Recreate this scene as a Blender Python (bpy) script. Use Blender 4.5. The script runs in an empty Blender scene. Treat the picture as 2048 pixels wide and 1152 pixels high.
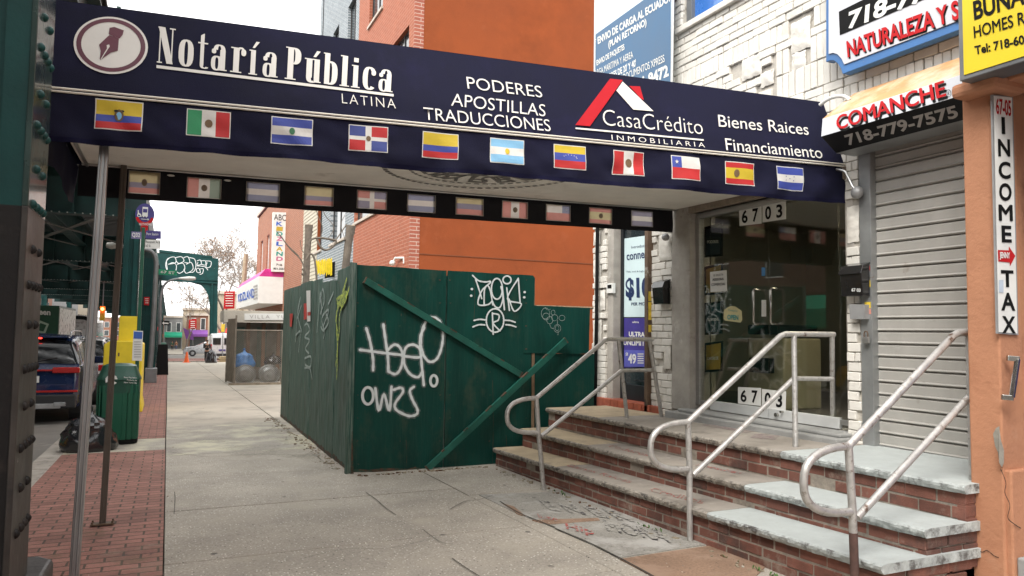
import bpy, bmesh, math, random
from mathutils import Vector, Matrix, noise
random.seed(7)
S = bpy.context.scene
# ---------------------------------------------------------------- camera
FPX = 1480.0; CX, CY = 1024.0, 576.0
dy = Vector((337-CX, -(655-CY), -FPX)).normalized()
up = Vector((346.0, 25176.0, -FPX)); up -= dy*up.dot(dy); up.normalize()
dx = dy.cross(up)
RW = Matrix((dx, dy, up))            # camera axes -> world axes
CAMP = Vector((0, 0, 1.65)); GS = 0.017
cd = bpy.data.cameras.new('camera'); cam = bpy.data.objects.new('camera', cd)
S.collection.objects.link(cam); S.camera = cam
cam.matrix_world = Matrix.Translation(CAMP) @ RW.to_4x4()
cd.sensor_width = 36; cd.lens = FPX/2048*36; cd.clip_start = 0.05; cd.clip_end = 3000
# ---------------------------------------------------------------- sky and sun
W = bpy.data.worlds.new('World'); S.world = W; W.use_nodes = True
nt = W.node_tree; nt.nodes.clear()
SUN_EL, SUN_AZ = math.radians(48), math.radians(215)
sky = nt.nodes.new('ShaderNodeTexSky'); sky.sky_type = 'NISHITA'; sky.sun_disc = False
sky.sun_elevation = SUN_EL; sky.sun_rotation = SUN_AZ; sky.air_density = 1.0; sky.dust_density = 6.0; sky.ozone_density = 1.0
hsv = nt.nodes.new('ShaderNodeHueSaturation'); hsv.inputs['Saturation'].default_value = 0.16
mixw = nt.nodes.new('ShaderNodeMix'); mixw.data_type = 'RGBA'; mixw.inputs[0].default_value = 0.78
mixw.inputs[7].default_value = (11.2, 11.1, 10.9, 1)          # overcast cloud layer
bg = nt.nodes.new('ShaderNodeBackground'); bg.inputs[1].default_value = 0.105
ow = nt.nodes.new('ShaderNodeOutputWorld')
nt.links.new(sky.outputs[0], hsv.inputs['Color']); nt.links.new(hsv.outputs[0], mixw.inputs[6])
nt.links.new(mixw.outputs[2], bg.inputs[0]); nt.links.new(bg.outputs[0], ow.inputs[0])
sd = bpy.data.lights.new('sun', 'SUN'); sd.energy = 1.3; sd.angle = math.radians(25); sd.color = (1, .96, .9)
sun = bpy.data.objects.new('sun', sd); S.collection.objects.link(sun)
# soft overcast sun from behind the camera's left shoulder
sv = Vector((-0.80*math.cos(SUN_EL), -0.60*math.cos(SUN_EL), math.sin(SUN_EL)))
sun.rotation_euler = sv.to_track_quat('Z', 'Y').to_euler()
sky.sun_rotation = math.atan2(sv.x, sv.y)
S.view_settings.view_transform = 'Standard'; S.view_settings.look = 'None'
S.view_settings.exposure = 1.35; S.view_settings.gamma = 1
# ---------------------------------------------------------------- pixel rays -> points on real planes
def ray(u, v): return RW @ Vector((u-CX, -(v-CY), -FPX))
def on(pl, u, v, off=0.0):
    p0, n = pl; d = ray(u, v); t = (p0-CAMP).dot(n)/d.dot(n)
    return CAMP + d*t + n*off
def PX(x): return (Vector((x, 0, 0)), Vector((-1, 0, 0)))
def PY(y): return (Vector((0, y, 0)), Vector((0, -1, 0)))
def PZ(z, s=1): return (Vector((0, 0, z)), Vector((0, 0, s)))
GND = (Vector((0, 0, 0)), Vector((0, GS, 1)).normalized())
def gz(y): return -GS*y
def gnd(u, v): return on(GND, u, v)
# ---------------------------------------------------------------- materials
MATS = {}
def nd(t, k): return t.nodes.new('ShaderNode'+k)
def ramp(t, fac, a, b, ca=(0,0,0,1), cb=(1,1,1,1)):
    r = nd(t, 'ValToRGB'); r.color_ramp.elements[0].position = a; r.color_ramp.elements[1].position = b
    r.color_ramp.elements[0].color = ca; r.color_ramp.elements[1].color = cb
    t.links.new(fac, r.inputs[0]); return r.outputs[0]
def mixc(t, fac, a, b, mode='MIX'):
    m = nd(t, 'Mix'); m.data_type = 'RGBA'; m.blend_type = mode
    for i, x in ((0, fac), (6, a), (7, b)):
        if hasattr(x, 'is_output'): t.links.new(x, m.inputs[i])
        elif i == 0: m.inputs[0].default_value = x
        else: m.inputs[i].default_value = (x[0], x[1], x[2], 1)
    return m.outputs[2]
def noi(t, vec, sc, det=6, ro=.6):
    n = nd(t, 'TexNoise'); n.inputs['Scale'].default_value = sc; n.inputs['Detail'].default_value = det
    n.inputs['Roughness'].default_value = ro; t.links.new(vec, n.inputs['Vector']); return n.outputs[0]
def mapv(t, vec, scale=(1,1,1), loc=(0,0,0)):
    m = nd(t, 'Mapping'); m.inputs['Scale'].default_value = scale; m.inputs['Location'].default_value = loc
    t.links.new(vec, m.inputs[0]); return m.outputs[0]
def start(name):
    m = bpy.data.materials.new(name); m.use_nodes = True; t = m.node_tree
    p = t.nodes['Principled BSDF']; tc = nd(t, 'TexCoord'); return m, t, p, tc.outputs['Object']
def bumpn(t, p, h, strength, dist=.01):
    b = nd(t, 'Bump'); b.inputs['Strength'].default_value = strength; b.inputs['Distance'].default_value = dist
    t.links.new(h, b.inputs['Height']); t.links.new(b.outputs[0], p.inputs['Normal'])
def mat(name, col, rough=.6, metal=0, var=.18, vs=5, bump=.15, bs=60, spot=None, streak=False, coat=0, island=0, stretch=None, spec=None):
    """painted / stone / metal surface: tone drift, optional worn patches, fine relief.  spot=(colour, scale, lo, hi)"""
    if name in MATS: return MATS[name]
    m, t, p, oc = start(name)
    v = mapv(t, oc, stretch) if stretch else oc
    n1 = noi(t, v, vs, 8)
    lo = [c*(1-var) for c in col]; hi = [min(1, c*(1+var)) for c in col]
    c = mixc(t, ramp(t, n1, .3, .7), lo, hi)
    if island:
        g = nd(t, 'NewGeometry'); r = ramp(t, g.outputs['Random Per Island'], 0, 1, (1-island,)*3+(1,), (1+island,)*3+(1,))
        c = mixc(t, 1.0, c, r, 'MULTIPLY')
    if spot:
        for sp in (spot if isinstance(spot, list) else [spot]):
            vv = mapv(t, oc, (1, 1, .15), (3, 1, 2)) if streak else mapv(t, oc, (1, 1, 1), (sp[1], 3, 7))
            n2 = noi(t, vv, sp[1], 9, .68)
            c = mixc(t, ramp(t, n2, sp[2], sp[3]), c, sp[0])
    t.links.new(c, p.inputs['Base Color'])
    p.inputs['Roughness'].default_value = rough; p.inputs['Metallic'].default_value = metal
    rr = ramp(t, n1, .2, .8, (max(0, rough-.12),)*3+(1,), (min(1, rough+.12),)*3+(1,)); t.links.new(rr, p.inputs['Roughness'])
    if coat: p.inputs['Coat Weight'].default_value = coat; p.inputs['Coat Roughness'].default_value = .08
    if spec is not None: p.inputs['Specular IOR Level'].default_value = spec
    if bump: bumpn(t, p, noi(t, v, bs, 5), bump, .006)
    MATS[name] = m; return m
def overspray(name, col, dens=.35):
    if name in MATS: return MATS[name]
    m, t, p, oc = start(name); p.inputs['Base Color'].default_value = (*col, 1); p.inputs['Roughness'].default_value = .8
    n = noi(t, oc, 170, 2, .7); t.links.new(ramp(t, n, .60-dens*.35, .74-dens*.2, (0, 0, 0, 1), (.75,)*3+(1,)), p.inputs['Alpha']); MATS[name] = m; return m
def emis(name, col, s):
    if name in MATS: return MATS[name]
    m, t, p, oc = start(name); p.inputs['Base Color'].default_value = (*col, 1)
    p.inputs['Emission Color'].default_value = (*col, 1); p.inputs['Emission Strength'].default_value = s
    MATS[name] = m; return m
def glass(name, tint=(.75, .8, .78), refl=1.0, dark=.0):
    if name in MATS: return MATS[name]
    m = bpy.data.materials.new(name); m.use_nodes = True; t = m.node_tree; t.nodes.clear()
    o = nd(t, 'OutputMaterial'); mx = nd(t, 'MixShader'); tr = nd(t, 'BsdfTransparent'); gl = nd(t, 'BsdfGlossy')
    fr = nd(t, 'LayerWeight'); fr.inputs[0].default_value = .5; pw = nd(t, 'Math'); pw.operation = 'POWER'; pw.inputs[1].default_value = 4.0
    t.links.new(fr.outputs['Facing'], pw.inputs[0]); mm = nd(t, 'Math'); mm.operation = 'MULTIPLY_ADD'
    mm.inputs[1].default_value = refl; mm.inputs[2].default_value = .075
    tr.inputs[0].default_value = (*tint, 1); gl.inputs['Roughness'].default_value = .01; gl.inputs['Color'].default_value = (.95, .97, .97, 1)
    t.links.new(pw.outputs[0], mm.inputs[0]); t.links.new(mm.outputs[0], mx.inputs[0])
    t.links.new(tr.outputs[0], mx.inputs[1]); t.links.new(gl.outputs[0], mx.inputs[2]); t.links.new(mx.outputs[0], o.inputs[0])
    MATS[name] = m; return m
def brickmat(name, axes, c1, c2, mortar, bw, bh, ms=.012, bump=.5, offx=0., var=.35, grime=None, rough=.85, soft=.15):
    """brick texture mapped on real axes: 'xz', 'yz' or 'xy' (metres)"""
    if name in MATS: return MATS[name]
    m, t, p, oc = start(name)
    s = nd(t, 'SeparateXYZ'); t.links.new(oc, s.inputs[0]); cb = nd(t, 'CombineXYZ')
    t.links.new(s.outputs['xyz'.index(axes[0])], cb.inputs[0]); t.links.new(s.outputs['xyz'.index(axes[1])], cb.inputs[1])
    wob = noi(t, oc, 9, 3); 
    wv = nd(t, 'VectorMath'); wv.operation = 'MULTIPLY_ADD'
    t.links.new(wob, wv.inputs[0]); wv.inputs[1].default_value = (.012, .012, 0); t.links.new(cb.outputs[0], wv.inputs[2])
    b = nd(t, 'TexBrick'); t.links.new(mapv(t, wv.outputs[0], (1, 1, 1), (offx, 0, 0)), b.inputs['Vector'])
    b.inputs['Scale'].default_value = 1; b.inputs['Brick Width'].default_value = bw; b.inputs['Row Height'].default_value = bh
    b.inputs['Mortar Size'].default_value = ms; b.inputs['Mortar Smooth'].default_value = soft
    b.inputs['Color1'].default_value = (*c1, 1); b.inputs['Color2'].default_value = (*c2, 1); b.inputs['Mortar'].default_value = (*mortar, 1)
    n = noi(t, oc, 3, 8); c = mixc(t, 1.0, b.outputs[0], ramp(t, n, .25, .75, (1-var,)*3+(1,), (1+var*.6,)*3+(1,)), 'MULTIPLY')
    n3 = noi(t, oc, 45, 6); c = mixc(t, 1.0, c, ramp(t, n3, .3, .7, (.82,)*3+(1,), (1.12,)*3+(1,)), 'MULTIPLY')
    if grime:
        for g in (grime if isinstance(grime, list) else [grime]):
            n2 = noi(t, mapv(t, oc, (1, 1, 1), (g[1], 5, 2)), g[1], 9, .65); c = mixc(t, ramp(t, n2, g[2], g[3]), c, g[0])
    t.links.new(c, p.inputs['Base Color']); p.inputs['Roughness'].default_value = rough
    if bump:
        inv = nd(t, 'Math'); inv.operation = 'MULTIPLY_ADD'; t.links.new(b.outputs['Fac'], inv.inputs[0]); inv.inputs[1].default_value = -1
        ad = nd(t, 'Math'); ad.operation = 'MULTIPLY'; t.links.new(n3, ad.inputs[0]); ad.inputs[1].default_value = .5
        t.links.new(ad.outputs[0], inv.inputs[2]); bumpn(t, p, inv.outputs[0], bump, .012)
    MATS[name] = m; return m
# ---------------------------------------------------------------- mesh builder
COL = S.collection
class MB:
    def __init__(s): s.v = []; s.f = []; s.m = []; s.k = 0
    def add(s, vs, fs, m=0):
        o = len(s.v); s.v += [tuple(x) for x in vs]; s.f += [tuple(o+i for i in f) for f in fs]; s.m += [m]*len(fs)
    def box(s, x0, x1, y0, y1, z0, z1, m=0, jit=0):
        x0, x1 = sorted((x0, x1)); y0, y1 = sorted((y0, y1)); z0, z1 = sorted((z0, z1))
        vs = [(x, y, z) for x in (x0, x1) for y in (y0, y1) for z in (z0, z1)]
        if jit: vs = [tuple(c+random.uniform(-jit, jit) for c in v) for v in vs]
        s.add(vs, [(0,1,3,2), (4,6,7,5), (0,4,5,1), (2,3,7,6), (0,2,6,4), (1,5,7,3)], m)
    def obox(s, c, a, b, d, m=0):
        c, a, b, d = map(Vector, (c, a, b, d))
        vs = [c+a*i+b*j+d*k for i in (-1, 1) for j in (-1, 1) for k in (-1, 1)]
        s.add(vs, [(0,1,3,2), (4,6,7,5), (0,4,5,1), (2,3,7,6), (0,2,6,4), (1,5,7,3)], m)
    def bar(s, p, q, w, h, m=0, upv=(0, 0, 1)):
        p, q = Vector(p), Vector(q); d = (q-p); l = d.length/2; d.normalize(); sd_ = d.cross(Vector(upv))
        if sd_.length < 1e-4: sd_ = Vector((1, 0, 0))
        sd_.normalize(); u2 = sd_.cross(d); s.obox((p+q)/2, d*l, sd_*w/2, u2*h/2, m)
    def poly(s, pts, m=0): s.add(pts, [tuple(range(len(pts)))], m)
    def prism(s, pts, ext, m=0):
        n = len(pts); pts = [Vector(p) for p in pts]; e = Vector(ext)
        s.add(pts+[p+e for p in pts], [tuple(range(n))[::-1], tuple(range(n, 2*n))]+[(i, (i+1) % n, n+(i+1) % n, n+i) for i in range(n)], m)
    def tube(s, pts, r, n=8, m=0, caps=True, flat=None):
        pts = [Vector(p) for p in pts]; k = len(pts); rs = r if isinstance(r, (list, tuple)) else [r]*k
        o = len(s.v); prev = None
        for i, p in enumerate(pts):
            d = (pts[min(i+1, k-1)]-pts[max(i-1, 0)]); d = d.normalized() if d.length > 1e-9 else Vector((0, 0, 1))
            if prev is None:
                a = d.cross(Vector((0, 0, 1))); a = a if a.length > .05 else d.cross(Vector((1, 0, 0)))
            else: a = prev - d*prev.dot(d)
            if a.length < 1e-6: a = d.cross(Vector((0, 1, 0)))
            a.normalize(); b = d.cross(a); prev = a
            for j in range(n):
                t_ = 2*math.pi*j/n; s.v.append(tuple(p+(a*math.cos(t_)+b*math.sin(t_))*rs[i]))
        for i in range(k-1):
            for j in range(n):
                s.f.append((o+i*n+j, o+i*n+(j+1) % n, o+(i+1)*n+(j+1) % n, o+(i+1)*n+j)); s.m.append(m)
        if caps:
            s.f.append(tuple(o+j for j in range(n))[::-1]); s.m.append(m)
            s.f.append(tuple(o+(k-1)*n+j for j in range(n))); s.m.append(m)
    def grid(s, fn, nu, nv, m=0):
        vs = [fn(i/nu, j/nv) for j in range(nv+1) for i in range(nu+1)]
        fs = [(j*(nu+1)+i, j*(nu+1)+i+1, (j+1)*(nu+1)+i+1, (j+1)*(nu+1)+i) for j in range(nv) for i in range(nu)]
        s.add(vs, fs, m)
    def lathe(s, prof, c, n=20, m=0, sx=1, sy=1, sq=None):
        c = Vector(c); vs = []
        for r, z in prof:
            for j in range(n):
                t_ = 2*math.pi*j/n; ca, sa = math.cos(t_), math.sin(t_)
                if sq: k = (abs(ca)**sq+abs(sa)**sq)**(-1/sq); ca, sa = ca*k, sa*k
                vs.append((c.x+r*ca*sx, c.y+r*sa*sy, c.z+z))
        fs = [(i*n+j, i*n+(j+1) % n, (i+1)*n+(j+1) % n, (i+1)*n+j) for i in range(len(prof)-1) for j in range(n)]
        fs += [tuple(range(n))[::-1], tuple(range((len(prof)-1)*n, len(prof)*n))]
        s.add(vs, fs, m)
    def ball(s, c, rx, ry=None, rz=None, n=10, m=0, nz=0):
        ry = ry or rx; rz = rz or rx; c = Vector(c); vs = []
        K = max(4, n//2+1)
        for i in range(K+1):
            ph = math.pi*i/K
            for j in range(n):
                t_ = 2*math.pi*j/n; d = Vector((math.sin(ph)*math.cos(t_), math.sin(ph)*math.sin(t_), math.cos(ph)))
                q = 1+(nz*noise.noise(d*2.3+c*3) if nz else 0)
                vs.append((c.x+rx*d.x*q, c.y+ry*d.y*q, c.z+rz*d.z*q))
        s.add(vs, [(i*n+j, i*n+(j+1) % n, (i+1)*n+(j+1) % n, (i+1)*n+j) for i in range(K) for j in range(n)], m)
    def build(s, name, mats, parent=None, bevel=0, smooth=False, label=None, seg=2, kind=None):
        me = bpy.data.meshes.new(name); me.from_pydata(s.v, [], s.f)
        for mm in (mats if isinstance(mats, (list, tuple)) else [mats]): me.materials.append(mm)
        me.polygons.foreach_set('material_index', s.m)
        bm = bmesh.new(); bm.from_mesh(me); bmesh.ops.recalc_face_normals(bm, faces=bm.faces); bm.to_mesh(me); bm.free()
        if smooth:
            me.polygons.foreach_set('use_smooth', [True]*len(me.polygons))
            try: me.set_sharp_from_angle(angle=math.radians(42))
            except Exception: pass
        o = bpy.data.objects.new(name, me); COL.objects.link(o)
        if parent: adopt(o, parent)
        if bevel:
            b = o.modifiers.new('bevel', 'BEVEL'); b.width = bevel; b.segments = seg; b.limit_method = 'ANGLE'; b.harden_normals = False
        if label: o['label'] = label
        if kind: o['kind'] = kind
        return o
def wloc(o):
    l = Vector(o.location)
    while o.parent: o = o.parent; l += Vector(o.location)
    return l
def adopt(o, par):
    o.parent = par
    root = par
    while root.parent: root = root.parent
    if root.type == 'EMPTY': o.matrix_parent_inverse = Matrix.Translation(-Vector(root.location)) if par == root else Matrix.Identity(4)
def thing(name, label, cat, loc=(0, 0, 0), group=None):
    o = bpy.data.objects.new(name, None); o.empty_display_size = .1; COL.objects.link(o); o.location = loc
    o['label'] = label; o['category'] = cat
    if group: o['group'] = group
    return o
def tag(o, label, cat, group=None):
    o['label'] = label; o['category'] = cat
    if group: o['group'] = group
    return o
def dup(root, d, label, rotz=0, group=None, scale=None):
    r = root.copy(); COL.objects.link(r); r.location = Vector(root.location)+Vector(d); r.rotation_euler.z += rotz; r['label'] = label
    if group: r['group'] = group
    if scale: r.scale = (scale,)*3
    def rec(a, b):
        for ch in list(a.children):
            if ch == b: continue
            c = ch.copy(); COL.objects.link(c); c.parent = b; c.matrix_parent_inverse = ch.matrix_parent_inverse.copy(); rec(ch, c)
    kids = list(root.children)
    for ch in kids:
        c = ch.copy(); COL.objects.link(c); c.parent = r; c.matrix_parent_inverse = ch.matrix_parent_inverse.copy(); rec(ch, c)
    return r
# ---------------------------------------------------------------- writing and marks on planes
LAY = [0]
def text(parent, s, pl, tl, tr, bl, m, bold=0, name='lettering', off=.004, sp=1.0, shear=0, cap=True):
    """lay a word on a plane so that its ink fills the parallelogram TL,TR,BL (photo points on that plane)"""
    if s == '#':          # a line of print too small to read: one thin bar
        A, B, C_ = [on(pl, *p) if len(p) == 2 else Vector(p) for p in (tl, tr, bl)]; b_ = MB(); n = pl[1]*off
        b_.poly([A+n, B+n, B+(C_-A)+n, C_+n]); return b_.build('print_line', m, parent)
    rep = bold*.9 if ('M' in s and bold > .008) else 0
    if rep: bold = 0
    cu = bpy.data.curves.new('t', 'FONT'); cu.body = s; cu.offset = bold; cu.space_character = sp; cu.shear = shear; cu.resolution_u = 4
    to = bpy.data.objects.new('t', cu); COL.objects.link(to)
    dg = bpy.context.evaluated_depsgraph_get(); dg.update()
    me = bpy.data.meshes.new_from_object(to.evaluated_get(dg)); bpy.data.objects.remove(to); bpy.data.curves.remove(cu)
    xs = [v.co.x for v in me.vertices]; ys = [v.co.y for v in me.vertices]
    if rep:            # heavy strokes by striking the word again slightly shifted (the outline of an M cannot be swollen)
        vs0 = [tuple(v.co) for v in me.vertices]; fs0 = [tuple(p.vertices) for p in me.polygons]; V2 = []; F2 = []
        for k_, (ddx, ddy) in enumerate(((-rep, 0), (0, rep*.5), (rep, 0), (0, -rep*.5))):
            o_ = len(V2); V2 += [(x+ddx, y+ddy, k_*.0004) for x, y, z in vs0]; F2 += [tuple(o_+i for i in f) for f in fs0]
        me = bpy.data.meshes.new('t'); me.from_pydata(V2, [], F2); xs = [v[0] for v in V2]; ys = [v[1] for v in V2]
    x0, x1, y0, y1 = min(xs), max(xs), min(ys), max(ys)
    A, B, C_ = [on(pl, *p) if len(p) == 2 else Vector(p) for p in (tl, tr, bl)]
    n = pl[1]
    for v in me.vertices:
        a = (v.co.x-x0)/(x1-x0); b = (y1-v.co.y)/(y1-y0)
        v.co = A+(B-A)*a+(C_-A)*b+n*(off+v.co.z)
    me.materials.clear(); me.materials.append(m)
    o = bpy.data.objects.new(name, me); COL.objects.link(o)
    if parent: adopt(o, parent)
    return o
def ell(k=24): return [(math.cos(2*math.pi*i/k), math.sin(2*math.pi*i/k)) for i in range(k)]
def smoothpts(p, k=6):
    if len(p) < 3: return p
    out = []; q = [p[0]]+list(p)+[p[-1]]
    for i in range(1, len(q)-2):
        for j in range(k):
            t = j/k; a, b, c, d = q[i-1], q[i], q[i+1], q[i+2]
            out.append(tuple(.5*((2*b[x])+(-a[x]+c[x])*t+(2*a[x]-5*b[x]+4*c[x]-d[x])*t*t+(-a[x]+3*b[x]-3*c[x]+d[x])*t**3) for x in (0, 1)))
    out.append(p[-1]); return out
def stroke(mb, pl, pts, w, off=.004, m=0, sm=True, fade=0):
    """flat painted line following photo points on a plane; w = width in metres"""
    P = [on(pl, *p) for p in (smoothpts(pts) if sm else pts)]; n = pl[1]; k = len(P)
    LAY[0] = (LAY[0]+1) % 12
    L = []; R_ = []
    for i, p in enumerate(P):
        d = P[min(i+1, k-1)]-P[max(i-1, 0)]
        if d.length < 1e-7: d = Vector((0, 0, 1))
        sdv = d.normalized().cross(n); e = w/2*(1+.12*math.sin(i*1.7))
        if fade and (i < 2 or i > k-3): e *= .7
        hh = n*(off+LAY[0]*.00012+i*.000012)
        L.append(p+sdv*e+hh); R_.append(p-sdv*e+hh)
    o = len(mb.v); mb.v += [tuple(x) for x in L]+[tuple(x) for x in R_]
    for i in range(k-1): mb.f.append((o+i, o+i+1, o+k+i+1, o+k+i)); mb.m.append(m)
    for e, q in ((0, P[0]), (k-1, P[-1])):
        c = q+n*(off+LAY[0]*.00012+(.0008 if e else -.0003)); a = (L[e]-R_[e]).normalized()*w/2; b = a.cross(n)
        mb.poly([c+a*x+b*y for x, y in ell(10)], m)
def ringpx(mb, pl, c, rx, ry, w, off=.004, m=0):
    stroke(mb, pl, [(c[0]+rx*x, c[1]+ry*y) for x, y in ell(16)]+[(c[0]+rx, c[1])], w, off, m)
def ppoly(mb, pl, pts, off=.004, m=0): mb.poly([on(pl, *p, off) for p in pts], m)
# ================================================================ SETTING: ground, road, kerb, pavements
def slab(mb, x0, x1, y0, y1, h=0.0, t=.05, m=0):
    """a slab lying on the sloping ground, its top h above it"""
    vs = [(x, y, gz(y)+h+dz) for x in (x0, x1) for y in (y0, y1) for dz in (-t, 0)]
    mb.add(vs, [(0,1,3,2), (4,6,7,5), (0,4,5,1), (2,3,7,6), (0,2,6,4), (1,5,7,3)], m)
M_dirt = mat('dirt', (.12, .10, .08), .95, var=.4, vs=4, bump=.6, bs=30)
mb = MB(); slab(mb, -400, 400, -60, 900, -.20, .2)
mb.build('ground', M_dirt, kind='structure')
M_asph = mat('asphalt', (.17, .16, .145), .85, var=.2, vs=1.3, bump=.4, bs=90, spot=[((.05, .05, .05), .9, .60, .75), ((.30, .28, .25), 2.2, .58, .72)])
mb = MB(); slab(mb, -11.6, -1.62, -20, 420, -.14, .05); mb.build('road', M_asph, kind='structure')
mb = MB(); slab(mb, -1.62, 60, 65.2, 68.6, -.10, .05); slab(mb, -1.62, 60, 80, 108, -.10, .05); mb.build('cross_street', M_asph, kind='structure')
# kerb stones
M_kerb = mat('kerb_concrete', (.34, .31, .27), .9, var=.2, vs=3, bump=.5, bs=50, spot=((.12, .11, .10), 5, .52, .7))
mb = MB(); y = -6.0
while y < 64:
    L = 2.0 if y < 30 else 6.0
    slab(mb, -1.62, -1.335, y+.008, y+L-.008, 0.0+random.uniform(-.004, .004), .25); y += L
mb.build('kerb', M_kerb, bevel=.018, kind='structure')
mb = MB(); slab(mb, -11.9, -11.6, -6, 64, 0, .25); slab(mb, -1.62, 60, 68.6, 68.9, 0, .2); slab(mb, -1.62, 60, 108, 108.4, 0, .2); mb.build('kerb', M_kerb, kind='structure')
# brick paver strip between kerb and pavement
M_pav = brickmat('brick_pavers', 'xy', (.36, .17, .135), (.25, .12, .095), (.10, .07, .052), .245, .128, ms=.009, bump=.8, var=.3, soft=.2,
                 grime=[((.13, .105, .06), 1.1, .60, .72), ((.30, .24, .18), .8, .62, .8), ((.06, .045, .04), 7, .62, .72)])
M_conc = mat('pale_pavement_concrete', (.44, .405, .34), .9, var=.13, vs=1.1, bump=.3, bs=70, spot=[((.27, .25, .215), 1.0, .5, .72), ((.50, .46, .38), 3.0, .58, .72)])
mb = MB(); slab(mb, -1.335, .026, -6, 12.6, 0, .06); slab(mb, -1.335, .02, 14.1, 65.2, 0, .06); slab(mb, -1.335, 60, 68.9, 80, 0, .06)
mb.build('brick_paving', M_pav, kind='structure')
# pavement slabs: exposed aggregate near, pale concrete farther on
def aggregate(name, base, chip=(.60, .57, .50), ch=.20, spot=None):
    m, t, p, oc = start(name)
    n1 = noi(t, oc, 1.3, 8); c = mixc(t, ramp(t, n1, .3, .7), [x*.82 for x in base], [x*1.18 for x in base])
    n2 = noi(t, oc, 55, 4); c = mixc(t, 1.0, c, ramp(t, n2, .3, .7, (.72,)*3+(1,), (1.18,)*3+(1,)), 'MULTIPLY')
    v = nd(t, 'TexVoronoi'); v.inputs['Scale'].default_value = 40; t.links.new(mapv(t, oc, (1, .75, 1)), v.inputs['Vector'])
    sp = nd(t, 'SeparateColor'); t.links.new(v.outputs['Color'], sp.inputs[0])
    a = ramp(t, v.outputs['Distance'], .16, .30, (1, 1, 1, 1), (0, 0, 0, 1)); b = ramp(t, sp.outputs[0], 1-ch-.03, 1-ch)
    mu = nd(t, 'Math'); mu.operation = 'MULTIPLY'; t.links.new(a, mu.inputs[0]); t.links.new(b, mu.inputs[1])
    c = mixc(t, mu.outputs[0], c, chip)
    b2 = ramp(t, sp.outputs[1], .86, .9); mu2 = nd(t, 'Math'); mu2.operation = 'MULTIPLY'; t.links.new(a, mu2.inputs[0]); t.links.new(b2, mu2.inputs[1])
    c = mixc(t, mu2.outputs[0], c, (.07, .06, .05))
    v3 = nd(t, 'TexVoronoi'); v3.inputs['Scale'].default_value = 2.6; t.links.new(mapv(t, oc, (1, .8, 1), (4, 2, 0)), v3.inputs['Vector'])
    c = mixc(t, ramp(t, v3.outputs['Distance'], .045, .085, (.8,)*3+(1,), (0, 0, 0, 1)), c, (.06, .055, .05))     # old gum spots
    st = noi(t, mapv(t, oc, (1, .5, 1), (8, 3, 0)), .9, 10, .7); c = mixc(t, ramp(t, st, .60, .78, (0, 0, 0, 1), (.4,)*3+(1,)), c, [x*.6 for x in base])
    if spot: c = mixc(t, ramp(t, noi(t, mapv(t, oc, (1, 1, 1), (2, 9, 1)), spot[1], 9, .66), spot[2], spot[3]), c, spot[0])
    t.links.new(c, p.inputs['Base Color']); p.inputs['Roughness'].default_value = .85; bumpn(t, p, n2, .35, .008)
    MATS[name] = m; return m
M_agg = aggregate('aggregate_pavement', (.375, .34, .29), chip=(.72, .69, .62), ch=.36, spot=((.40, .36, .30), 1.6, .54, .74))
M_agg2 = aggregate('worn_patchy_pavement', (.34, .31, .27), ch=.06, spot=((.52, .49, .37), 1.3, .45, .62))
xs = [.035, 3.1]
mb = MB(); ys = [-3, 1.2, 3.2, 4.7, 6.15, 8.02, 9.87]
for a, b in zip(ys[:-1], ys[1:]):
    if a >= 3: slab(mb, .035, 3.02, a+.009, b-.009, random.uniform(-.002, .002), .06)
    else: slab(mb, .035, 3.02, a+.006, b-.006, 0, .06)
for a, b in ((-3, 2.6), (2.6, 3.9)): slab(mb, 3.035, 6.2, a+.006, b-.006, 0, .06)
slab(mb, 3.035, 6.2, 7.62, 9.87, .001, .06); slab(mb, 3.03, 4.3, 3.91, 7.61, -.003, .06)
slab(mb, .035, 3.9, 9.875, 11.9, 0, .06)
mb.build('pavement', M_agg, bevel=.005, seg=1, kind='structure')
mb = MB(); slab(mb, .035, 6, 11.91, 15.9, .001, .06); mb.build('pavement_patch', M_agg2, kind='structure')
mb = MB(); slab(mb, -1.335, .02, 12.6, 14.1, .001, .06); mb.build('concrete_patch', M_agg2, kind='structure')
mb = MB(); ys = [15.92, 22.0, 25.3, 31, 35, 39.5, 43.5, 48, 52.5, 57, 61, 65.2]
for a, b in zip(ys[:-1], ys[1:]):
    slab(mb, .035, 2.14, a+.01, b-.01, random.uniform(-.002, .002), .06); slab(mb, 2.16, 7, a+.01, b-.01, random.uniform(-.002, .002), .06)
slab(mb, -1.335, 60, 108.4, 300, 0, .06); slab(mb, -16, -11.9, -6, 64, 0, .06); slab(mb, -16, -11.9, 80, 300, 0, .06)
mb.build('far_pavement', M_conc, bevel=.006, seg=1, kind='structure')
# grey flagstone and brown flagstone at the foot of the steps, with worn red and black stencilled words
M_flag = aggregate('grey_flagstone', (.30, .285, .255), ch=.03, spot=((.40, .385, .36), 2.2, .5, .62))
M_rust = aggregate('brown_flagstone', (.26, .165, .11), ch=.02, spot=((.30, .20, .14), 3, .5, .6))
def gpoly(pts, h, m, name):
    b_ = MB(); P = [gnd(*p) for p in pts]; b_.prism([p+Vector((0, 0, h)) for p in P], (0, 0, -.05), 0); return b_.build(name, m, kind='structure')
gpoly([(958, 990), (1085, 985), (1120, 975), (1290, 1040), (1425, 1088), (1330, 1102), (1240, 1116), (1100, 1052), (1040, 1030)], .004, M_flag, 'grey_flagstone')
gpoly([(1240, 1119), (1330, 1105), (1428, 1091), (1530, 1135), (1490, 1175), (1310, 1156)], .005, M_rust, 'brown_flagstone')
gpoly([(1003, 1007), (1028, 1014), (1052, 1034), (1036, 1029)], .0065, M_rust, 'cracked_red_patch'); gpoly([(1064, 1041), (1196, 1037), (1200, 1042), (1098, 1050)], .0065, M_rust, 'cracked_red_patch')
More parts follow.
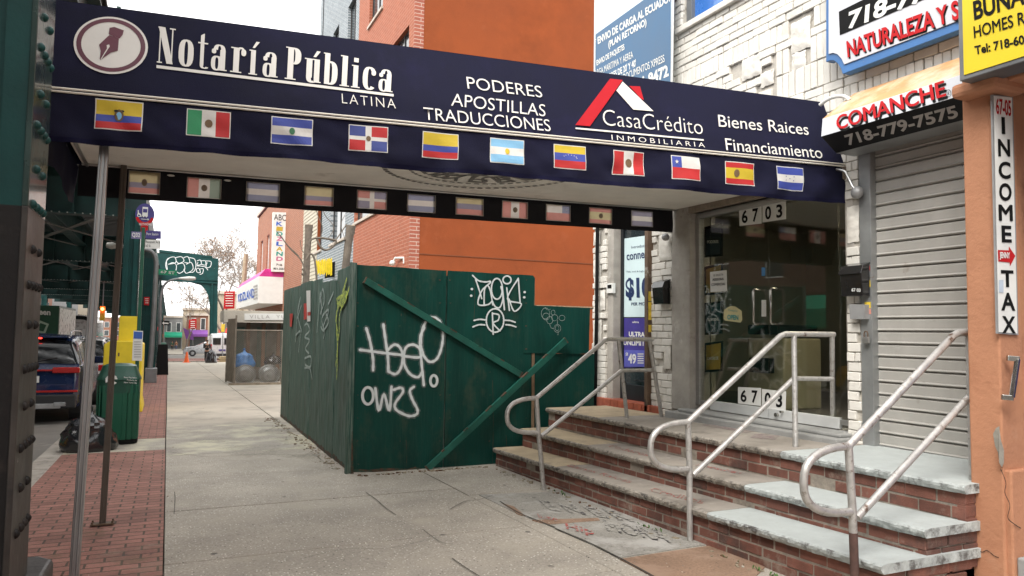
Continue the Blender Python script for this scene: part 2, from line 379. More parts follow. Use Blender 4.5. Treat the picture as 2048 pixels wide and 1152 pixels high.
M_dust = mat('sandy_debris', (.30, .25, .18), 1, var=.3, vs=20, bump=1, bs=90)
mb = MB(); random.seed(5)
for i in range(420):      # crumbs, leaves and grit gathered along the foot of the fence and of the steps
    k = random.random()
    if k < .55: x, y = 2.10-abs(random.gauss(0, .10))+.016*(i % 7), random.uniform(9.8, 17)
    elif k < .8: x, y = random.uniform(2.2, 3.9), 9.25-abs(random.gauss(0, .05))
    else: x, y = 4.0-abs(random.gauss(0, .06)), random.uniform(3.2, 9.2)
    s = random.uniform(.004, .017); z = gz(y)+.004
    mb.obox((x, y, z+s*.3), (s*random.uniform(.6, 1.3), s*random.uniform(-.5, .5), 0), (random.uniform(-.5, .5)*s, s, 0), (0, 0, s*.4), random.choice((0, 0, 1, 2)))
for i in range(90):
    x, y = random.uniform(-1.3, 3.0), random.uniform(4, 30); s = random.uniform(.003, .010); mb.obox((x, y, gz(y)+.005), (s, 0, 0), (0, s*.7, 0), (0, 0, .002), random.choice((2, 2, 1)))
mb.build('gravel', [M_dust, mat('dry_leaf', (.14, .07, .035), .9, var=.4), mat('pale_grit', (.42, .39, .33), .9)], kind='stuff')
mb = MB()
for i in range(70):
    y = random.choice((3.3, 4.0, 4.15, 4.6, 5.6, 7.2))+random.gauss(0, .10); x = 3.99-abs(random.gauss(0, .02)); z = gz(y)+.004
    a = random.uniform(0, 6.28); l = random.uniform(.015, .05); d = Vector((math.cos(a)*l*.7-.01, math.sin(a)*l*.7, l*.8)); w = Vector((-math.sin(a), math.cos(a), 0))*l*.22
    p = Vector((x, y, z)); mb.poly([p, p+d*.6+w, p+d, p+d*.6-w])
mb.build('weeds', mat('weed_green', (.07, .13, .035), .8, var=.4), kind='stuff')
M_crack = mat('dirt_filled_crack', (.045, .04, .035), 1, var=.4, vs=20, bump=0)
gpl = (Vector((0, 0, 0)), GND[1]); mb = MB()
for L, w_ in (([(732, 986), (752, 1000), (770, 1016), (792, 1031)], .007), ([(904, 1118), (930, 1136), (968, 1160)], .008), ([(845, 1060), (880, 1085), (905, 1090)], .005), ([(560, 905), (600, 915), (622, 908), (655, 930)], .005), ([(420, 862), (470, 858), (520, 866), (560, 850)], .006),
             ([(600, 1120), (690, 1100), (780, 1098), (860, 1080)], .004), ([(900, 1020), (930, 1004), (960, 1000), (985, 992)], .008), ([(340, 905), (420, 915), (500, 910), (640, 912)], .010), ([(348, 1030), (350, 1000), (349, 985)], .006), ([(1110, 1058), (1180, 1088), (1240, 1118), (1310, 1156)], .016), ([(1000, 1004), (1040, 1028), (1110, 1056)], .014)):
    stroke(mb, gpl, L, w_, .0075)
mb.build('pavement_crack', M_crack, kind='structure')
M_pstn = overspray('pale_cement_smear', (.50, .47, .39), .3); random.seed(77)
for m_, lst in ((M_pstn, ((600, 880, .55), (560, 862, .5), (500, 900, .6), (640, 915, .5), (420, 880, .4), (590, 905, .6))),):
    mb = MB()
    for u, v, r in lst:
        c = gnd(u, v); n_ = 22; LAY[0] = (LAY[0]+1) % 12; mb.poly([c+Vector((math.cos(6.283*i/n_)*r*(.7+.6*noise.noise(Vector((u, i*.6, 0)))), 0, 0))+Vector((0, math.sin(6.283*i/n_)*r*1.5*(.7+.6*noise.noise(Vector((v, i*.6, 3)))), 0)) for i in range(n_)])
        k = len(mb.v)-n_
        for j in range(k, len(mb.v)): x_, y_, z_ = mb.v[j]; mb.v[j] = (x_, y_, gz(y_)+.006+LAY[0]*.00012)
    mb.build('pavement_stain', m_, kind='structure')
# ================================================================ STEPS
M_brick = mat('red_brick', (.155, .062, .044), .85, var=.25, vs=9, bump=.6, bs=90, island=.35, spot=[((.27, .20, .16), 5, .56, .72), ((.06, .045, .04), 2.0, .52, .68)])
M_mort = mat('old_mortar', (.26, .225, .185), .95, var=.3, vs=9, bump=.7, bs=60, spot=((.12, .10, .085), 3, .52, .68))
M_tan = mat('tan_stone', (.42, .335, .225), .9, var=.18, vs=4, bump=.6, bs=55, spot=((.22, .19, .15), 4, .55, .72))
M_grs = mat('grey_stone', (.29, .26, .225), .88, var=.15, vs=4, bump=.4, bs=55, spot=[((.17, .15, .13), 3, .55, .7), ((.36, .33, .29), 7, .58, .72)])
M_pale = mat('pale_painted_stone', (.40, .43, .42), .9, var=.07, vs=7, bump=.8, bs=38, spot=[((.36, .37, .35), 22, .56, .74), ((.22, .19, .16), 16, .70, .76)])
M_nose = mat('chipped_stone_edge', (.30, .27, .23), .95, var=.4, vs=18, bump=.9, bs=40, spot=((.10, .09, .08), 14, .5, .62))
M_nosep = mat('chipped_pale_edge', (.40, .425, .415), .95, var=.3, vs=18, bump=.9, bs=40, spot=((.11, .105, .10), 9, .50, .64))
ST = [(4.05, 5.0, lambda y: .083+.027*(9.3-y)), (4.45, 5.4, lambda y: .325+.0163*(9.3-y)), (4.85, 6.3, lambda y: .597+.0125*(9.3-y))]
YE, YS = 3.26, 9.3
def stone(parent, x0, x1, fz, y0, y1, ms, label, th=.062):
    b_ = MB(); ny = max(4, int((y1-y0)/.022)); rows = [0, .25, .6, 1]
    top = []; V_ = []
    for j in range(ny+1):
        y = y0+(y1-y0)*j/ny; z = fz(y)
        chip = .004*noise.noise(Vector((x0*3, y*3, 1)))+.003*noise.noise(Vector((x0*3, y*17, 4)))
        col = []
        for r in rows:
            q = (.007*noise.noise(Vector((x0*7+r*5, y*19, 2)))+.007*noise.noise(Vector((r*9, y*45, 7))))*(.35 if r == 0 else 1)
            prof = (.006, -.004, -.002, .012)[rows.index(r)]
            zz = z-.004*(r == 0)-th*r+(r > 0)*.005*noise.noise(Vector((r*4, y*12, 9+x0)))
            col.append((x0+chip+q+prof, y, zz))
        V_.append(col)
    o = 0; nr = len(rows)
    for j in range(ny+1):
        y = y0+(y1-y0)*j/ny
        b_.v += V_[j]+[(x0+.05, y, fz(y)), (x1, y, fz(y)), (x1, y, fz(y)-th)]
    K = nr+3
    for j in range(ny):
        a, c = j*K, (j+1)*K
        for i in range(nr-1): b_.f.append((a+i, c+i, c+i+1, a+i+1)); b_.m.append(1)
        b_.f.append((a, a+nr, c+nr, c)); b_.m.append(0)
        b_.f.append((a+nr, a+nr+1, c+nr+1, c+nr)); b_.m.append(0)
        b_.f.append((a+nr-1, c+nr-1, c+nr+2, a+nr+2)); b_.m.append(1)
        b_.f.append((a+nr+1, a+nr+2, c+nr+2, c+nr+1)); b_.m.append(0)
    for e in (0, ny): b_.f.append(tuple(e*K+i for i in list(range(nr))+[nr+2, nr+1, nr])); b_.m.append(1 if e else 1)
    return b_.build('tread', ms, parent, label=label)
steps = thing('front_steps', 'three wide brick and stone steps up to the glass door and the roller shutter', 'steps', (4.5, 6.3, gz(6.3)))
SPL = [(YE, 4.89, 'pale bluish painted stone tread', [M_pale, M_nosep]), (4.90, 7.50, 'grey stone tread with worn red writing', [M_grs, M_nose]), (7.51, YS, 'tan stone tread', [M_tan, M_nose])]
for k, (x0, x1, fz) in enumerate(ST):
    jj = [4.9, 7.5] if k < 2 else [4.9, 7.9]
    for i, (a, b_, lb, ms) in enumerate(SPL):
        a = [YE, jj[0]+.004, jj[1]+.004][i]; b_ = [jj[0]-.004, jj[1]-.004, YS][i]
        stone(steps, x0, x1, fz, a, b_, ms, lb)
# brick risers: individual bricks proud of a mortar bed; the side wall facing the camera too
def bricks_y(mb, xf, y0, y1, ztop, n, H, bl=.245, th=.1):
    for r in range(n):
        y = y0-(bl*.5 if r % 2 else 0)-random.uniform(0, .05)
        while y < y1:
            a, b_ = max(y, y0), min(y+bl-.012, y1)
            if b_-a > .03:
                j = random.uniform(-.005, .005); dz = random.uniform(-.003, .003)
                if random.random() > .03:
                    za = [ztop(t)-r*H-.010 for t in (a, b_)]; zb = [ztop(t)-(r+1)*H+.004 for t in (a, b_)]
                    vs = [(x, yy, z) for x in (xf+j, xf+th) for yy, z in ((a, zb[0]+dz), (a, za[0]+dz), (b_, zb[1]+dz), (b_, za[1]+dz))]
                    mb.add(vs, [(0,1,3,2), (4,6,7,5), (0,4,5,1), (2,3,7,6), (0,2,6,4), (1,5,7,3)], 0)
            y += bl+random.uniform(-.006, .006)
for k, (x0, x1, fz) in enumerate(ST):
    xf = x0+.045; zt = lambda y, fz=fz: fz(y)-.062
    zb = (lambda y: gz(y)-.05) if k == 0 else (lambda y, f2=ST[k-1][2]: f2(y)-.03)
    n = 4 if k == 0 else 2; H = .082 if k == 0 else .092
    mb = MB(); bricks_y(mb, xf, YE+.03, YS, zt, n, H); mb.build('brick_riser', M_brick, steps, bevel=.004, seg=1)
    mb = MB(); ym = [YE+.035, YS]
    vs = [(x, y, z) for x in (xf+.005, x1-.3 if k < 2 else 5.85) for y in ym for z in (zb(y), zt(y)-.001)]
    mb.add(vs, [(0,1,3,2), (4,6,7,5), (0,4,5,1), (2,3,7,6), (0,2,6,4), (1,5,7,3)]); mb.build('mortar_core', M_mort, steps)
# near end wall: bricks facing the camera
mb = MB()
for k, (x0, x1, fz) in enumerate(ST):
    ztp = fz(YE)-.064; zlow = gz(YE) if k == 0 else ST[k-1][2](YE)-.12
    r = 0
    while ztp-r*.085 > zlow:
        x = x0+.045-(.06 if r % 2 else 0)
        while x < (5.3 if k == 2 else ST[k+1][0]+.35):
            a, b_ = max(x, x0+.045), x+.20
            mb.box(a, b_, YE+random.uniform(.0, .01)+.018, YE+.09, ztp-(r+1)*.085+.012, ztp-r*.085, 0); x += .215
        r += 1
mb.build('end_brickwork', M_brick, steps, bevel=.004, seg=1)
mb = MB(); mb.box(4.12, 5.3, YE+.05, YE+.12, -.1, .12); mb.box(4.52, 5.3, YE+.05, YE+.12, -.1, .33); mb.box(4.92, 5.3, YE+.052, YE+.122, -.1, .6); mb.build('end_mortar', M_mort, steps)
# worn red words on treads and flagstones
M_red = mat('worn_red_paint', (.36, .07, .06), .8, var=.3, vs=30, spot=((.32, .30, .27), 22, .48, .53)); M_blk = mat('worn_black_paint', (.035, .03, .04), .8, var=.3)
M_redw = mat('faded_red_paint', (.33, .10, .085), .9, var=.3, vs=30, spot=((.25, .22, .19), 26, .46, .53))
def tplane(k): f = ST[k][2]; return (Vector((0, 9.3, f(9.3))), Vector((0, f(8.3)*-1+f(9.3), 1)).normalized() if False else Vector((0, (f(8.3)-f(9.3)), 1)).normalized())
tp = tplane(0); text(steps, 'Bienes Raices', tp, (1140, 928), (1268, 962), (1132, 932), M_redw, .01, off=.003, shear=.3)
text(steps, 'Creditos', tp, (1303, 975), (1408, 1000), (1300, 983), M_redw, .01, off=.003, shear=.3)
tp = tplane(1); text(steps, 'Poderes', tp, (1222, 889), (1300, 908), (1217, 894), M_redw, .01, off=.003, shear=.3)
text(steps, 'Apostillas', tp, (1395, 927), (1486, 945), (1388, 932), M_red, .01, off=.003, shear=.3)
tp = tplane(2); M_blu = mat('faded_blue_paint', (.10, .12, .22), .85, var=.3)
for q in ([(1400, 850), (1440, 848), (1520, 862), (1490, 866)], [(1510, 868), (1560, 872), (1550, 880), (1500, 876)]):
    mb = MB(); ppoly(mb, tp, q, .003); mb.build('faded_mark', mat('faded_mark', (.20, .15, .15), .9, var=.5, vs=30, spot=((.255, .225, .195), 14, .45, .55)), steps)
mb = MB()
gp = (Vector((0, 0, .007)), GND[1])
for w_, tl, tr, bl in (('Inmo', (1074, 1028), (1112, 1035), (1078, 1036)),):
    text(None, w_, gp, tl, tr, bl, M_red, .02, name='worn_red_word', off=.004)['kind'] = 'structure'
text(None, 'Hip', gp, (1130, 1046), (1185, 1058), (1133, 1062), M_red, .02, name='worn_red_word', off=.004)['kind'] = 'structure'
M_bw = mat('flaking_black_paint', (.05, .045, .05), .85, var=.3, spot=((.34, .325, .295), 18, .44, .49))
text(None, 'E N E R', gp, (1075, 1000), (1235, 1022), (1100, 1020), M_bw, .03, name='flaking_black_word', off=.004)['kind'] = 'structure'
text(None, 'MORA', gp, (1205, 1040), (1325, 1062), (1215, 1062), M_bw, .03, name='flaking_black_word', off=.004)['kind'] = 'structure'
# ================================================================ HANDRAILS
M_pipe = mat('worn_silver_paint', (.50, .485, .465), .42, .55, var=.16, vs=14, bump=.2, bs=60, spot=[((.13, .075, .05), 9, .60, .70), ((.30, .27, .24), 22, .56, .66)])
M_pipr = mat('rusty_post_foot', (.10, .055, .045), .8, .1, var=.3, vs=20, bump=.4)
def handrail(y, P, label, gold=None):
    """P: photo points in the plane Y=y"""
    pl = PY(y); g = lambda *uv: on(pl, *uv)
    r = .0255; base = g(*P['base']); t = thing('handrail', label, 'handrail', base, 'pipe handrails on the front steps')
    top = g(*P['top']); low = g(*P['low'])
    mb = MB(); mb.tube([base, low, top], r, 12); mb.build('post', M_pipe, t, smooth=True)
    if P.get('rust'):
        mb = MB(); mb.tube([base, base+(low-base)*P['rust']], r+.0015, 12); mb.build('rusty_foot', M_pipr, t, smooth=True)
    c = g(*P['loopc']); lp = [top]
    hz = (top.z-low.z)/2; mid = (top+low)/2; rad = abs((c-mid).x)
    for i in range(0, 13):
        a = math.pi*i/12; lp.append(mid+Vector((-math.sin(a)*rad if i not in (0, 12) else -rad*.02, 0, math.cos(a)*hz)) - Vector((min(rad*.18, .06), 0, 0))*math.sin(a))
    # superellipse-like return loop
    lp = []
    for i in range(0, 17):
        a = math.pi*i/16; ca, sa = math.cos(a), math.sin(a)
        lp.append(mid+Vector((-rad*(abs(sa)**.75), 0, hz*(abs(ca)**.8)*(1 if ca > 0 else -1))))
    mb = MB(); mb.tube(lp, r, 12); mb.build('return_loop', M_pipe, t, smooth=True)
    a1, a2 = g(*P['bend']), g(*P['end'])
    mb = MB(); mb.tube([top, top+(a1-top)*.5, a1-(a1-top).normalized()*.03, a1+(a2-a1)*.05, a2], r, 12); mb.build('top_rail', M_pipe, t, smooth=True)
    b0, b1, b2 = g(*P['m0']), g(*P['m1']), g(*P['m2'])
    mb = MB(); mb.tube([b0, b1], r*.95, 12); mb.tube([b1, b2], r*.85, 12); mb.build('middle_rail', M_pipe, t, smooth=True)
    for (tt, bb) in P['posts']:
        q0, q1 = g(*tt), (on(PZ(ST[2][2](y)), *bb) if bb else None)
        mb = MB(); mb.tube([q0, q1], r*.95, 12); mb.build('post', M_pipe, t, smooth=True)
    return t
handrail(7.55, dict(base=(1088, 984), top=(1073, 796), low=(1077, 865), loopc=(1014, 832), bend=(1213, 678), end=(1305, 679), m0=(1083, 872), m1=(1243, 741), m2=(1309, 740), posts=[((1237, 680), (1254, 836)), ((1299, 680), (1323, 833))]), 'leaning silver pipe handrail beside the green fence, with a looped end')
handrail(5.12, dict(base=(1380, 1086), top=(1376, 844), low=(1379, 938), loopc=(1301, 890), bend=(1565, 668), end=(1668, 669), m0=(1386, 950), m1=(1588, 757), m2=(1665, 758), posts=[((1588, 670), (1591, 894)), ((1664, 670), (1666, 872))]), 'silver pipe handrail in front of the glass doors, middle one of the steps')
handrail(3.40, dict(base=(1711, 1192), top=(1697, 892), low=(1705, 1023), loopc=(1607, 955), bend=(1912, 666), end=(1990, 664), m0=(1714, 1035), m1=(1946, 785), m2=(1990, 784), posts=[((1938, 668), (1946, 960))], rust=.75), 'largest and nearest pipe handrail, its post foot rusty brown')
# ================================================================ PLYWOOD FENCE
def fencemat(name, col, wood=(.10, .07, .05), dirty=(.10, .13, .11), amt=(.6, .72), gl=.5, dv=.3):
    m, t, p, oc = start(name)
    n1 = noi(t, mapv(t, oc, (2.2, 2.2, .6)), 1.5, 9, .65); c = mixc(t, ramp(t, n1, .3, .75), [x*(1-dv) for x in col], [x*(1+dv) for x in col])
    g = noi(t, mapv(t, oc, (26, 26, 1.1)), 2, 8, .7); c = mixc(t, ramp(t, g, amt[0], amt[1]), c, dirty)
    f = noi(t, mapv(t, oc, (9, 9, 3)), 3, 10, .75); c = mixc(t, ramp(t, f, .665, .70), c, wood); f2 = noi(t, mapv(t, oc, (3, 3, 1.5), (4, 1, 7)), .9, 9, .7); c = mixc(t, ramp(t, f2, .55, .72, (0, 0, 0, 1), (.6,)*3+(1,)), c, [wood[0]*.5, wood[1]*.9, wood[2]*.8])
    t.links.new(c, p.inputs['Base Color']); rr = ramp(t, n1, .2, .8, (gl-.12,)*3+(1,), (gl+.2,)*3+(1,)); t.links.new(rr, p.inputs['Roughness'])
    p.inputs['Specular IOR Level'].default_value = .22; bumpn(t, p, g, .35, .006); MATS[name] = m; return m
M_fg = fencemat('dark_green_plywood_paint', (.0015, .043, .033), dirty=(.018, .055, .043), amt=(.50, .78), gl=.55, dv=.35)
M_fs = fencemat('scuffed_lit_green_plywood', (.032, .080, .063), dirty=(.21, .25, .22), amt=(.42, .72), gl=.7, dv=.5)  # scuffs, plus a base lightened for the light on the side sheets
M_fw = mat('bare_plywood', (.19, .125, .075), .9, var=.4, vs=8, bump=.5, bs=40, stretch=(3, 3, .6))
M_rot = mat('rotten_plywood_foot', (.085, .05, .032), .95, var=.5, vs=10, bump=.8, spot=((.02, .06, .04), 8, .5, .6))
M_spray = mat('white_spray_paint', (.62, .66, .66), .6, var=.12, vs=20, bump=0, spot=((.22, .30, .28), 30, .60, .80))
M_halo = overspray('white_overspray', (.55, .60, .60)); M_spth = mat('thin_white_spray_paint', (.33, .40, .38), .7, var=.2, vs=20, bump=0, spot=((.10, .16, .14), 22, .5, .62))
M_yel = mat('yellow_green_spray_paint', (.50, .60, .09), .7, var=.2, vs=20, bump=0, spot=((.12, .18, .09), 22, .44, .56))
YF = 9.42
fence = thing('plywood_fence', 'tall dark green plywood construction fence with white graffiti, turning the corner of the empty lot', 'fence', (2.2, YF, gz(YF)))
PF = PY(YF)
def sheet(pl, outline, th, m, name='panel', label=None, extra=None):
    """plywood sheet: outline in photo points on plane; slightly rough edges"""
    P = [on(pl, *p) for p in outline]; Q = []
    for i, p in enumerate(P):
        q = P[(i+1) % len(P)]; L = (q-p).length; k = max(1, int(L/.07)); Q.append(p)
        for j in range(1, k):
            d = (q-p)*(j/k); e = (q-p).normalized().cross(pl[1]); Q.append(p+d+e*.005*noise.noise((p+d)*7)*1.6)
    b_ = MB(); b_.prism(Q, pl[1]*-th); return b_.build(name, m, fence, label=label)
gB = [(u, v) for u, v in ((697, 944), (885, 940))]
sheet(PF, [(703, 945), (711, 529), (893, 541), (885, 940)], .018, M_fg, label='front sheet carrying the large white scrawl')
sheet((Vector((0, YF+.004, 0)), PF[1]), [(888, 940), (896, 541), (1066, 551), (1070, 556), (1068, 614), (1062, 700), (1056, 938)], .018, M_fg, label='front sheet with small round emblem graffiti')
sheet((Vector((0, YF-.004, 0)), PF[1]), [(1047, 610), (1180, 616), (1178, 708), (1047, 706)], .015, M_fg, label='short upper sheet with thin bubble scrawl')
sheet((Vector((0, YF+.02, 0)), PF[1]), [(1050, 938), (1058, 706), (1189, 708), (1186, 905)], .018, M_fg)
mb = MB(); mb.box(3.2, 3.55, YF+.03, YF+.07, gz(YF), 2.4); mb.build('back_batten', M_fs, fence)
mb = MB()
mb.tube([on(PF, 1060, 612, -.03), on(PF, 1188, 616, -.03)], .02, 4); mb.bar(on(PF, 1068, 556, -.04), on(PF, 1066, 905, -.04), .07, .04); mb.build('back_batten', M_fw, fence)
# corner post and side sheets
pa, pb = Vector((2.135, YF+.02, 0)), Vector((2.31, 17.0, 0)); dv_ = (pb-pa).normalized(); PSd = (pa, Vector((-dv_.y, dv_.x, 0)))
c0 = on(PF, 700, 944); ct = on(PF, 709, 529)
mb = MB(); zb0 = gz(YF)-.03
mb.add([(2.085, YF-.012, zb0), (2.165, YF-.012, zb0), (2.165, YF+.07, zb0), (2.085, YF+.07, zb0), (2.085, YF-.012, ct.z+.03), (2.165, YF-.012, ct.z+.02), (2.165, YF+.07, ct.z+.02), (2.085, YF+.07, ct.z+.03)],
       [(0,1,2,3), (4,5,6,7), (0,1,5,4), (1,2,6,5), (2,3,7,6), (3,0,4,7)]); mb.build('corner_post', M_fs, fence, bevel=.004)
mb = MB(); pts = []
for i in range(26):
    z = zb0+.02+i*.021; w_ = .035*(1+noise.noise(Vector((0, 0, z*9))))*max(.15, 1-i/26)
    mb.box(2.15, 2.15+w_, YF-.019, YF-.012, z, z+.018)
mb.build('splintered_edge', M_rot, fence)
side = [((560, 836), (578, 577), (634, 553), (632, 893)), ((633, 894), (636, 552), (672, 535), (673, 545), (661, 915)), ((662, 916), (668, 540), (707, 528), (694, 942))]
def sheetS(i, q, off):
    P = [on((PSd[0]+PSd[1]*off, PSd[1]), *p) for p in q]; b_ = MB(); Q = []
    for k, p in enumerate(P):
        r_ = P[(k+1) % len(P)]; n_ = max(1, int((r_-p).length/.09))
        for j in range(n_):
            s_ = p.lerp(r_, j/n_); Q.append(s_+PSd[1]*.0+Vector((0, 0, .012*noise.noise(s_*6))))
    b_.prism(Q, PSd[1]*-.018); return b_.build('panel', M_fs, fence, label='scuffed side sheet facing the pavement')
# side sheets laid out in metres (the seams follow the photo)
seams = [9.50, 10.62, 11.95, 12.95, 14.3, 15.7, 17.0]; tops = [2.46, 2.50, 2.36, 2.42, 2.44, 2.42, 2.44]
for i in range(6):
    a, b_ = seams[i]+.006, seams[i+1]-.006; o_ = [.0, .012, .0, .014, .002, .012][i]
    t0, t1 = [(2.50, 2.49), (2.36, 2.40), (2.46, 2.48), (2.49, 2.50), (2.48, 2.50), (2.50, 2.50)][i]
    def fnp(s, z): p = pa+dv_*((s-pa.y)/dv_.y); return Vector((p.x, p.y, z))+PSd[1]*o_
    Q = []; K = 14
    for j in range(K+1): s = a+(b_-a)*j/K; Q.append(fnp(s, gz(s)+.02+.015*noise.noise(Vector((s*8, 0, 0)))))
    for j in range(K, -1, -1): s = a+(b_-a)*j/K; Q.append(fnp(s, t0+(t1-t0)*j/K+.018*noise.noise(Vector((s*6, 3, 0)))))
    mb = MB(); mb.prism(Q, PSd[1]*-.018); mb.build('side_panel', M_fs, fence)
    mb = MB()
    for j in range(K):
        s0, s1 = a+(b_-a)*j/K, a+(b_-a)*(j+1)/K
        h0 = .07+.09*abs(noise.noise(Vector((s0*5, 1, i)))); h1 = .07+.09*abs(noise.noise(Vector((s1*5, 1, i))))
        P = [fnp(s0, gz(s0)+.025)+PSd[1]*.002, fnp(s1, gz(s1)+.025)+PSd[1]*.002, fnp(s1, gz(s1)+h1)+PSd[1]*.002, fnp(s0, gz(s0)+h0)+PSd[1]*.002]; mb.poly(P)
    mb.build('rotten_foot', M_rot, fence)
mb = MB()
for j in range(22):
    u0, u1 = 705+(1050-705)*j/22, 705+(1050-705)*(j+1)/22
    h0 = 6+6*noise.noise(Vector((u0*.05, 0, 0))); h1 = 6+6*noise.noise(Vector((u1*.05, 0, 0)))
    vb = lambda u: 944-(u-705)*.012
    mb.poly([on(PF, u0, vb(u0), .006), on(PF, u1, vb(u1), .006), on(PF, u1, vb(u1)-h1, .006), on(PF, u0, vb(u0)-h0, .006)])
mb.build('rotten_foot', M_rot, fence)
# diagonal braces
def brace(a, b_, w, name='brace', y=YF-.03, cut=True):
    pl = PY(y); A, B = on(pl, *a), on(pl, *b_); mb = MB(); mb.bar(A, B, .05, w, upv=(0, -1, 0)) if False else None
    d = (B-A).normalized(); n_ = Vector((0, -1, 0)); s_ = d.cross(n_)
    mb.obox((A+B)/2, (B-A)/2, n_*.022, s_*w/2, 0); o = mb.build(name, mat('brace_highlight_green', (.006, .085, .062), .45, var=.3, vs=5, bump=.3), fence, bevel=.004)  # brace green lightened in place of highlights along its edges
    mb = MB(); mb.obox(B-d*.008, d*.010, n_*.0235, s_*(w/2+.002), 0); mb.build('bare_wood_end', M_rot, o); mb = MB(); mb.obox(A+d*.006, d*.008, n_*.0235, s_*(w/2+.002), 0); mb.build('bare_wood_end', M_rot, o)
    for k in range(6):
        mb = MB(); c = A.lerp(B, .1+.15*k+random.uniform(-.03, .03)); mb.obox(c-s_*(w/2-.004)*(-1 if s_.z > 0 else 1), d*random.uniform(.02, .06), n_*.0232, s_*.007, 0); mb.build('chipped_paint', M_rot, o)
brace((729, 560), (1042, 750), .085); brace((854, 938), (1132, 680), .085, y=YF-.078)
# graffiti on the front sheets
o6 = lambda L: [(540+x/2.5045, 500+y/2.5045) for x, y in L]
gr = MB(); HL = MB(); PG = (Vector((0, YF-.006, 0)), PF[1])
for L in ([(482,392),(500,455),(515,540),(516,602)], [(450,500),(520,509),(600,520)], [(567,373),(578,450),(590,540),(592,607)],
          [(592,607),(628,622),(655,590),(665,530),(650,488),(625,474),(600,490),(588,515),(655,525)],
          [(660,530),(750,537),(752,500),(725,476),(690,480),(672,510),(672,570),(700,620),(740,637),(762,610)],
          [(772,388),(752,440),(755,520),(762,600),(770,677)], [(755,470),(760,410),(785,352),(820,338),(852,362),(866,420),(858,490),(835,545),(800,560),(770,530),(755,480)],
          [(527,693),(545,805),(570,722),(597,805),(608,685)], [(620,700),(655,690),(665,712),(628,765),(632,800),(690,830),(730,825),(738,800),(712,748),(700,705),(720,685)]):
    stroke(gr, PG, o6(L), .034); stroke(HL, PG, o6(L), .075, off=.0015)
ringpx(gr, PG, o6([(820, 655)])[0], 17/2.5, 27/2.5, .036); ringpx(gr, PG, o6([(490, 730)])[0], 27/2.5, 42/2.5, .036)
nl = MB()
for u_ in (716, 800, 880, 900, 980, 1052):
    for v_ in range(560, 930, 46): nl.poly([on(PG, u_+random.uniform(-2, 2)+1.1*x, v_+random.uniform(-6, 6)*0+1.1*y, .0015) for x, y in ell(6)])
nl.build('nail_head', M_rot, fence, kind='stuff')
cr = MB()
for u_, v0, v1 in ((985, 760, 936), (812, 880, 942), (1012, 870, 936), (770, 640, 700), (948, 560, 640)): stroke(cr, PG, [(u_, v0), (u_+1.5, (v0+v1)/2), (u_-.5, v1)], .004, .0012)
cr.build('plywood_split', M_rot, fence, kind='stuff')
gr.build('white_graffiti', M_spray, fence, label='large white sprayed scrawl on the left front sheet'); HL.build('overspray', M_halo, fence)
o7 = lambda L: [(700+x/4.096, 500+y/4.096) for x, y in L]; gr = MB()
for L in ([(1003,208),(1050,250),(1105,262),(1152,262),(1078,335),(1048,442),(1125,448),(1162,420)], [(1028,240),(1058,330),(1078,398)], [(1098,452),(1100,330),(1125,290),(1150,340),(1168,450)],
          [(1235,300),(1252,390),(1228,468),(1190,465),(1165,420)], [(1248,315),(1264,490)], [(1283,310),(1305,495)], [(1378,232),(1288,400),(1402,440),(1345,502),(1302,402)], [(1378,232),(1392,425)],
          [(1165,515),(1172,690)], [(1165,520),(1218,532),(1212,575),(1172,600),(1228,662)], [(1015,577),(1060,568),(1104,572)], [(1005,630),(1055,612),(1104,614)], [(1265,575),(1310,578),(1352,592)], [(1275,612),(1315,616),(1358,630)]):
    stroke(gr, PG, o7(L), .021)
ringpx(gr, PG, o7([(1202, 318)])[0], 45/4.1, 85/4.1, .022); ringpx(gr, PG, o7([(1285, 245)])[0], 33/4.1, 32/4.1, .022); ringpx(gr, PG, o7([(1187, 577)])[0], 72/4.1, 96/4.1, .022)
for c in ((998, 320), (992, 375), (1430, 345), (1426, 388)): stroke(gr, PG, o7([(c[0]-2, c[1]), (c[0]+2, c[1])]), .032, sm=False)
gr.build('white_graffiti', M_spray, fence, label='angular white tag above a circled letter R')
gr = MB(); PG2 = (Vector((0, YF-.008, 0)), PF[1])
for c, rx, ry in (((1605, 545), 28, 28), ((1600, 520), 34, 45), ((1635, 575), 25, 30), ((1662, 512), 16, 20), ((1675, 555), 25, 25), ((1735, 557), 24, 22), ((1697, 642), 28, 32), ((1695, 640), 14, 22)): ringpx(gr, PG2, o7([c])[0], rx/4.1, ry/4.1, .005)
stroke(gr, PG2, o7([(1597, 470), (1615, 490), (1640, 485)]), .005); stroke(gr, PG2, o7([(1700, 575), (1697, 610)]), .005); stroke(gr, PG2, o7([(1635, 610), (1650, 640), (1675, 640)]), .005); stroke(gr, PG2, o7([(1705, 670), (1702, 697)]), .005)
gr.build('thin_graffiti', M_spth, fence, label='thin white bubble scrawl on the short sheet')
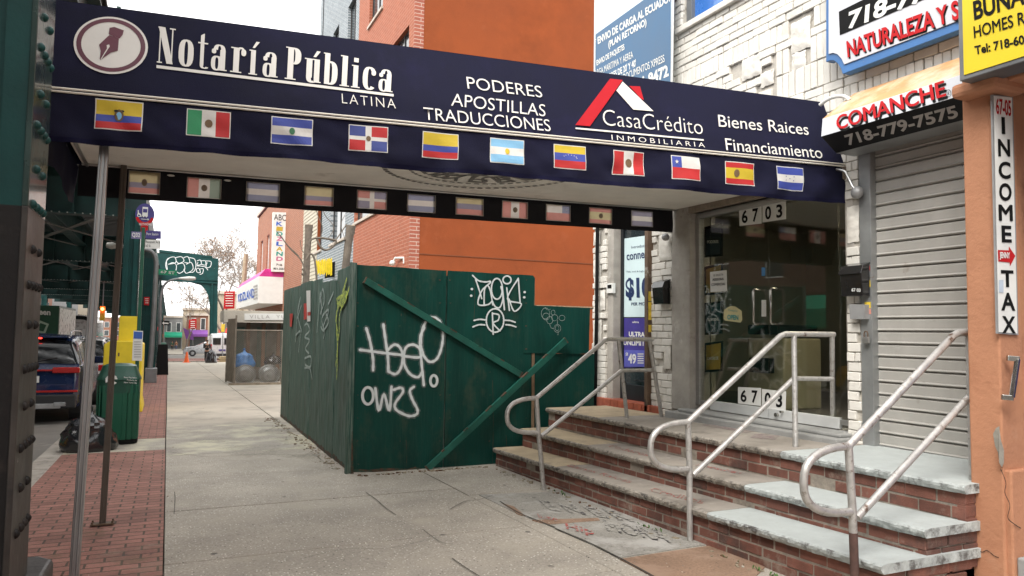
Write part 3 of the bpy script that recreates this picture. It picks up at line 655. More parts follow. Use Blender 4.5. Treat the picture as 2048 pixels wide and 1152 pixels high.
# graffiti on the side sheets
PSG = (PSd[0]+PSd[1]*.017, PSd[1]); c7 = lambda L: [(430+x/3.032, 400+y/3.032) for x, y in L]; gr = MB()
for L in ([(620,800),(640,560),(650,700),(640,560)], [(640,690),(665,610),(655,540),(640,620)], [(660,760),(690,680),(680,670),(650,720),(665,800),(660,835)], [(690,630),(720,560)], [(675,690),(690,740),(660,790),(645,770)],
          [(490,860),(500,690),(520,590),(505,700),(528,800)], [(500,720),(525,640)], [(490,820),(520,800),(508,920)],
          [(545,760),(560,750),(575,790),(545,830),(575,850),(550,900),(572,930)], [(545,960),(582,950),(580,1010),(550,1000),(548,960)], [(545,1020),(575,1020),(590,1085)]):
    stroke(gr, PSG, c7(L), .038)
gr.build('pale_graffiti', M_spth, fence, label='faded white tags on the side sheets', kind='stuff')
gr = MB()
for L in ([(800,480),(770,580),(745,660),(738,760),(745,900),(740,1080)], [(825,500),(795,590),(755,640),(735,720),(748,830),(735,1000)], [(790,520),(760,620),(740,620),(775,640)], [(775,560),(800,590),(760,680),(755,800),(745,860)], [(740,605),(800,560),(745,640),(780,600)]):
    stroke(gr, PSG, c7(L), .05)
gr.build('yellow_graffiti', M_yel, fence, label='yellow green vertical scribble')
M_paper = mat('paper_white', (.62, .62, .60), .7, var=.08, vs=5, bump=0); M_pred = mat('sticker_red', (.45, .04, .035), .6, var=.2, bump=0)
for q, m in (([(555,550),(580,548),(580,735),(560,738)], M_paper), ([(540,628),(557,626),(559,722),(540,726)], M_pred), ([(562,680),(580,678),(580,700),(562,702)], M_pred), ([(455,690),(474,688),(466,768),(455,768)], M_pred)):
    mb = MB(); PST = (PSd[0]+PSd[1]*(.020 if m is M_paper else .022), PSd[1]); ppoly(mb, PST, c7(q)); mb.build('sticker', m, fence)
# ================================================================ WHITE BRICK SHOP BUILDING
XF = 5.9
M_wb = mat('white_painted_brick', (.70, .675, .62), .8, spec=.2, var=.08, vs=4, bump=.7, bs=30, island=.06, spot=[((.50, .43, .34), 2.2, .60, .78), ((.16, .08, .06), 7, .69, .74)])
M_wm = mat('white_painted_mortar', (.46, .43, .38), .9, var=.2, vs=6, bump=.7, bs=40, spot=[((.13, .11, .09), 5, .56, .68)])
M_wr = mat('white_rough_stone', (.69, .66, .60), .85, var=.12, vs=9, bump=1, bs=22, spot=((.2, .16, .12), 9, .64, .72))
shop = thing('shop_building', 'white painted brick building with glass doors and a roller shutter beside the awning', 'building', (XF, 7, gz(7)))
holes = [(5.82, 7.62, 5.64, 9.9), (8.27, 9.42, .4, 3.42), (5.1, 7.82, .4, 3.32), (2.4, 4.95, .4, 3.42)]
def inhole(a, b, z0, z1):
    for h in holes:
        if b > h[0]+.005 and a < h[1]-.005 and z1 > h[2]+.01 and z0 < h[3]-.01: return h
    return None
mb = MB()
for y0, y1, z0, z1 in ((9.42, 9.80, -.3, 3.42), (7.82, 8.27, -.3, 3.42), (4.95, 5.1, -.3, 3.42), (2.4, 9.8, 3.42, 5.64), (5.1, 7.42, 3.17, 3.42), (2.4, 5.82, 5.64, 7.6), (7.62, 9.8, 5.64, 7.6), (2.4, 9.8, 7.6, 9.5), (7.42, 7.82, 3.32, 3.42)):
    mb.box(XF+.03, XF+.32, y0, y1, z0, z1)
mb.build('wall', M_wm, shop)
random.seed(21); bk = MB(); rs = MB()
def brick(y0, y1, z0, z1, out=0.0, q=.0):
    y0, y1 = sorted((y0, y1)); y0 = max(y0, 2.4); y1 = min(y1, 9.8)
    h = inhole(y0, y1, z0, z1)
    if h:
        if y0 < h[0] and h[0]-y0 > .05: y1 = h[0]
        elif y1 > h[1] and y1-h[1] > .05: y0 = h[1]
        else: return
    if y1-y0 < .03: return
    j = random.uniform(-.006, .006)-out; tl = random.uniform(-.004, .004)
    vs = [(x, y, z) for x in (XF+j, XF+.06) for y in (y0, y1) for z in (z0, z1)]
    vs = [(x+(tl if y == y0 and x < XF+.03 else 0), y+random.uniform(-.003, .003), z+random.uniform(-.003, .003)) for x, y, z in vs]
    bk.add(vs, [(0,1,3,2), (4,6,7,5), (0,4,5,1), (2,3,7,6), (0,2,6,4), (1,5,7,3)])
def rock(y0, y1, z0, z1, out=.045):
    h = inhole(y0, y1, z0, z1)
    if h: return
    nu, nv = max(3, int((y1-y0)/.025)), max(3, int((z1-z0)/.025)); o = len(rs.v); s_ = random.random()*50
    for j in range(nv+1):
        for i in range(nu+1):
            a, b_ = i/nu, j/nv; e = min(a, 1-a, b_, 1-b_)*min(nu, nv)/1.5; e = min(1, e)
            d = out*(.5+1.1*noise.noise(Vector((a*nu*.45, b_*nv*.45, s_+9)))+.8*abs(noise.noise(Vector((a*3.1*nu/8, b_*3.1*nv/8, s_))))+.45*noise.noise(Vector((a*nu*.9, b_*nv*.9, s_))))*e
            rs.v.append((XF+.012-d-.006*e, y0+(y1-y0)*a+.012*noise.noise(Vector((j*.7, a*3, s_))), z0+(z1-z0)*b_+.012*noise.noise(Vector((i*.7, 5, s_)))))
    for j in range(nv):
        for i in range(nu): rs.f.append((o+j*(nu+1)+i, o+j*(nu+1)+i+1, o+(j+1)*(nu+1)+i+1, o+(j+1)*(nu+1)+i)); rs.m.append(0)
rocks = []
for (u0, v0, u1, v1) in ((1580, 48, 1620, 92), (1582, 110, 1610, 132), (1482, 118, 1522, 146), (1519, 148, 1546, 166)):
    a, b_ = on(PX(XF), u0, v0), on(PX(XF), u1, v1); rocks.append((min(a.y, b_.y), max(a.y, b_.y), min(a.z, b_.z), max(a.z, b_.z)))
rocks += [(7.84, 8.12, 2.62, 2.98), (9.58, 9.80, 2.5, 2.8), (9.55, 9.80, 1.5, 1.85), (9.45, 9.6, 2.0, 2.3), (4.95, 5.09, 2.55, 2.9), (9.6, 9.8, 3.0, 3.2), (7.86, 8.0, 1.2, 1.5)]
for r in rocks:
    rs = MB(); rock(*r, out=.011)
    if rs.f: rs.build('rough_stone', M_wr, shop, smooth=True)
def hitrock(y0, y1, z0, z1): return any(y1 > r[0]+.03 and y0 < r[1]-.03 and z1 > r[2]+.02 and z0 < r[3]-.02 for r in rocks)
z = .5; row = 0; Hh = .0915
while z < 9.4:
    if 3.80 < z < 3.9 or 4.80 < z < 4.86:           # rowlock band
        y = 2.4
        while y < 9.8:
            w = .085+random.uniform(-.006, .006)
            if not hitrock(y, y+w, z, z+.2): brick(y, y+w-.008, z, z+.198, random.uniform(.0, .006))
            y += w
        z += .205; continue
    if 4.1 < z < 4.2:                                # patchwork of standing, lying and rough bricks
        y = 2.4; ztop = z+.55
        while y < 9.8:
            w = random.choice((.24, .3, .42, .55)); k = random.random()
            if k < .45:
                yy = y
                while yy < y+w-.03:
                    if not hitrock(yy, yy+.08, z, z+.27): brick(yy, yy+.075, z, z+.272, random.uniform(-.002, .004))
                    if not hitrock(yy, yy+.08, z+.28, ztop): brick(yy, yy+.075, z+.28, ztop-.008, random.uniform(-.002, .004))
                    yy += .086
            else:
                zz = z; r2 = 0
                while zz < ztop-.04:
                    yy = y-(.1 if r2 % 2 else 0)
                    while yy < y+w-.02:
                        a, b_ = max(yy, y), min(yy+.235, y+w-.01)
                        if b_-a > .04 and not hitrock(a, b_, zz, zz+.08): brick(a, b_, zz, zz+.084, random.uniform(-.002, .004))
                        yy += .247
                    zz += .0915; r2 += 1
            y += w
        z = ztop; continue
    y = 2.3-(.12 if row % 2 else 0)+random.uniform(-.01, .01)
    while y < 9.8:
        L = .235+random.uniform(-.012, .008)
        if not hitrock(y, y+L, z, z+.08): brick(y, y+L, z, z+.083, .007 if random.random() < .05 else 0)
        y += L+.012
    z += Hh; row += 1
bk.build('brick_face', M_wb, shop, bevel=.006, seg=1); 
bp = MB()
for k in range(14):
    yy = 7.1+.247*(k % 2)+random.uniform(-.1, .1); zz = 5.0+.0915*int(k*.45); bp.box(XF-.0125, XF+.02, yy, yy+.22, zz+.004, zz+.076)

# concrete pilasters
M_pil = mat('grey_rendered_pilaster', (.36, .335, .30), .92, var=.18, vs=5, bump=.6, bs=30, spot=[((.17, .14, .115), 4, .60, .74), ((.55, .53, .49), 3, .6, .72)])
mb = MB(); mb.box(XF-.02, XF+.3, 7.43, 7.80, .70, 3.32); mb.build('concrete_pilaster', M_pil, shop, bevel=.012)
mb = MB(); mb.box(XF+.03, XF+.3, 9.27, 9.42, .6, 3.42); mb.build('concrete_pilaster', M_pil, shop, bevel=.012)
mb = MB(); mb.box(XF+.02, XF+.28, 5.02, 5.12, .70, 3.3); mb.build('concrete_pilaster', M_pil, shop, bevel=.01)
mb = MB(); mb.box(XF-.03, XF+.35, 5.08, 7.45, 3.17, 3.30); mb.build('door_lintel', mat('weathered_lintel', (.22, .18, .14), .9, var=.3, vs=8, bump=.5), shop, bevel=.01)
# raised grey threshold
M_thr = mat('painted_grey_concrete', (.285, .285, .275), .85, var=.15, vs=3, bump=.5, bs=35, spot=[((.42, .40, .36), 2.2, .60, .70), ((.17, .16, .15), 4, .6, .75)])
mb = MB(); mb.box(5.64, 6.2, 5.0, 7.62, .50, .70); mb.box(5.74, 6.2, 5.05, 7.5, .70, .735); mb.build('door_threshold', M_thr, shop, bevel=.012)
M_tb = mat('red_sill_brick', (.33, .085, .045), .8, var=.25, vs=9, bump=.5, island=.25)
mb = MB(); y = 8.02
while y < 9.55: mb.box(XF-.06, XF+.25, y+.005, y+.185, .56, .70); y += .195
mb.build('brick_sill', M_tb, shop, bevel=.008)
# ---- upstairs window
M_blu = mat('blue_window_film', (.035, .15, .48), .25, var=.15, vs=1.5, bump=0, coat=.6, spot=((.16, .36, .62), 1.5, .55, .75))
M_frm = mat('grey_window_frame', (.16, .17, .18), .5, .2)
mb = MB(); mb.box(XF+.14, XF+.16, 5.9, 7.55, 5.7, 8.0); w = mb.build('window', M_blu, shop)
mb = MB(); mb.box(XF+.08, XF+.18, 7.52, 7.62, 5.64, 8.1); mb.box(XF+.08, XF+.18, 5.82, 7.52, 5.64, 5.70); mb.box(XF+.08, XF+.18, 6.6, 6.65, 5.7, 8.1); mb.build('frame', M_frm, w, bevel=.004)
mb = MB(); mb.box(XF-.05, XF+.2, 5.75, 7.7, 5.55, 5.63); mb.build('sill', M_wr, w, bevel=.01)
# ---- glass doors
M_gl = glass('door_glass', (.88, .89, .85), 1.0); M_al = mat('brushed_aluminium', (.46, .46, .45), .38, .85, var=.1, vs=4, bump=.05, stretch=(1, 1, 12))
M_ald = mat('white_aluminium_rail', (.62, .63, .62), .45, .2, var=.08, vs=4, bump=.05); M_chr = mat('polished_steel', (.42, .41, .38), .2, 1, var=.05, bump=0)
XG = 6.0
door = thing('glass_door', 'frameless double glass door marked 6703 top and bottom with two polished pull handles', 'door', (XG, 6.2, .79))
mb = MB(); mb.box(XG, XG+.012, 5.275, 6.215, .85, 3.08); leaf1 = mb.build('glass_leaf', M_gl, door, label='right glass leaf')
mb = MB(); mb.box(XG, XG+.012, 6.228, 7.18, .85, 3.08); leaf2 = mb.build('glass_leaf', M_gl, door, label='left glass leaf')
for a, b_ in ((5.275, 6.215), (6.228, 7.18)):
    mb = MB(); mb.box(XG-.018, XG+.030, a, b_, .745, .855); mb.build('bottom_rail', M_ald, door, bevel=.004)
for yy in (6.10, 6.36):
    mb = MB(); pl = [(XG, 2.16), (XG-.07, 2.16), (XG-.085, 2.14), (XG-.085, 1.80), (XG-.07, 1.78), (XG, 1.78)]
    mb.tube([(x, yy, z) for x, z in pl], .015, 12); mb.build('pull_handle', M_chr, door, smooth=True)
mb = MB(); mb.tube([(XG-.05, 6.08, .80), (XG-.018, 6.08, .80)], .022, 14); mb.tube([(XG-.06, 6.0, .84), (XG-.018, 6.0, .84)], .012, 12); mb.build('door_lock', M_chr, door, smooth=True)
fr = thing('door_surround', 'aluminium surround with narrow glass side panels either side of the 6703 doors', 'door frame', (XG, 6.2, .79))
mb = MB(); mb.box(XG, XG+.012, 7.195, 7.36, .84, 3.10); mb.build('side_glass', M_gl, fr)
mb = MB(); mb.box(XG, XG+.012, 5.12, 5.262, .84, 3.10); mb.build('side_glass', M_gl, fr)
mb = MB(); mb.box(XG-.03, XG+.05, 7.36, 7.43, .79, 3.17); mb.box(XG-.03, XG+.05, 5.12, 7.36, 3.10, 3.17); mb.box(XG-.018, XG+.03, 7.19, 7.36, .79, .84); mb.box(XG-.018, XG+.03, 5.12, 5.262, .79, .84); mb.build('frame', M_al, fr, bevel=.004)
# number plates and notices stuck on the glass
M_wh = mat('white_vinyl', (.72, .72, .69), .55, var=.06, vs=4, bump=0); M_bk = mat('black_vinyl', (.008, .008, .008), .75, var=.1, bump=0, spec=.15)
PGl = PX(XG-.004)
def plate(parent, pl, q, m, name='plate', off=0.0, th=.003):
    b_ = MB(); P = [on(pl, *p, off) for p in q]; b_.prism(P, pl[1]*-th); return b_.build(name, m, parent)
for k, (q, s) in enumerate(((((1478, 417), (1523, 409), (1523, 447), (1479, 452)), '67'), (((1525, 409), (1571, 401), (1572, 438), (1525, 445)), '03'), (((1476, 774), (1522, 776), (1522, 812), (1476, 807)), '67'), (((1524, 778), (1572, 783), (1571, 821), (1524, 815)), '03'))):
    p = plate(leaf2 if k % 2 == 0 else leaf1, PGl, q, M_wh, 'number_plate', .0, .002)
    for c_, (a, b_) in zip(s, ((.12, .38), (.60, .86))):
        L = lambda t, r: (q[0][0]*(1-t)*(1-r)+q[1][0]*t*(1-r)+q[3][0]*(1-t)*r+q[2][0]*t*r, q[0][1]*(1-t)*(1-r)+q[1][1]*t*(1-r)+q[3][1]*(1-t)*r+q[2][1]*t*r)
        text(p, c_, PGl, L(a, .15), L(b_, .15), L(a, .88), M_bk, .028, 'numeral', off=.003)
p = plate(leaf2, PGl, ((1420, 544), (1453, 540), (1454, 582), (1421, 584)), M_wh, 'notice')
text(p, 'SE SOLICITA', PGl, (1427, 549), (1447, 547), (1427, 553), M_bk, .005, off=.003); text(p, 'ASESORA', PGl, (1425, 557), (1448, 555), (1425, 562), M_bk, .02, off=.003); text(p, 'COMERCIAL', PGl, (1423, 567), (1451, 565), (1423, 572), M_bk, .02, off=.003)
M_cream = mat('cream_card', (.62, .56, .30), .6, var=.1, bump=0); M_teal = mat('teal_ink', (.03, .30, .30), .6, bump=0)
p = plate(leaf2, PGl, ((1448, 620), (1455, 615), (1462, 612), (1470, 613), (1476, 617), (1483, 622), (1484, 640), (1481, 645), (1450, 641), (1447, 637)), M_cream, 'open_sign')
text(p, 'OPEN', PGl, (1455, 629), (1477, 630), (1455, 639), M_teal, .03, off=.003); text(p, 'Come In', PGl, (1457, 618), (1475, 620), (1457, 622), M_teal, .0, off=.003)
for q, m in ((((1523, 535), (1530, 535), (1530, 552), (1523, 552)), mat('blue_sticker', (.08, .25, .5), .5, bump=0)), (((1523, 600), (1532, 600), (1532, 633), (1523, 633)), M_wh)): plate(leaf1, PGl, q, m, 'sticker')
# framed posters hanging just behind the left side of the glass
M_pb = mat('dark_poster', (.012, .022, .032), .4, var=.2, bump=0); M_py = mat('amber_poster', (.42, .27, .03), .4, var=.2, bump=0); M_pt = mat('teal_poster', (.01, .05, .07), .4, var=.2, bump=0)
PIn = PX(6.10)
for i, (v0, v1, m, s) in enumerate(((450, 512, M_pb, 'PODERES'), (530, 588, M_py, ''), (606, 667, M_pt, 'TRADUCCIONES'), (686, 742, M_py, 'CARTAS DE'))):
    t = thing('framed_poster', ['black framed poster reading PODERES, topmost inside the glass', 'amber framed poster behind the white notice', 'dark teal framed poster level with the door handles', 'amber framed poster lowest inside the glass'][i], 'poster', on(PIn, 1425, v1), 'framed posters behind the glass')
    o1 = 6 if v0 < 600 else 2
    plate(t, PX(6.11), ((1408, v0-2+o1), (1444, v0-4), (1443, v1), (1408, v1+3)), M_bk, 'frame', 0, .02)
    plate(t, PIn, ((1412, v0+3+o1), (1441, v0), (1440, v1-4), (1412, v1-2)), m, 'print', 0, .004)
    if s: text(t, s, PIn, (1415, (v0+v1)/2), (1437, (v0+v1)/2-1), (1415, (v0+v1)/2+6), M_wh, .02, off=.003)
# ---- the room behind the glass
M_rm = mat('olive_cream_wall', (.32, .30, .235), .9, var=.06, bump=.05); M_fl = mat('office_floor', (.12, .11, .10), .5, var=.2)
room = thing('office_interior', 'dim cream office room seen through the 6703 glass doors', 'room', (8, 6.2, .76))
mb = MB(); mb.box(9.6, 9.7, 4.2, 9.2, .7, 3.4); mb.box(6.25, 9.6, 9.1, 9.2, .7, 3.4); mb.box(6.25, 9.6, 4.1, 4.2, .7, 3.4); mb.box(6.23, 6.3, 7.45, 9.1, .7, 3.4); mb.build('wall', M_rm, room)
mb = MB(); mb.box(6.2, 9.7, 4.1, 9.2, .70, .78); mb.build('floor', M_fl, room)
mb = MB(); mb.box(6.2, 9.7, 4.1, 9.2, 3.35, 3.42); mb.build('ceiling', M_rm, room)
lt = thing('ceiling_light', 'small lit square ceiling lamp inside the office', 'lamp', (6.6, 5.6, 3.3))
mb = MB(); mb.box(6.45, 6.75, 5.3, 5.7, 3.31, 3.33); mb.build('diffuser', emis('lit_lamp', (1, .88, .66), 20.0), lt); mb = MB(); mb.box(6.42, 6.78, 5.27, 5.73, 3.325, 3.35); mb.build('housing', M_wh, lt)
t = thing('photocopier', 'beige office copier standing inside the glass door', 'copier', (7.0, 7.2, .78))
M_cop = mat('beige_plastic', (.42, .38, .26), .5, var=.05, bump=0)
mb = MB(); mb.box(6.55, 7.15, 6.55, 7.15, .78, 1.62); mb.build('cabinet', M_cop, t, bevel=.02); mb = MB(); mb.box(6.5, 7.15, 6.6, 7.1, 1.66, 1.78); mb.build('scanner_lid', M_bk, t, bevel=.02)
mb = MB(); mb.box(6.48, 6.55, 6.7, 7.05, 1.20, 1.38); mb.build('paper_tray', M_bk, t, bevel=.01)
t = thing('desk', 'dark reception desk inside the office', 'desk', (8.4, 5.4, .78)); mb = MB(); mb.box(8.0, 8.7, 4.6, 6.2, 1.45, 1.5); mb.build('top', M_bk, t, bevel=.01)
mb = MB(); mb.box(8.05, 8.1, 4.65, 6.15, .78, 1.45); mb.build('front_panel', M_bk, t); mb = MB(); mb.box(8.1, 8.65, 4.65, 4.7, .78, 1.45); mb.box(8.1, 8.65, 6.1, 6.15, .78, 1.45); mb.build('side_panel', M_bk, t)
# ---- phone shop door on the left with posters
M_dkf = mat('dark_door_frame', (.022, .026, .03), .4, .3); M_lb = mat('pale_blue_poster', (.60, .74, .76), .5, var=.05, vs=2, bump=0)
M_nv = mat('navy_print', (.012, .03, .10), .5, bump=0); M_pu = mat('purple_poster', (.06, .045, .26), .5, var=.25, vs=3, bump=0); M_pu2 = mat('violet_price_card', (.11, .12, .48), .5, bump=0)
pd = thing('phone_shop_door', 'dark framed door of the phone shop pasted with pale blue and purple price posters', 'door', (6.1, 8.8, .7))
XD = 6.06
mb = MB(); mb.box(XD, XD+.08, 9.20, 9.27, .70, 3.42); mb.box(XD, XD+.08, 8.20, 8.27, .70, 3.42); mb.box(XD, XD+.08, 8.27, 9.20, 3.2, 3.42); mb.box(XD, XD+.08, 8.27, 9.20, .70, .92); mb.build('frame', M_dkf, pd, bevel=.005)
mb = MB(); mb.box(XD+.03, XD+.045, 8.27, 9.20, .92, 3.2); mb.build('pane', mat('dark_glass', (.03, .04, .045), .08, bump=0, spec=.8), pd)
mb = MB(); mb.box(XD-.012, XD, 8.45, 8.9, .98, 1.0); mb.build('door_rail', M_dkf, pd)
PD = PX(XD+.022)
p = plate(pd, PD, ((1243, 478), (1300, 470), (1300, 634), (1242, 634)), M_lb, 'poster', 0, .003)
text(p, 'Introducing', PD, (1263, 492), (1299, 487), (1263, 499), M_nv, 0, off=.003); text(p, 'connect', PD, (1253, 507), (1301, 500), (1254, 521), M_nv, .02, off=.003)
text(p, 'Talk, text & high-speed', PD, (1253, 542), (1302, 540), (1253, 546), M_nv, .0, off=.003); text(p, '$10', PD, (1251, 556), (1301, 554), (1252, 601), M_nv, .05, off=.003); text(p, 'PER MONTH', PD, (1263, 605), (1308, 604), (1263, 611), M_nv, .02, off=.003)
p = plate(pd, PD, ((1246, 636), (1300, 636), (1300, 734), (1247, 735)), M_pu, 'poster', 0, .003)
text(p, 'ultra', PD, (1265, 642), (1278, 642), (1265, 646), M_wh, .02, off=.003); text(p, 'ULTRA', PD, (1258, 663), (1290, 664), (1258, 673), M_wh, .04, off=.003); text(p, 'UNLIMITED', PD, (1247, 679), (1305, 681), (1247, 690), M_wh, .04, off=.003)
p = plate(pd, PD, ((1249, 700), (1300, 701), (1300, 734), (1249, 733)), M_pu2, 'price_card', .003, .003); text(p, '$', PD, (1252, 705), (1257, 705), (1252, 714), M_wh, .03, off=.007); text(p, '49', PD, (1257, 707), (1273, 708), (1257, 727), M_wh, .03, off=.007)
for i in range(5): text(p, '#', PD, (1276, 707+i*4.5), (1288, 707+i*4.5), (1276, 709+i*4.5), M_wh, 0, off=.007)
# rusty brown column with yellow stickers, thin black pipe, keypad, mailboxes, lamp
M_brn = mat('peeling_brown_steel', (.115, .075, .048), .7, .1, var=.25, vs=5, bump=.4, spot=[((.34, .31, .27), 4, .60, .70), ((.05, .03, .025), 5, .6, .7)], streak=False)
t = thing('steel_post', 'peeling brown steel post with yellow stickers between phone shop and mailbox', 'post', (5.88, 8.3, .7))
mb = MB(); mb.box(5.84, 5.98, 8.27, 8.345, .58, 3.38); mb.build('post', M_brn, t, bevel=.006)
M_stk = mat('yellow_sticker', (.72, .52, .05), .6, var=.3, vs=12, bump=0)
for v0, v1 in ((583, 602), (604, 640), (650, 664)): plate(t, PY(8.268), ((1297, v0), (1303, v0), (1303, v1), (1297, v1)), M_stk, 'sticker')
mb = MB(); P = [on(PX(5.84), 1195, 440), on(PX(5.84), 1193, 640), on(PX(5.84), 1190, 812)]; mb.tube(P, .028, 8); tag(mb.build('black_pipe', M_bk, None, smooth=True), 'thin black vertical pipe at the far corner of the white shop', 'pipe')
t = thing('keypad', 'small white entry keypad beside the phone shop door', 'keypad', (5.9, 9.2, 2.2)); plate(t, PX(5.9), ((1213, 567), (1225, 566), (1225, 586), (1213, 586)), M_wh, 'case', 0, .05); plate(t, PX(5.9), ((1215, 570), (1223, 569), (1223, 577), (1215, 577)), M_bk, 'display', .002, .002)
M_mbx = mat('black_enamel', (.012, .012, .013), .25, var=.1, bump=0, coat=.5)
def mailbox(y0, y1, z0, z1, lb, x0=5.77, m=None, num=None):
    t = thing('mailbox', lb, 'mailbox', (x0, (y0+y1)/2, z0)); mb = MB(); k = (z1-z0)
    mb.prism([(x0+.02, y0, z0), (x0, y0, z0+k*.75), (x0+.03, y0, z1), (XF-.01, y0, z1+.03), (XF-.01, y0, z0)], (0, y1-y0, 0)); mb.build('box', m or M_mbx, t, bevel=.006)
    mb = MB(); mb.prism([(x0-.012, y0-.008, z0+k*.76), (x0+.022, y0-.008, z1+.012), (XF-.01, y0-.008, z1+.045), (XF-.01, y0-.008, z1+.03), (x0+.03, y0-.008, z1), (x0, y0-.008, z0+k*.75)], (0, y1-y0+.016, 0)); mb.build('lid', m or M_mbx, t, bevel=.003)
    return t
mailbox(7.84, 8.07, 2.04, 2.32, 'plain black mailbox on the white brick between the two doors')
t = mailbox(4.82, 5.06, 2.03, 2.30, 'black mailbox numbered 67 03 between the glass doors and the shutter'); text(t, '67 03', PX(5.786), (1704, 576), (1722, 577), (1704, 583), M_wh, .02, off=.006)
M_gb = mat('grey_letter_box', (.33, .33, .33), .5, .3)
t = thing('junction_box', 'flat grey metal box below the numbered mailbox', 'box', (5.85, 4.9, 1.8)); plate(t, PX(5.82), ((1698, 608), (1729, 609), (1729, 638), (1700, 638)), M_gb, 'box', 0, .07)
t = thing('bulkhead_lamp', 'small grey round lamp and bent cable at the end of the awning', 'lamp', (5.8, 4.95, 3.0)); mb = MB(); c = on(PX(5.82), 1714, 385); mb.ball(c, .05, .06, .06, 12); mb.build('globe', M_gb, t, smooth=True)
mb = MB(); mb.tube([on(PX(5.8), *p) for p in smoothpts([(1640, 336), (1685, 341), (1695, 352), (1705, 372), (1712, 380)])], .012, 6); mb.build('cable', M_al, t, smooth=True)
t = thing('dome_camera', 'small grey dome camera under the awning beside the plain mailbox', 'camera', (5.85, 7.9, 3.1)); mb = MB(); mb.ball(on(PX(5.83), 1331, 474), .05, .055, .05, 12); mb.build('dome', M_gb, t, smooth=True)
mb = MB(); mb.tube([(5.9, 7.93, 3.14), (5.84, 7.93, 3.14)], .03, 10); mb.build('mount', M_wh, t, smooth=True)
# white conduit over the end of the shutter box
mb = MB(); mb.tube([on(PX(5.72), *p) for p in smoothpts([(1640, 210), (1655, 199), (1672, 193), (1688, 193), (1700, 200)])], .018, 8); tag(mb.build('white_conduit', M_wh, None, smooth=True), 'curved white conduit above the shutter box end', 'conduit')
# ================================================================ ROLLER SHUTTER
M_sh = mat('galvanised_shutter', (.40, .385, .355), .55, .12, var=.1, vs=3, bump=.12, bs=70, stretch=(1, 1, .5), spot=[((.23, .19, .15), 3.5, .64, .78), ((.52, .51, .48), 2, .6, .8)])
M_trk = mat('galvanised_track', (.33, .34, .34), .45, .6, var=.15, vs=5, bump=.15, spot=((.22, .15, .1), 7, .66, .74))
sh = thing('roller_shutter', 'closed ribbed grey metal roller shutter right of the glass doors', 'shutter', (5.98, 4.1, .64))
mb = MB(); prof = []; z = .655; k = 0
while z < 3.42:
    prof += [(5.99, z), (5.962, z+.004), (5.952, z+.012), (5.956, z+.022), (5.962, z+.026), (5.960, z+.098), (5.972, z+.108), (5.99, z+.112)]; z += .1165
n_ = len(prof)
for yy in (3.0, 4.80):
    mb.v += [(x, yy, zz) for x, zz in prof]
for i in range(n_-1): mb.f.append((i, i+1, n_+i+1, n_+i)); mb.m.append(0)
s_ = mb.build('slats', M_sh, sh, smooth=True)
mb = MB(); mb.prism([(5.94, 3.0, .615), (5.94, 3.0, .66), (6.0, 3.0, .66), (6.0, 3.0, .615)], (0, 1.8, 0)); mb.build('bottom_bar', M_trk, sh, bevel=.005)
mb = MB(); mb.box(5.90, 6.02, 4.80, 4.835, .62, 3.4); mb.box(5.885, 5.90, 4.80, 4.925, .62, 3.4); mb.box(5.90, 6.0, 4.885, 4.925, .62, 3.4); mb.build('guide_track', M_trk, sh, bevel=.004)
plate(sh, PX(5.883), ((1726, 560), (1740, 560), (1741, 574), (1727, 574)), M_stk, 'sticker'); plate(sh, PX(5.883), ((1726, 530), (1739, 530), (1740, 540), (1726, 540)), M_pred, 'sticker'); plate(sh, PX(5.882), ((1729, 604), (1741, 604), (1741, 616), (1729, 616)), M_stk, 'sticker'); plate(sh, PX(5.881), ((1730, 618), (1741, 618), (1742, 628), (1730, 628)), mat('pink_sticker', (.6, .25, .2), .6, bump=0), 'sticker')
t = thing('padlock', 'steel padlock hanging on the left shutter track', 'padlock', on(PX(5.85), 1732, 682)); q = on(PX(5.85), 1732, 680)
mb = MB(); mb.box(q.x-.015, q.x+.015, q.y-.032, q.y+.032, q.z-.03, q.z+.03); mb.build('body', M_al, t, bevel=.006); mb = MB(); mb.tube([(q.x, q.y-.02, q.z+.02), (q.x, q.y-.02, q.z+.06), (q.x, q.y-.01, q.z+.08), (q.x, q.y+.01, q.z+.08), (q.x, q.y+.02, q.z+.06), (q.x, q.y+.02, q.z+.02)], .006, 8); mb.build('shackle', M_brn, t, smooth=True)
# shutter box with painted lettering
M_org = mat('orange_varnish', (.46, .25, .11), .6, var=.25, vs=3, bump=.15, spot=[((.66, .55, .42), 1.6, .46, .66), ((.30, .22, .16), 5, .62, .75)], stretch=(1, .4, 3))
M_shw = mat('white_sign_paint', (.58, .60, .64), .4, var=.07, vs=2.5, bump=.05, spot=((.50, .50, .52), 2, .6, .8)); M_shb = mat('black_sign_paint', (.008, .008, .009), .5, var=.2, bump=.05, spec=.2)
M_rd = mat('red_sign_paint', (.46, .016, .02), .6, spec=.15, var=.1, bump=0); M_gy = mat('silver_sign_paint', (.40, .38, .36), .5, var=.1, bump=0)
hb = thing('shutter_housing', 'roller shutter box painted white over black, reading COMANCHE 718-779-7575', 'shutter box', (5.6, 4, 3.4))
YA, YB = 4.95, 2.4; pr = [(5.45, 3.67), (5.43, 3.50), (5.62, 3.365), (5.86, 3.36), (5.86, 3.97)]
mb = MB(); k = len(pr)
for yy in (YA, YB): mb.v += [(x, yy, z) for x, z in pr]
mb.f += [(0, 1, k+1, k), (1, 2, k+2, k+1), (2, 3, k+3, k+2), (4, 0, k, k+4), tuple(range(k)), tuple(range(k, 2*k))]; mb.m += [0, 1, 2, 3, 0, 0]
mb.build('housing', [M_shw, M_shb, M_trk, M_org], hb, bevel=.004)
def pl3(a, b_, c): a, b_, c = map(Vector, (a, b_, c)); n_ = (b_-a).cross(c-a).normalized(); n_ = n_ if n_.dot(CAMP-a) > 0 else -n_; return (a, n_)
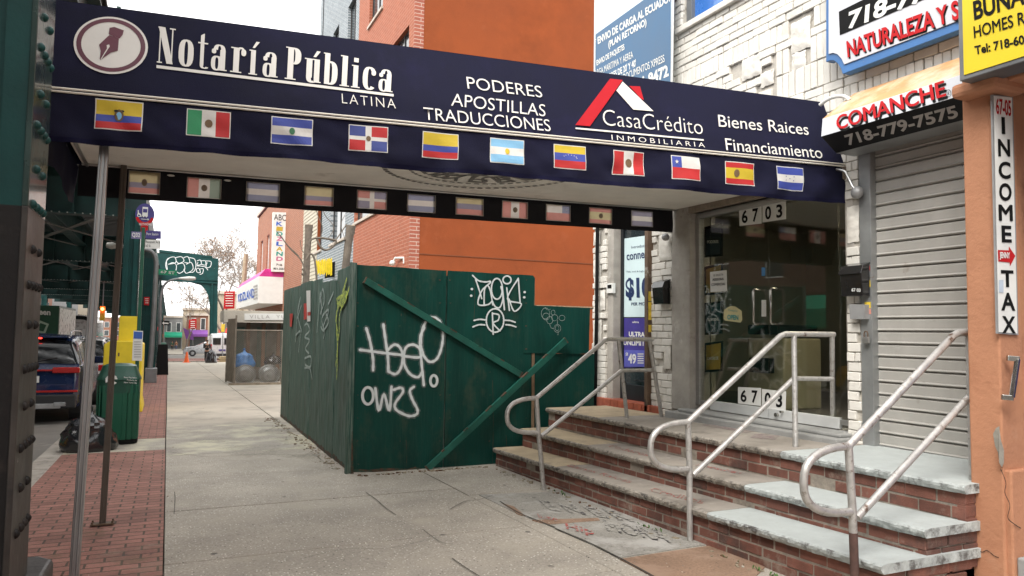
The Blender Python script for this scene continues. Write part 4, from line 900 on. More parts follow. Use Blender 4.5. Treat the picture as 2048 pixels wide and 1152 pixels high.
PW = pl3((5.45, YA, 3.67), (5.43, YA, 3.50), (5.45, YB, 3.67)); PBk = pl3((5.43, YA, 3.50), (5.62, YA, 3.365), (5.43, YB, 3.50))
text(hb, 'COMANCHE', PW, (1676, 238), (1893, 165), (1678, 266), M_bk, .03, 'lettering_shadow', off=.003); text(hb, 'COMANCHE', PW, (1672, 233), (1889, 160), (1675, 261), M_rd, .03, off=.006)
mb = MB(); ringpx(mb, PW, (1898, 187), 5, 7, .004, .005); mb.build('mark', M_bk, hb); text(hb, 'R', PW, (1896, 184), (1900, 183), (1896, 191), M_bk, .0, off=.005)
text(hb, '718-779-7575', PBk, (1688, 270), (1911, 209), (1697, 291), M_gy, .03, off=.004)
# ================================================================ SIGNS ABOVE
M_bf = mat('blue_sign_frame', (.045, .15, .37), .45, var=.15, vs=3, bump=.1, spot=((.28, .24, .18), 6, .68, .75)); M_bn = mat('white_vinyl_banner', (.56, .57, .61), .42, var=.06, vs=2, bump=.25, bs=3)
sg = thing('banner_sign', 'blue framed white banner with red NATURALEZA lettering above the shutter box', 'sign', (5.7, 4.2, 4.2))
PB1 = PX(5.74); out = [(1652, -160), (1652, 124), (1660, 121), (1668, 121), (1676, 128), (1682, 138), (1685, 148), (1990, 32), (1990, -340)]
mb = MB(); mb.prism([on(PB1, *p) for p in out], (.10, 0, 0)); mb.build('frame', M_bf, sg, bevel=.004)
inn = [(1659, -150), (1659, 108), (1668, 106), (1677, 109), (1685, 118), (1690, 129), (1990, 14), (1990, -320)]
mb = MB(); mb.prism([on(PB1, *p, .012) for p in inn], (.01, 0, 0)); mb.build('banner', M_bn, sg)
mb = MB(); ppoly(mb, PB1, [(1680, 24), (1682, 71), (1990, -60), (1990, -130)], .016); mb.build('black_band', M_bk, sg)
text(sg, '718-779', PB1, (1697, 26), (1885, -50), (1700, 60), M_wh, .035, off=.019, shear=.15); text(sg, 'NATURALEZA Y SA', PB1, (1697, 86), (1945, -6), (1700, 119), M_bk, .03, 'lettering_shadow', off=.015); text(sg, 'NATURALEZA Y SA', PB1, (1695, 83), (1942, -9), (1698, 116), M_rd, .03, off=.018)
ys_ = thing('yellow_sign', 'yellow sign with black HOMES lettering in a grey steel frame over the orange pier', 'sign', (4.75, 3, 3.4))
M_ysg = mat('yellow_sign_face', (.66, .50, .012), .4, var=.06, vs=2, bump=.05); M_gfr = mat('grey_steel_frame', (.17, .175, .18), .5, .5, var=.2, vs=6, bump=.1)
X0 = 4.75; a = on(PX(X0), 1919, 163); zt, zb_ = 4.6, a.z; y1, y0 = a.y, 1.6
mb = MB(); mb.box(X0, X0+.2, y0, y1, zb_, zt); mb.build('frame', M_gfr, ys_, bevel=.006)
mb = MB(); mb.box(X0-.006, X0, y0+.03, y1-.035, zb_+.032, zt-.03); mb.build('face', M_ysg, ys_)
PYs = PX(X0-.006)
text(ys_, 'BUNA', PYs, (1946, 3), (2048, -32), (1949, 41), M_bk, .03, off=.003); text(ys_, 'HOMES RE', PYs, (1947, 53), (2062, 18), (1949, 77), M_bk, .022, off=.003); text(ys_, 'Tel: 718-60', PYs, (1949, 92), (2048, 69), (1951, 110), M_bk, .03, off=.003)
# blue freight board at the left corner
bb = thing('freight_billboard', 'blue and white board listing ENVIO DE CARGA services at the corner of the white building', 'sign', (5.7, 8.5, 4.5))
M_bbl = mat('steel_blue_board', (.055, .135, .25), .5, var=.1, vs=2, bump=.05); M_bbw = mat('pale_board', (.62, .70, .76), .5, var=.06, vs=1, bump=.05)
PBB = PX(5.72)
mb = MB(); mb.prism([on(PBB, *p) for p in ((1189, 230), (1189, -150), (1343, -330), (1343, 200))], (.03, 0, 0)); mb.build('board', M_bbw, bb)
mb = MB(); ppoly(mb, PBB, [(1190, 228), (1190, 70), (1290, -2), (1342, -60), (1342, 198)], .003); mb.build('blue_panel', M_bbl, bb)
for x_ in (1189, 1343):
    mb = MB(); mb.tube([on(PBB, x_, 230 if x_ < 1300 else 200), on(PBB, x_+(3 if x_ < 1300 else 6), -150)], .018, 6); mb.build('edge_pipe', M_al, bb, smooth=True)
for s, tl, tr, bl, bo in (('* ENVIO DE CARGA AL ECUADOR', (1189, 78), (1345, -18), (1190, 93), .035), ('(PLAN RETORNO)', (1217, 83), (1293, 36), (1218, 100), .035), ('* ENVIO DE PAQUETES', (1189, 123), (1249, 87), (1190, 136), .03), ('* CARGA MARITIMA Y AEREA', (1182, 145), (1266, 101), (1183, 158), .015), ('* CONTENEDORES DE 20\' Y 40\'', (1178, 168), (1272, 118), (1179, 181), .03), ('* ENVIO DE DOCUMENTOS XPRESS', (1208, 166), (1329, 108), (1209, 180), .015), ('718-366-8472', (1232, 178), (1336, 128), (1234, 200), .04)):
    text(bb, s, PBB, tl, tr, bl, M_wh, bo, off=.006)
# ================================================================ ORANGE PIER
M_or = mat('orange_stucco', (.43, .205, .118), .92, spec=.2, var=.10, vs=2, bump=1.0, bs=24, spot=[((.34, .15, .085), 2, .55, .8), ((.50, .29, .19), 1.3, .60, .8), ((.20, .10, .06), 12, .73, .77)])
M_cem = mat('bare_cement', (.26, .24, .20), .95, var=.3, vs=9, bump=.8, bs=30)
pier = thing('orange_pier', 'orange stucco pier with a chipped corner and INCOME TAX sign at the right edge', 'pier', (5.1, 3.2, gz(3.2)))
def nbox(x0, x1, y0, y1, z0, z1, name='stucco', m=M_or, bv=.012): b_ = MB(); b_.box(x0, x1, y0, y1, z0, z1); return b_.build(name, m, pier, bevel=bv)
nbox(5.0, 5.24, 3.10, 3.32, -.3, 3.75); nbox(5.02, 5.9, 3.06, 3.30, -.3, .79, 'plinth'); nbox(5.24, 5.9, 3.14, 3.3, .79, 3.75, 'return_wall')
nbox(5.0, 5.5, 1.2, 3.10, 3.36, 3.75, 'lintel'); nbox(4.86, 5.2, 3.0, 3.31, 3.30, 3.40, 'capital', bv=.03)
mb = MB(); q = [(1986, 868), (1992, 856), (1999, 852), (1999, 925), (1996, 905), (1990, 892)]; mb.poly([on(PX(4.997), *p) for p in q]); q2 = [(1998, 852), (2002, 880), (2008, 900), (2008, 925), (2004, 935), (1998, 925)]; mb.poly([on(PY(3.086), *p) for p in q2]); mb.build('chipped_cement', M_cem, pier)
M_crk = mat('crack', (.03, .02, .015), 1, bump=0)
mb = MB(); stroke(mb, PX(4.998), [(1950, 1098), (1965, 1104), (1975, 1101), (1990, 1112), (1998, 1115)], .005, .003); stroke(mb, PY(3.055), [(2000, 938), (2010, 965), (2008, 985), (2018, 1010), (2014, 1035), (2030, 1050), (2040, 1056)], .006, .004)
mb.build('crack', M_crk, pier)
nbox(5.05, 5.9, 2.5, 3.06, -.3, .235, 'shop_step', M_thr); 
it = thing('income_tax_sign', 'narrow white vertical sign reading 67-05 INCOME TAX with a red arrow', 'sign', (5.1, 3.08, 2)); PI = PY(3.085)
plate(it, PI, ((1984, 189), (2026, 193), (2037, 670), (1995, 667)), mat('grey_edge', (.25, .25, .25), .5), 'backing', 0, .012); plate(it, PI, ((1987, 192), (2023, 195), (2034, 667), (1997, 664)), M_wh, 'face', .003, .002)
text(it, '67-05', PI, (1990, 196), (2020, 201), (1991, 229), M_rd, .02, off=.006)
for c_, q in (('I', (2001, 234, 2008, 268)), ('N', (1994, 278, 2018, 313)), ('C', (1995, 323, 2019, 358)), ('O', (1996, 366, 2021, 402)), ('M', (1995, 409, 2023, 442)), ('E', (2001, 451, 2021, 485)), ('T', (2000, 540, 2025, 574)), ('A', (2000, 585, 2028, 621)), ('X', (2002, 632, 2029, 666))):
    text(it, c_, PI, (q[0], q[1]), (q[2], q[1]+1), (q[0]+1, q[3]), M_bk, .03, off=.006)
mb = MB(); ppoly(mb, PI, [(1994, 500), (2016, 501), (2016, 493), (2029, 512), (2018, 533), (2018, 525), (1995, 523)], .006); mb.build('arrow', M_rd, it); text(it, 'JENNY', PI, (1996, 504), (2017, 505), (1997, 520), M_wh, .04, off=.009)
mb = MB(); ppoly(mb, PI, [(1996, 560), (2005, 560), (2005, 585), (1996, 585)], .0065); mb.build('small_label', mat('pale_blue_label', (.45, .52, .6), .6, bump=0), it)
t = thing('pull_handle', 'chrome angular pull handle on the orange pier', 'handle', on(PY(3.05), 2020, 800)); PH = PY(3.02)
mb = MB(); mb.bar(on(PH, 2035, 718), on(PH, 2024, 795), .022, .03, upv=(0, -1, 0)); mb.build('grip', M_chr, t, bevel=.004); mb = MB(); mb.bar(on(PY(3.06), 2014, 716), on(PH, 2038, 718), .03, .035); mb.build('bracket', M_chr, t, bevel=.004); mb = MB(); mb.bar(on(PY(3.06), 2003, 794), on(PH, 2026, 796), .03, .035); mb.build('bracket', M_chr, t, bevel=.004)
# shop front beyond the pier
sf = thing('blue_shop_front', 'dark blue shop front set back behind the orange pier', 'shop front', (5.7, 2.2, .2)); mb = MB(); mb.box(5.5, 5.6, 1.0, 3.12, .2, 3.36); mb.build('panel', mat('deep_blue_panel', (.03, .045, .16), .4, var=.2), sf)
mb = MB(); mb.box(5.42, 5.5, 3.06, 3.13, .24, 3.36); mb.build('jamb', mat('blue_paint', (.10, .13, .33), .5), sf)
for i in range(10):
    z = 1.2+.16*i; a_ = (i*37 % 10)/10; cc = [(.6, .45, .05), (.5, .08, .05), (.1, .2, .45), (.55, .5, .45), (.15, .35, .12)][i % 5]
    mb = MB(); mb.box(5.33, 5.345, 2.98, 3.10, z, z+.13); tag(mb.build('magazine', mat('magazine_cover_%d' % (i % 5), cc, .4, var=.5, vs=25, bump=0)), ['yellow', 'red', 'blue', 'cream', 'green'][i % 5]+' packet hanging in the '+('lower' if i < 5 else 'upper')+' row beside the orange pier', 'packet', 'packets hanging beside the pier')
# ================================================================ AWNING
M_navy = mat('navy_awning_cloth', (.0105, .0110, .028), .8, spec=.12, var=.16, vs=2.2, bump=.35, bs=160, spot=[((.015, .0145, .045), 1.6, .55, .75), ((.10, .10, .12), 26, .755, .78)])
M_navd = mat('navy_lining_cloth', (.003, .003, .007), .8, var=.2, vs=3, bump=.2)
M_soff = mat('cream_awning_lining', (.80, .78, .72), .8, var=.10, vs=1.6, bump=.15, bs=30, spot=((.40, .37, .31), 1.6, .62, .8))
M_trim = mat('cream_piping', (.70, .66, .58), .45, var=.08, bump=0)
M_let = mat('cream_awning_letters', (.66, .64, .60), .6, var=.06, vs=4, bump=0, spot=((.45, .43, .40), 9, .66, .8))
M_mar = mat('maroon_print', (.105, .022, .04), .6, var=.12, bump=0)
AL, AR = -0.82, 5.9
def trimp(s): return Vector((AL+(AR-AL)*s, 5.56+(5.10-5.56)*s, 3.19+(3.315-3.19)*s))
# fascia plane fitted through the photo's top edge
TL0 = trimp(0)+Vector((0, .24, .66)); TR0 = trimp(1)+Vector((0, .24, .66))
def fix(u, v, y):       # height of a photo point on the vertical plane Y=y
    return on(PY(y), u, v)
a_ = fix(113, 0, 5.79); b_ = fix(1640, 203, 5.34)
def topp(s): return Vector((AL+(AR-AL)*s, 5.79+(5.34-5.79)*s, a_.z+(b_.z-a_.z)*s))
PFa = pl3(trimp(0), trimp(1), topp(.0))
aw = thing('awning', 'long navy blue cloth awning with cream lettering reaching from the shop to the kerb', 'awning', (2.5, 6.6, 3.2))
def fascia(s, t):
    s2 = s; p = trimp(s2).lerp(topp(s2), t)
    q = PFa[1]*(-.020*max(0, .25-t)*4*(.5+noise.noise(Vector((s*14, t*2, 0)))))
    return p+q-PFa[1]*.001
mb = MB(); mb.grid(fascia, 120, 12)
# rear slope, roof and ends
def rearp(s, t): p = Vector((AL+(AR-AL)*s, 7.75, 3.13+.12*s)); q = Vector((AL+(AR-AL)*s, 7.50, topp(s).z)); return p.lerp(q, t)
mb.grid(rearp, 20, 3); mb.grid(lambda s, t: topp(s).lerp(rearp(s, 1), t), 40, 4)
mb.add([trimp(0), topp(0), rearp(0, 1), rearp(0, 0)], [(0, 1, 2, 3)]); mb.add([trimp(1), topp(1), rearp(1, 1), rearp(1, 0)], [(0, 1, 2, 3)])
mb.build('canopy_cloth', M_navy, aw, smooth=True)
mb = MB()
for dz in (0, -.022): mb.tube([trimp(s/20)+PFa[1]*.012+Vector((0, 0, dz)) for s in range(21)], .0075, 6)
mb.build('piping', M_trim, aw, smooth=True)
# front valance with soft folds
def val(s, t, off=0.0):
    p = trimp(s); H_ = .315+.035*s+.004*math.sin(s*23)*t
    w = (.048*noise.noise(Vector((s*15+t*.8, t*1.1, 3)))+.030*noise.noise(Vector((s*38-t*1.5, t*2, 8))))*(.25+.75*t)
    n_ = Vector((-.068, -1, 0)).normalized()
    return p+Vector((0, 0, -.03-H_*t))+n_*(.004+w*1.1+off)
mb = MB(); mb.grid(val, 220, 10); mb.build('front_valance', M_navy, aw, smooth=True)
mb = MB(); mb.grid(lambda s, t: val(s, .90+.1*t, .0025), 220, 2); mb.build('valance_hem', mat('navy_hem', (.0065, .0066, .025), .8, spec=.12, var=.2, vs=8, bump=.3, bs=90), aw, smooth=True)
# left end valance and back valance
def lval(s, t): 
    a = Vector((AL, 5.56, 3.19)).lerp(Vector((AL+.02, 7.75, 3.13)), s); return a+Vector((-.03*t+.03*noise.noise(Vector((s*6, t*2, 1)))*t, 0, -.03-(.31+.04*math.sin(s*9))*t))
mb = MB(); mb.grid(lval, 30, 8); mb.build('end_valance', M_navy, aw, smooth=True)
def bval(s, t, off=0.0):
    x = AL+.02+(AR-.06-AL)*s; z = 3.14+.12*s
    w = (.03*noise.noise(Vector((s*11, t*1.1, 13)))+.012*noise.noise(Vector((s*30, t*2, 5))))*t
    return Vector((x, 7.75+w-off, z-.30*t))

# white lining (ceiling) and its steel frame
def soff(s, t): x = AL+.05+(AR-.08-AL)*s; return Vector((x, 5.60-.44*s+(7.72-5.60+.44*s)*t, 3.135+.118*s-.012*math.sin(math.pi*t)))
mb = MB(); mb.grid(soff, 40, 12); mb.build('lining', M_soff, aw, smooth=True)
mb = MB(); P = [soff(i/30, .985)+Vector((0, 0, -.012)) for i in range(31)]; mb.tube(P, .011, 6); P = [soff(.006, i/10)+Vector((0, 0, -.014)) for i in range(11)]; mb.tube(P, .016, 6); mb.tube([soff(i/30, .04)+Vector((0, 0, -.016)) for i in range(31)], .014, 6)
mb.build('frame_tube', M_al, aw, smooth=True)
for u, v in ((342, 351), (455, 361)): 
    mb = MB(); mb.ball(on(PY(7.70), u, v), .035, .02, .01, 8); mb.build('clip', M_wh, aw)
# dashed round seal printed on the lining
PSf = (Vector((2.6, 7, 3.165)), Vector((0, 0, -1))); sl = MB()
cL, cR, cB = on(PSf, 737, 354), on(PSf, 1118, 372), on(PSf, 960, 381); cc = (cL+cR)/2; R1 = (cR-cL).length/2; 
cc.y = cB.y-R1*.97
M_seal = mat('grey_seal_print', (.17, .165, .155), .8, bump=0)
for Rr, w_, dash in ((R1, .022, 70), (R1*.76, .016, 52)):
    for i in range(dash):
        a = 2*math.pi*i/dash; ca, sa = math.cos(a), math.sin(a); c_ = cc+Vector((ca*Rr, sa*Rr, 0)); t_ = Vector((-sa, ca, 0))*Rr*math.pi/dash*.62; n_ = Vector((ca, sa, 0))*w_
        zf = Vector((0, 0, 3.135+.118*((c_.x-AL)/(AR-AL))-.016-3.165))
        if 5.55 < c_.y < 7.68: sl.poly([c_-t_-n_+zf, c_+t_-n_+zf, c_+t_+n_+zf, c_-t_+n_+zf])
sl.build('seal_print', M_seal, aw, kind='stuff')
def soffz(p): return 3.135+.118*((p.x-AL)/(AR-AL))-.018
for s, a0 in (('NOTARY PUBLIC', 0),):
    for i, ch in enumerate('NOTARY PUBLIC'):
        if ch == ' ': continue
        a = math.radians(172-i*13.6+0); Rr = R1*.52; p = cc+Vector((-math.cos(a)*Rr*-1, math.sin(a)*Rr, 0)); p.z = soffz(p)
        rx = Vector((math.sin(a), -math.cos(a), 0)); ry = Vector((math.cos(a), math.sin(a), 0)); h = .15; w_ = .10
        text(aw, ch, PSf, p-rx*w_+ry*h, p+rx*w_+ry*h, p-rx*w_-ry*h, M_seal, .0, 'seal_letter', off=0)
sl = MB(); p = cc+Vector((0, .28, 0)); p.z = soffz(p); pts = []
for i in range(10): r_ = .14 if i % 2 == 0 else .06; a = math.pi*i/5+.3; pts.append(p+Vector((math.sin(a)*r_, math.cos(a)*r_, 0)))
sl.poly(pts); sl.build('seal_star', M_seal, aw)
# ---- front lettering
def bodoni(parent, word, x0s, base0, base1, capdir):
    """tall condensed letters with thick stems and hair serifs; x0s = (left,right) photo x of each letter"""
    for ch, (xa, xb) in zip(word, x0s):
        if ch == ' ': continue
        b_ = MB(); lay = [0]
        def W_(a, h):    # a 0..1 across the letter, h in cap heights
            x = xa+(xb-xa)*a; f = (x-base0[0])/(base1[0]-base0[0]); y = base0[1]+(base1[1]-base0[1])*f; ch_ = capdir[0]+(capdir[1]-capdir[0])*f
            return on(PFa, x+ch_*.05*h, y-ch_*h, .006+lay[0]*.0003)
        def quad(*pts): b_.poly([W_(*p) for p in pts]); lay[0] += 1
        def rect(a0, a1, h0, h1): quad((a0, h0), (a1, h0), (a1, h1), (a0, h1))
        def ring(cx, cy, ox, oy, ix, iy, a0=0, a1=360, k=20, pw=.75):
            n_ = k; o = len(b_.v); f = lambda v_: (abs(v_)**pw)*(1 if v_ >= 0 else -1)
            for i in range(n_+1):
                a = math.radians(a0+(a1-a0)*i/n_); c_, s_2 = f(math.cos(a)), f(math.sin(a))
                b_.v.append(tuple(W_(cx+ox*c_, cy+oy*s_2))); b_.v.append(tuple(W_(cx+ix*c_, cy+iy*s_2)))
            for i in range(n_): b_.f.append((o+2*i, o+2*i+2, o+2*i+3, o+2*i+1)); b_.m.append(0)
            lay[0] += 1
        X = .74
        if ch == 'N':
            rect(.10, .17, .0, 1); rect(.0, .30, 0, .035); quad((.02, 1), (.40, 1), (.92, 0), (.56, 0)); rect(.80, .87, 0.0, 1); rect(.66, 1, .965, 1); rect(0, .3, .965, 1)
        elif ch == 'o': ring(.5, X/2, .5, X/2+.015, .12, X/2-.04)
        elif ch == 't': rect(.25, .62, .08, .93); quad((.25, .93), (.62, .93), (.62, 1), (.42, .97)); rect(0, 1, X-.04, X); ring(.72, .10, .47, .11, .14, .08, 180, 330, 10)
        elif ch == 'a': rect(.55, .88, .0, .60); ring(.5, X-.2, .38, .21, .10, .17, 0, 170, 12); ring(.36, .2, .36, .215, .10, .17); rect(.55, 1, 0, .035); ring(.16, X-.20, .14, .07, 0, 0)
        elif ch == 'r': rect(.18, .56, 0, X); rect(0, .74, 0, .035); rect(0, .3, X-.035, X); ring(.66, X-.18, .28, .20, .10, .15, 20, 150, 8); ring(.84, X-.13, .16, .10, 0, 0)
        elif ch in 'íi':
            rect(.2, .75, 0, X); rect(0, 1, 0, .035); rect(0, .4, X-.035, X)
            if ch == 'i': rect(.22, .74, .84, .98)
            else: quad((.35, .80), (.62, .80), (1.15, 1.0), (.75, 1.0))
        elif ch == 'P': rect(.15, .52, 0, 1); rect(0, .7, 0, .035); rect(0, .3, .965, 1); ring(.5, .74, .5, .26, .12, .21, -90, 90, 14)
        elif ch in 'úu':
            rect(.12, .46, .14, X); rect(0, .3, X-.035, X); ring(.46, .16, .34, .18, .05, .12, 180, 300, 10); rect(.58, .90, 0, X); rect(.46, .7, X-.035, X); rect(.6, 1, 0, .035)
            if ch == 'ú': quad((.5, .80), (.66, .80), (.92, 1.0), (.70, 1.0))
        elif ch == 'b': rect(.1, .45, 0, 1); rect(0, .3, .965, 1); ring(.5, X/2, .5, X/2+.01, .12, X/2-.05, -110, 110, 16)
        elif ch == 'l': rect(.2, .75, 0, 1); rect(0, 1, 0, .035); rect(0, .4, .965, 1)
        elif ch == 'c': ring(.52, X/2, .52, X/2+.015, .14, X/2-.045, 45, 315, 16); ring(.82, X-.17, .17, .09, 0, 0)
        b_.build('letter', M_let, parent)
k1 = lambda *L: [(a/2.88, b/2.88) for a, b in L]; k4 = lambda *L: [(560+a/2.743, 560+b/2.743) for a, b in L]
bodoni(aw, 'Notaría', k1((903, 1003), (1025, 1112), (1135, 1192), (1213, 1305), (1325, 1412), (1430, 1480), (1510, 1598)), (314, 126), (787, 186), (72, 58))
bodoni(aw, 'Pública', k4((25, 110), (130, 222), (232, 312), (326, 378), (388, 436), (450, 522), (538, 616)), (314, 126), (787, 186), (72, 58))
mb = MB(); ppoly(mb, PFa, [(313, 131), (787, 189), (787, 194), (313, 137)], .006); mb.build('underline', M_let, aw)
A = PFa
text(aw, 'LATINA', A, (683, 188), (790, 199), (684, 207), M_let, -.012, sp=1.25, off=.006)
text(aw, 'PODERES', A, (932, 154), (1081, 173), (935, 178), M_let, -.005, off=.006); text(aw, 'APOSTILLAS', A, (903, 187), (1090, 210), (902, 212), M_let, -.005, off=.006); text(aw, 'TRADUCCIONES', A, (846, 215), (1098, 240), (848, 240), M_let, -.005, off=.006)
text(aw, 'CasaCrédito', A, (1204, 219), (1402, 239), (1206, 251), M_let, -.012, off=.006); text(aw, 'INMOBILIARIA', A, (1222, 270), (1408, 286), (1223, 280), M_let, -.005, sp=1.5, off=.006)
text(aw, 'Bienes Raices', A, (1435, 230), (1614, 248), (1437, 254), M_let, 0, off=.006); text(aw, 'Financiamiento', A, (1449, 277), (1641, 295), (1452, 301), M_let, 0, off=.006)
c5 = lambda L: [(1080+x/2.88, y/2.88) for x, y in L]; M_rlogo = mat('red_awning_print', (.42, .016, .024), .7, spec=.12, var=.1, vs=4, bump=0)
mb = MB(); ppoly(mb, A, c5([(202, 722), (286, 729), (475, 463), (402, 455)]), .006); ppoly(mb, A, c5([(512, 497), (574, 500), (596, 578), (578, 570)]), .006); mb.build('red_roof_logo', M_rlogo, aw)
mb = MB(); ppoly(mb, A, c5([(438, 524), (474, 472), (652, 643), (535, 633)]), .0065); ppoly(mb, A, c5([(203, 736), (941, 804), (941, 813), (203, 745)]), .006); mb.build('white_roof_logo', M_let, aw)
# round fountain-pen emblem
C0 = on(A, 223, 91); ex = on(A, 296, 97)-C0; ey = on(A, 226, 35)-C0
def disc(r0, r1, m, off, name='emblem'):
    b_ = MB(); k = 48
    if r0 == 0: b_.poly([C0+ex*r1*x+ey*r1*y+A[1]*off for x, y in ell(k)])
    else:
        for i in range(k):
            (x0, y0), (x1, y1) = ell(k)[i], ell(k)[(i+1) % k]; b_.poly([C0+(ex*x+ey*y)*r+A[1]*off for (x, y, r) in ((x0, y0, r0), (x1, y1, r0), (x1, y1, r1), (x0, y0, r1))])
    return b_.build(name, m, aw)
disc(0, 1.0, M_let, .006); disc(.80, .93, M_mar, .008, 'emblem_ring')
mb = MB(); k0 = lambda L: [(a/2.88, b/2.88) for a, b in L]
ppoly(mb, A, k0([(632, 165), (660, 160), (714, 180), (708, 205), (690, 226), (655, 215), (627, 200)]), .009)
ppoly(mb, A, k0([(630, 207), (686, 226), (680, 296), (640, 308), (580, 350), (576, 342), (581, 298), (572, 262)]), .0092)
mb.build('pen_nib', M_mar, aw); mb = MB(); ppoly(mb, A, k0([(616, 266), (630, 262), (634, 274), (622, 290), (585, 348), (581, 346), (618, 285)]), .011); mb.build('nib_slit', M_let, aw)
# ---- flags
FC = {}
def fc(n_, c): return mat('flag_'+n_, c, .65, var=.07, vs=9, bump=.05)
Y_, B_, R_, Wt, G_, LB, NB = fc('yellow', (.58, .43, .03)), fc('blue', (.045, .07, .33)), fc('red', (.46, .022, .024)), fc('white', (.66, .65, .62)), fc('green', (.03, .26, .11)), fc('sky', (.22, .48, .72)), fc('navy', (.04, .06, .24))
Db = fc('dull_white', (.66, .62, .56)); dY, dB, dR, dW, dG = fc('dull_yellow', (.68, .60, .36)), fc('dull_blue', (.34, .32, .40)), fc('dull_red', (.68, .32, .28)), fc('dull_cream', (.80, .76, .70)), fc('dull_green', (.36, .44, .36)); dNv = fc('dull_navy', (.34, .36, .48))
Em = fc('emblem_brown', (.16, .10, .05)); Eg = fc('emblem_green', (.04, .17, .08)); Bkf = fc('black', (.02, .02, .02))
def flag(fn, s0, s1, t0, t1, stripes, label, border=Wt, emb=None, tilt=0.0, off=.004):
    """stripes = list of (a0,a1,b0,b1,mat) in flag units (b from the top)"""
    def F(a, b, o): s = s0+(s1-s0)*a; t = t0+(t1-t0)*b+tilt*a; return fn(s, t, off+o)
    b_ = MB(); ds = (.022, .036)
    if fn is bval:      # only a printed rim, so that daylight reaches the field from behind
        e0, e1 = .03, .05
        for (a0, a1, c0, c1) in ((0, 1, 0, e1), (0, 1, 1-e1, 1), (0, e0, e1, 1-e1), (1-e0, 1, e1, 1-e1)): b_.grid(lambda a, b: F(a0+(a1-a0)*a, c0+(c1-c0)*b, 0), 10, 4)
    else: b_.grid(lambda a, b: F(a, b, 0), 12, 8)
    o = b_.build('flag', border, aw, label=label)
    b_ = MB(); ml = []
    for (a0, a1, b0, b1, m) in stripes:
        if m not in ml: ml.append(m)
        g = lambda a, b: F(ds[0]+(1-2*ds[0])*(a0+(a1-a0)*a), ds[1]+(1-2*ds[1])*(b0+(b1-b0)*b), .0022)
        b_.grid(g, max(2, int((a1-a0)*12)), max(2, int((b1-b0)*8)), ml.index(m))
    b_.build('flag_field', ml, o)
    if emb:
        for (ca, cb, ra, rb, m, k) in emb:
            b_ = MB()
            if k == 's': pts = [((1 if i % 2 == 0 else .42)*math.sin(math.pi*i/5), -(1 if i % 2 == 0 else .42)*math.cos(math.pi*i/5)) for i in range(10)]
            else: pts = ell(12)
            b_.poly([F(ca+ra*x, cb+rb*y, .0055+(.001 if m in (Wt, LB) else 0)) for x, y in pts]); b_.build('flag_emblem', m, o)
H3 = lambda a, b, c, m=None: [(0, 1, 0, .3333, a), (0, 1, .3333, .6667, b), (0, 1, .6667, 1, c)]
V3 = lambda a, b, c: [(0, .3333, 0, 1, a), (.3333, .6667, 0, 1, b), (.6667, 1, 0, 1, c)]
CO = lambda a, b, c: [(0, 1, 0, .5, a), (0, 1, .5, .75, b), (0, 1, .75, 1, c)]
DR = lambda b, r, w: [(0, .42, 0, .42, b), (.58, 1, 0, .42, r), (0, .42, .58, 1, r), (.58, 1, .58, 1, b), (0, 1, .42, .58, w), (.42, .58, 0, .42, w), (.42, .58, .58, 1, w)]
crest = [(.5, .50, .10, .20, Em, 'e'), (.5, .52, .06, .13, LB, 'e')]
sm = lambda m: [(.5, .5, .07, .13, m, 'e')]
def spos(u): # parameter s of a photo x on the front valance
    p = on((trimp(0), Vector((-.068, -1, 0)).normalized()), u, 180+(u-108)*.095+40); return (p.x-AL)/(AR-AL)
vz = [.5*math.cos(math.radians(a)) for a in range(0, 181, 26)]
FL = [(190, 286, .13, .76, CO(Y_, B_, R_), 'yellow blue red flag with an eagle crest', crest+[(.44, .36, .05, .04, Bkf, 'e'), (.56, .36, .05, .04, Bkf, 'e')]), (373, 461, .16, .74, V3(G_, Wt, R_), 'green white red flag', [(.5, .5, .09, .15, Em, 'e'), (.5, .45, .04, .08, Eg, 'e')]),
      (542, 625, .16, .76, H3(B_, Wt, B_), 'blue white blue flag with small green seal', sm(Eg)), (697, 775, .17, .76, DR(NB, R_, Wt), 'quartered blue and red flag with white cross', [(.5, .5, .06, .10, Em, 'e')]),
      (844, 916, .18, .78, CO(Y_, B_, R_), 'plain yellow blue red flag', None), (979, 1047, .18, .78, H3(LB, Wt, LB), 'sky blue and white flag with a sun', [(.5, .5, .07, .12, Y_, 'e')]),
      (1106, 1170, .19, .78, H3(Y_, B_, R_), 'yellow blue red flag with an arc of stars', [(.5+v_*.42, .53-.12*math.sqrt(max(0, 1-4*v_*v_)), .018, .026, Wt, 's') for v_ in vz]), (1225, 1287, .20, .80, V3(R_, Wt, R_), 'red white red flag with a small crest', [(.5, .5, .11, .18, Em, 'e'), (.5, .5, .07, .12, Eg, 'e')]),
      (1340, 1398, .20, .82, [(0, .34, 0, .5, B_), (.34, 1, 0, .5, Wt), (0, 1, .5, 1, R_)], 'white and red flag with one star on blue', [(.17, .27, .07, .10, Wt, 's')]), (1449, 1507, .22, .82, [(0, 1, 0, .25, R_), (0, 1, .25, .75, Y_), (0, 1, .75, 1, R_)], 'red yellow red flag with a crest', [(.38, .5, .09, .17, Em, 'e'), (.38, .5, .05, .10, R_, 'e')]),
      (1551, 1605, .22, .84, H3(B_, Wt, B_), 'blue and white flag with five small stars', [(.5, .5, .025, .035, B_, 's'), (.36, .42, .025, .035, B_, 's'), (.64, .42, .025, .035, B_, 's'), (.36, .58, .025, .035, B_, 's'), (.64, .58, .025, .035, B_, 's')])]
for u0, u1, t0, t1, st, lb, em in FL: flag(val, spos(u0), spos(u1), t0-.10, t1-.09, st, lb, Wt, em)
def sb(u, v): p = on(PY(7.73), u, v); return (p.x-AL-.02)/(AR-.06-AL)
M_fb = mat('grey_flag_backing', (.48, .46, .43), .8, var=.1, bump=0)
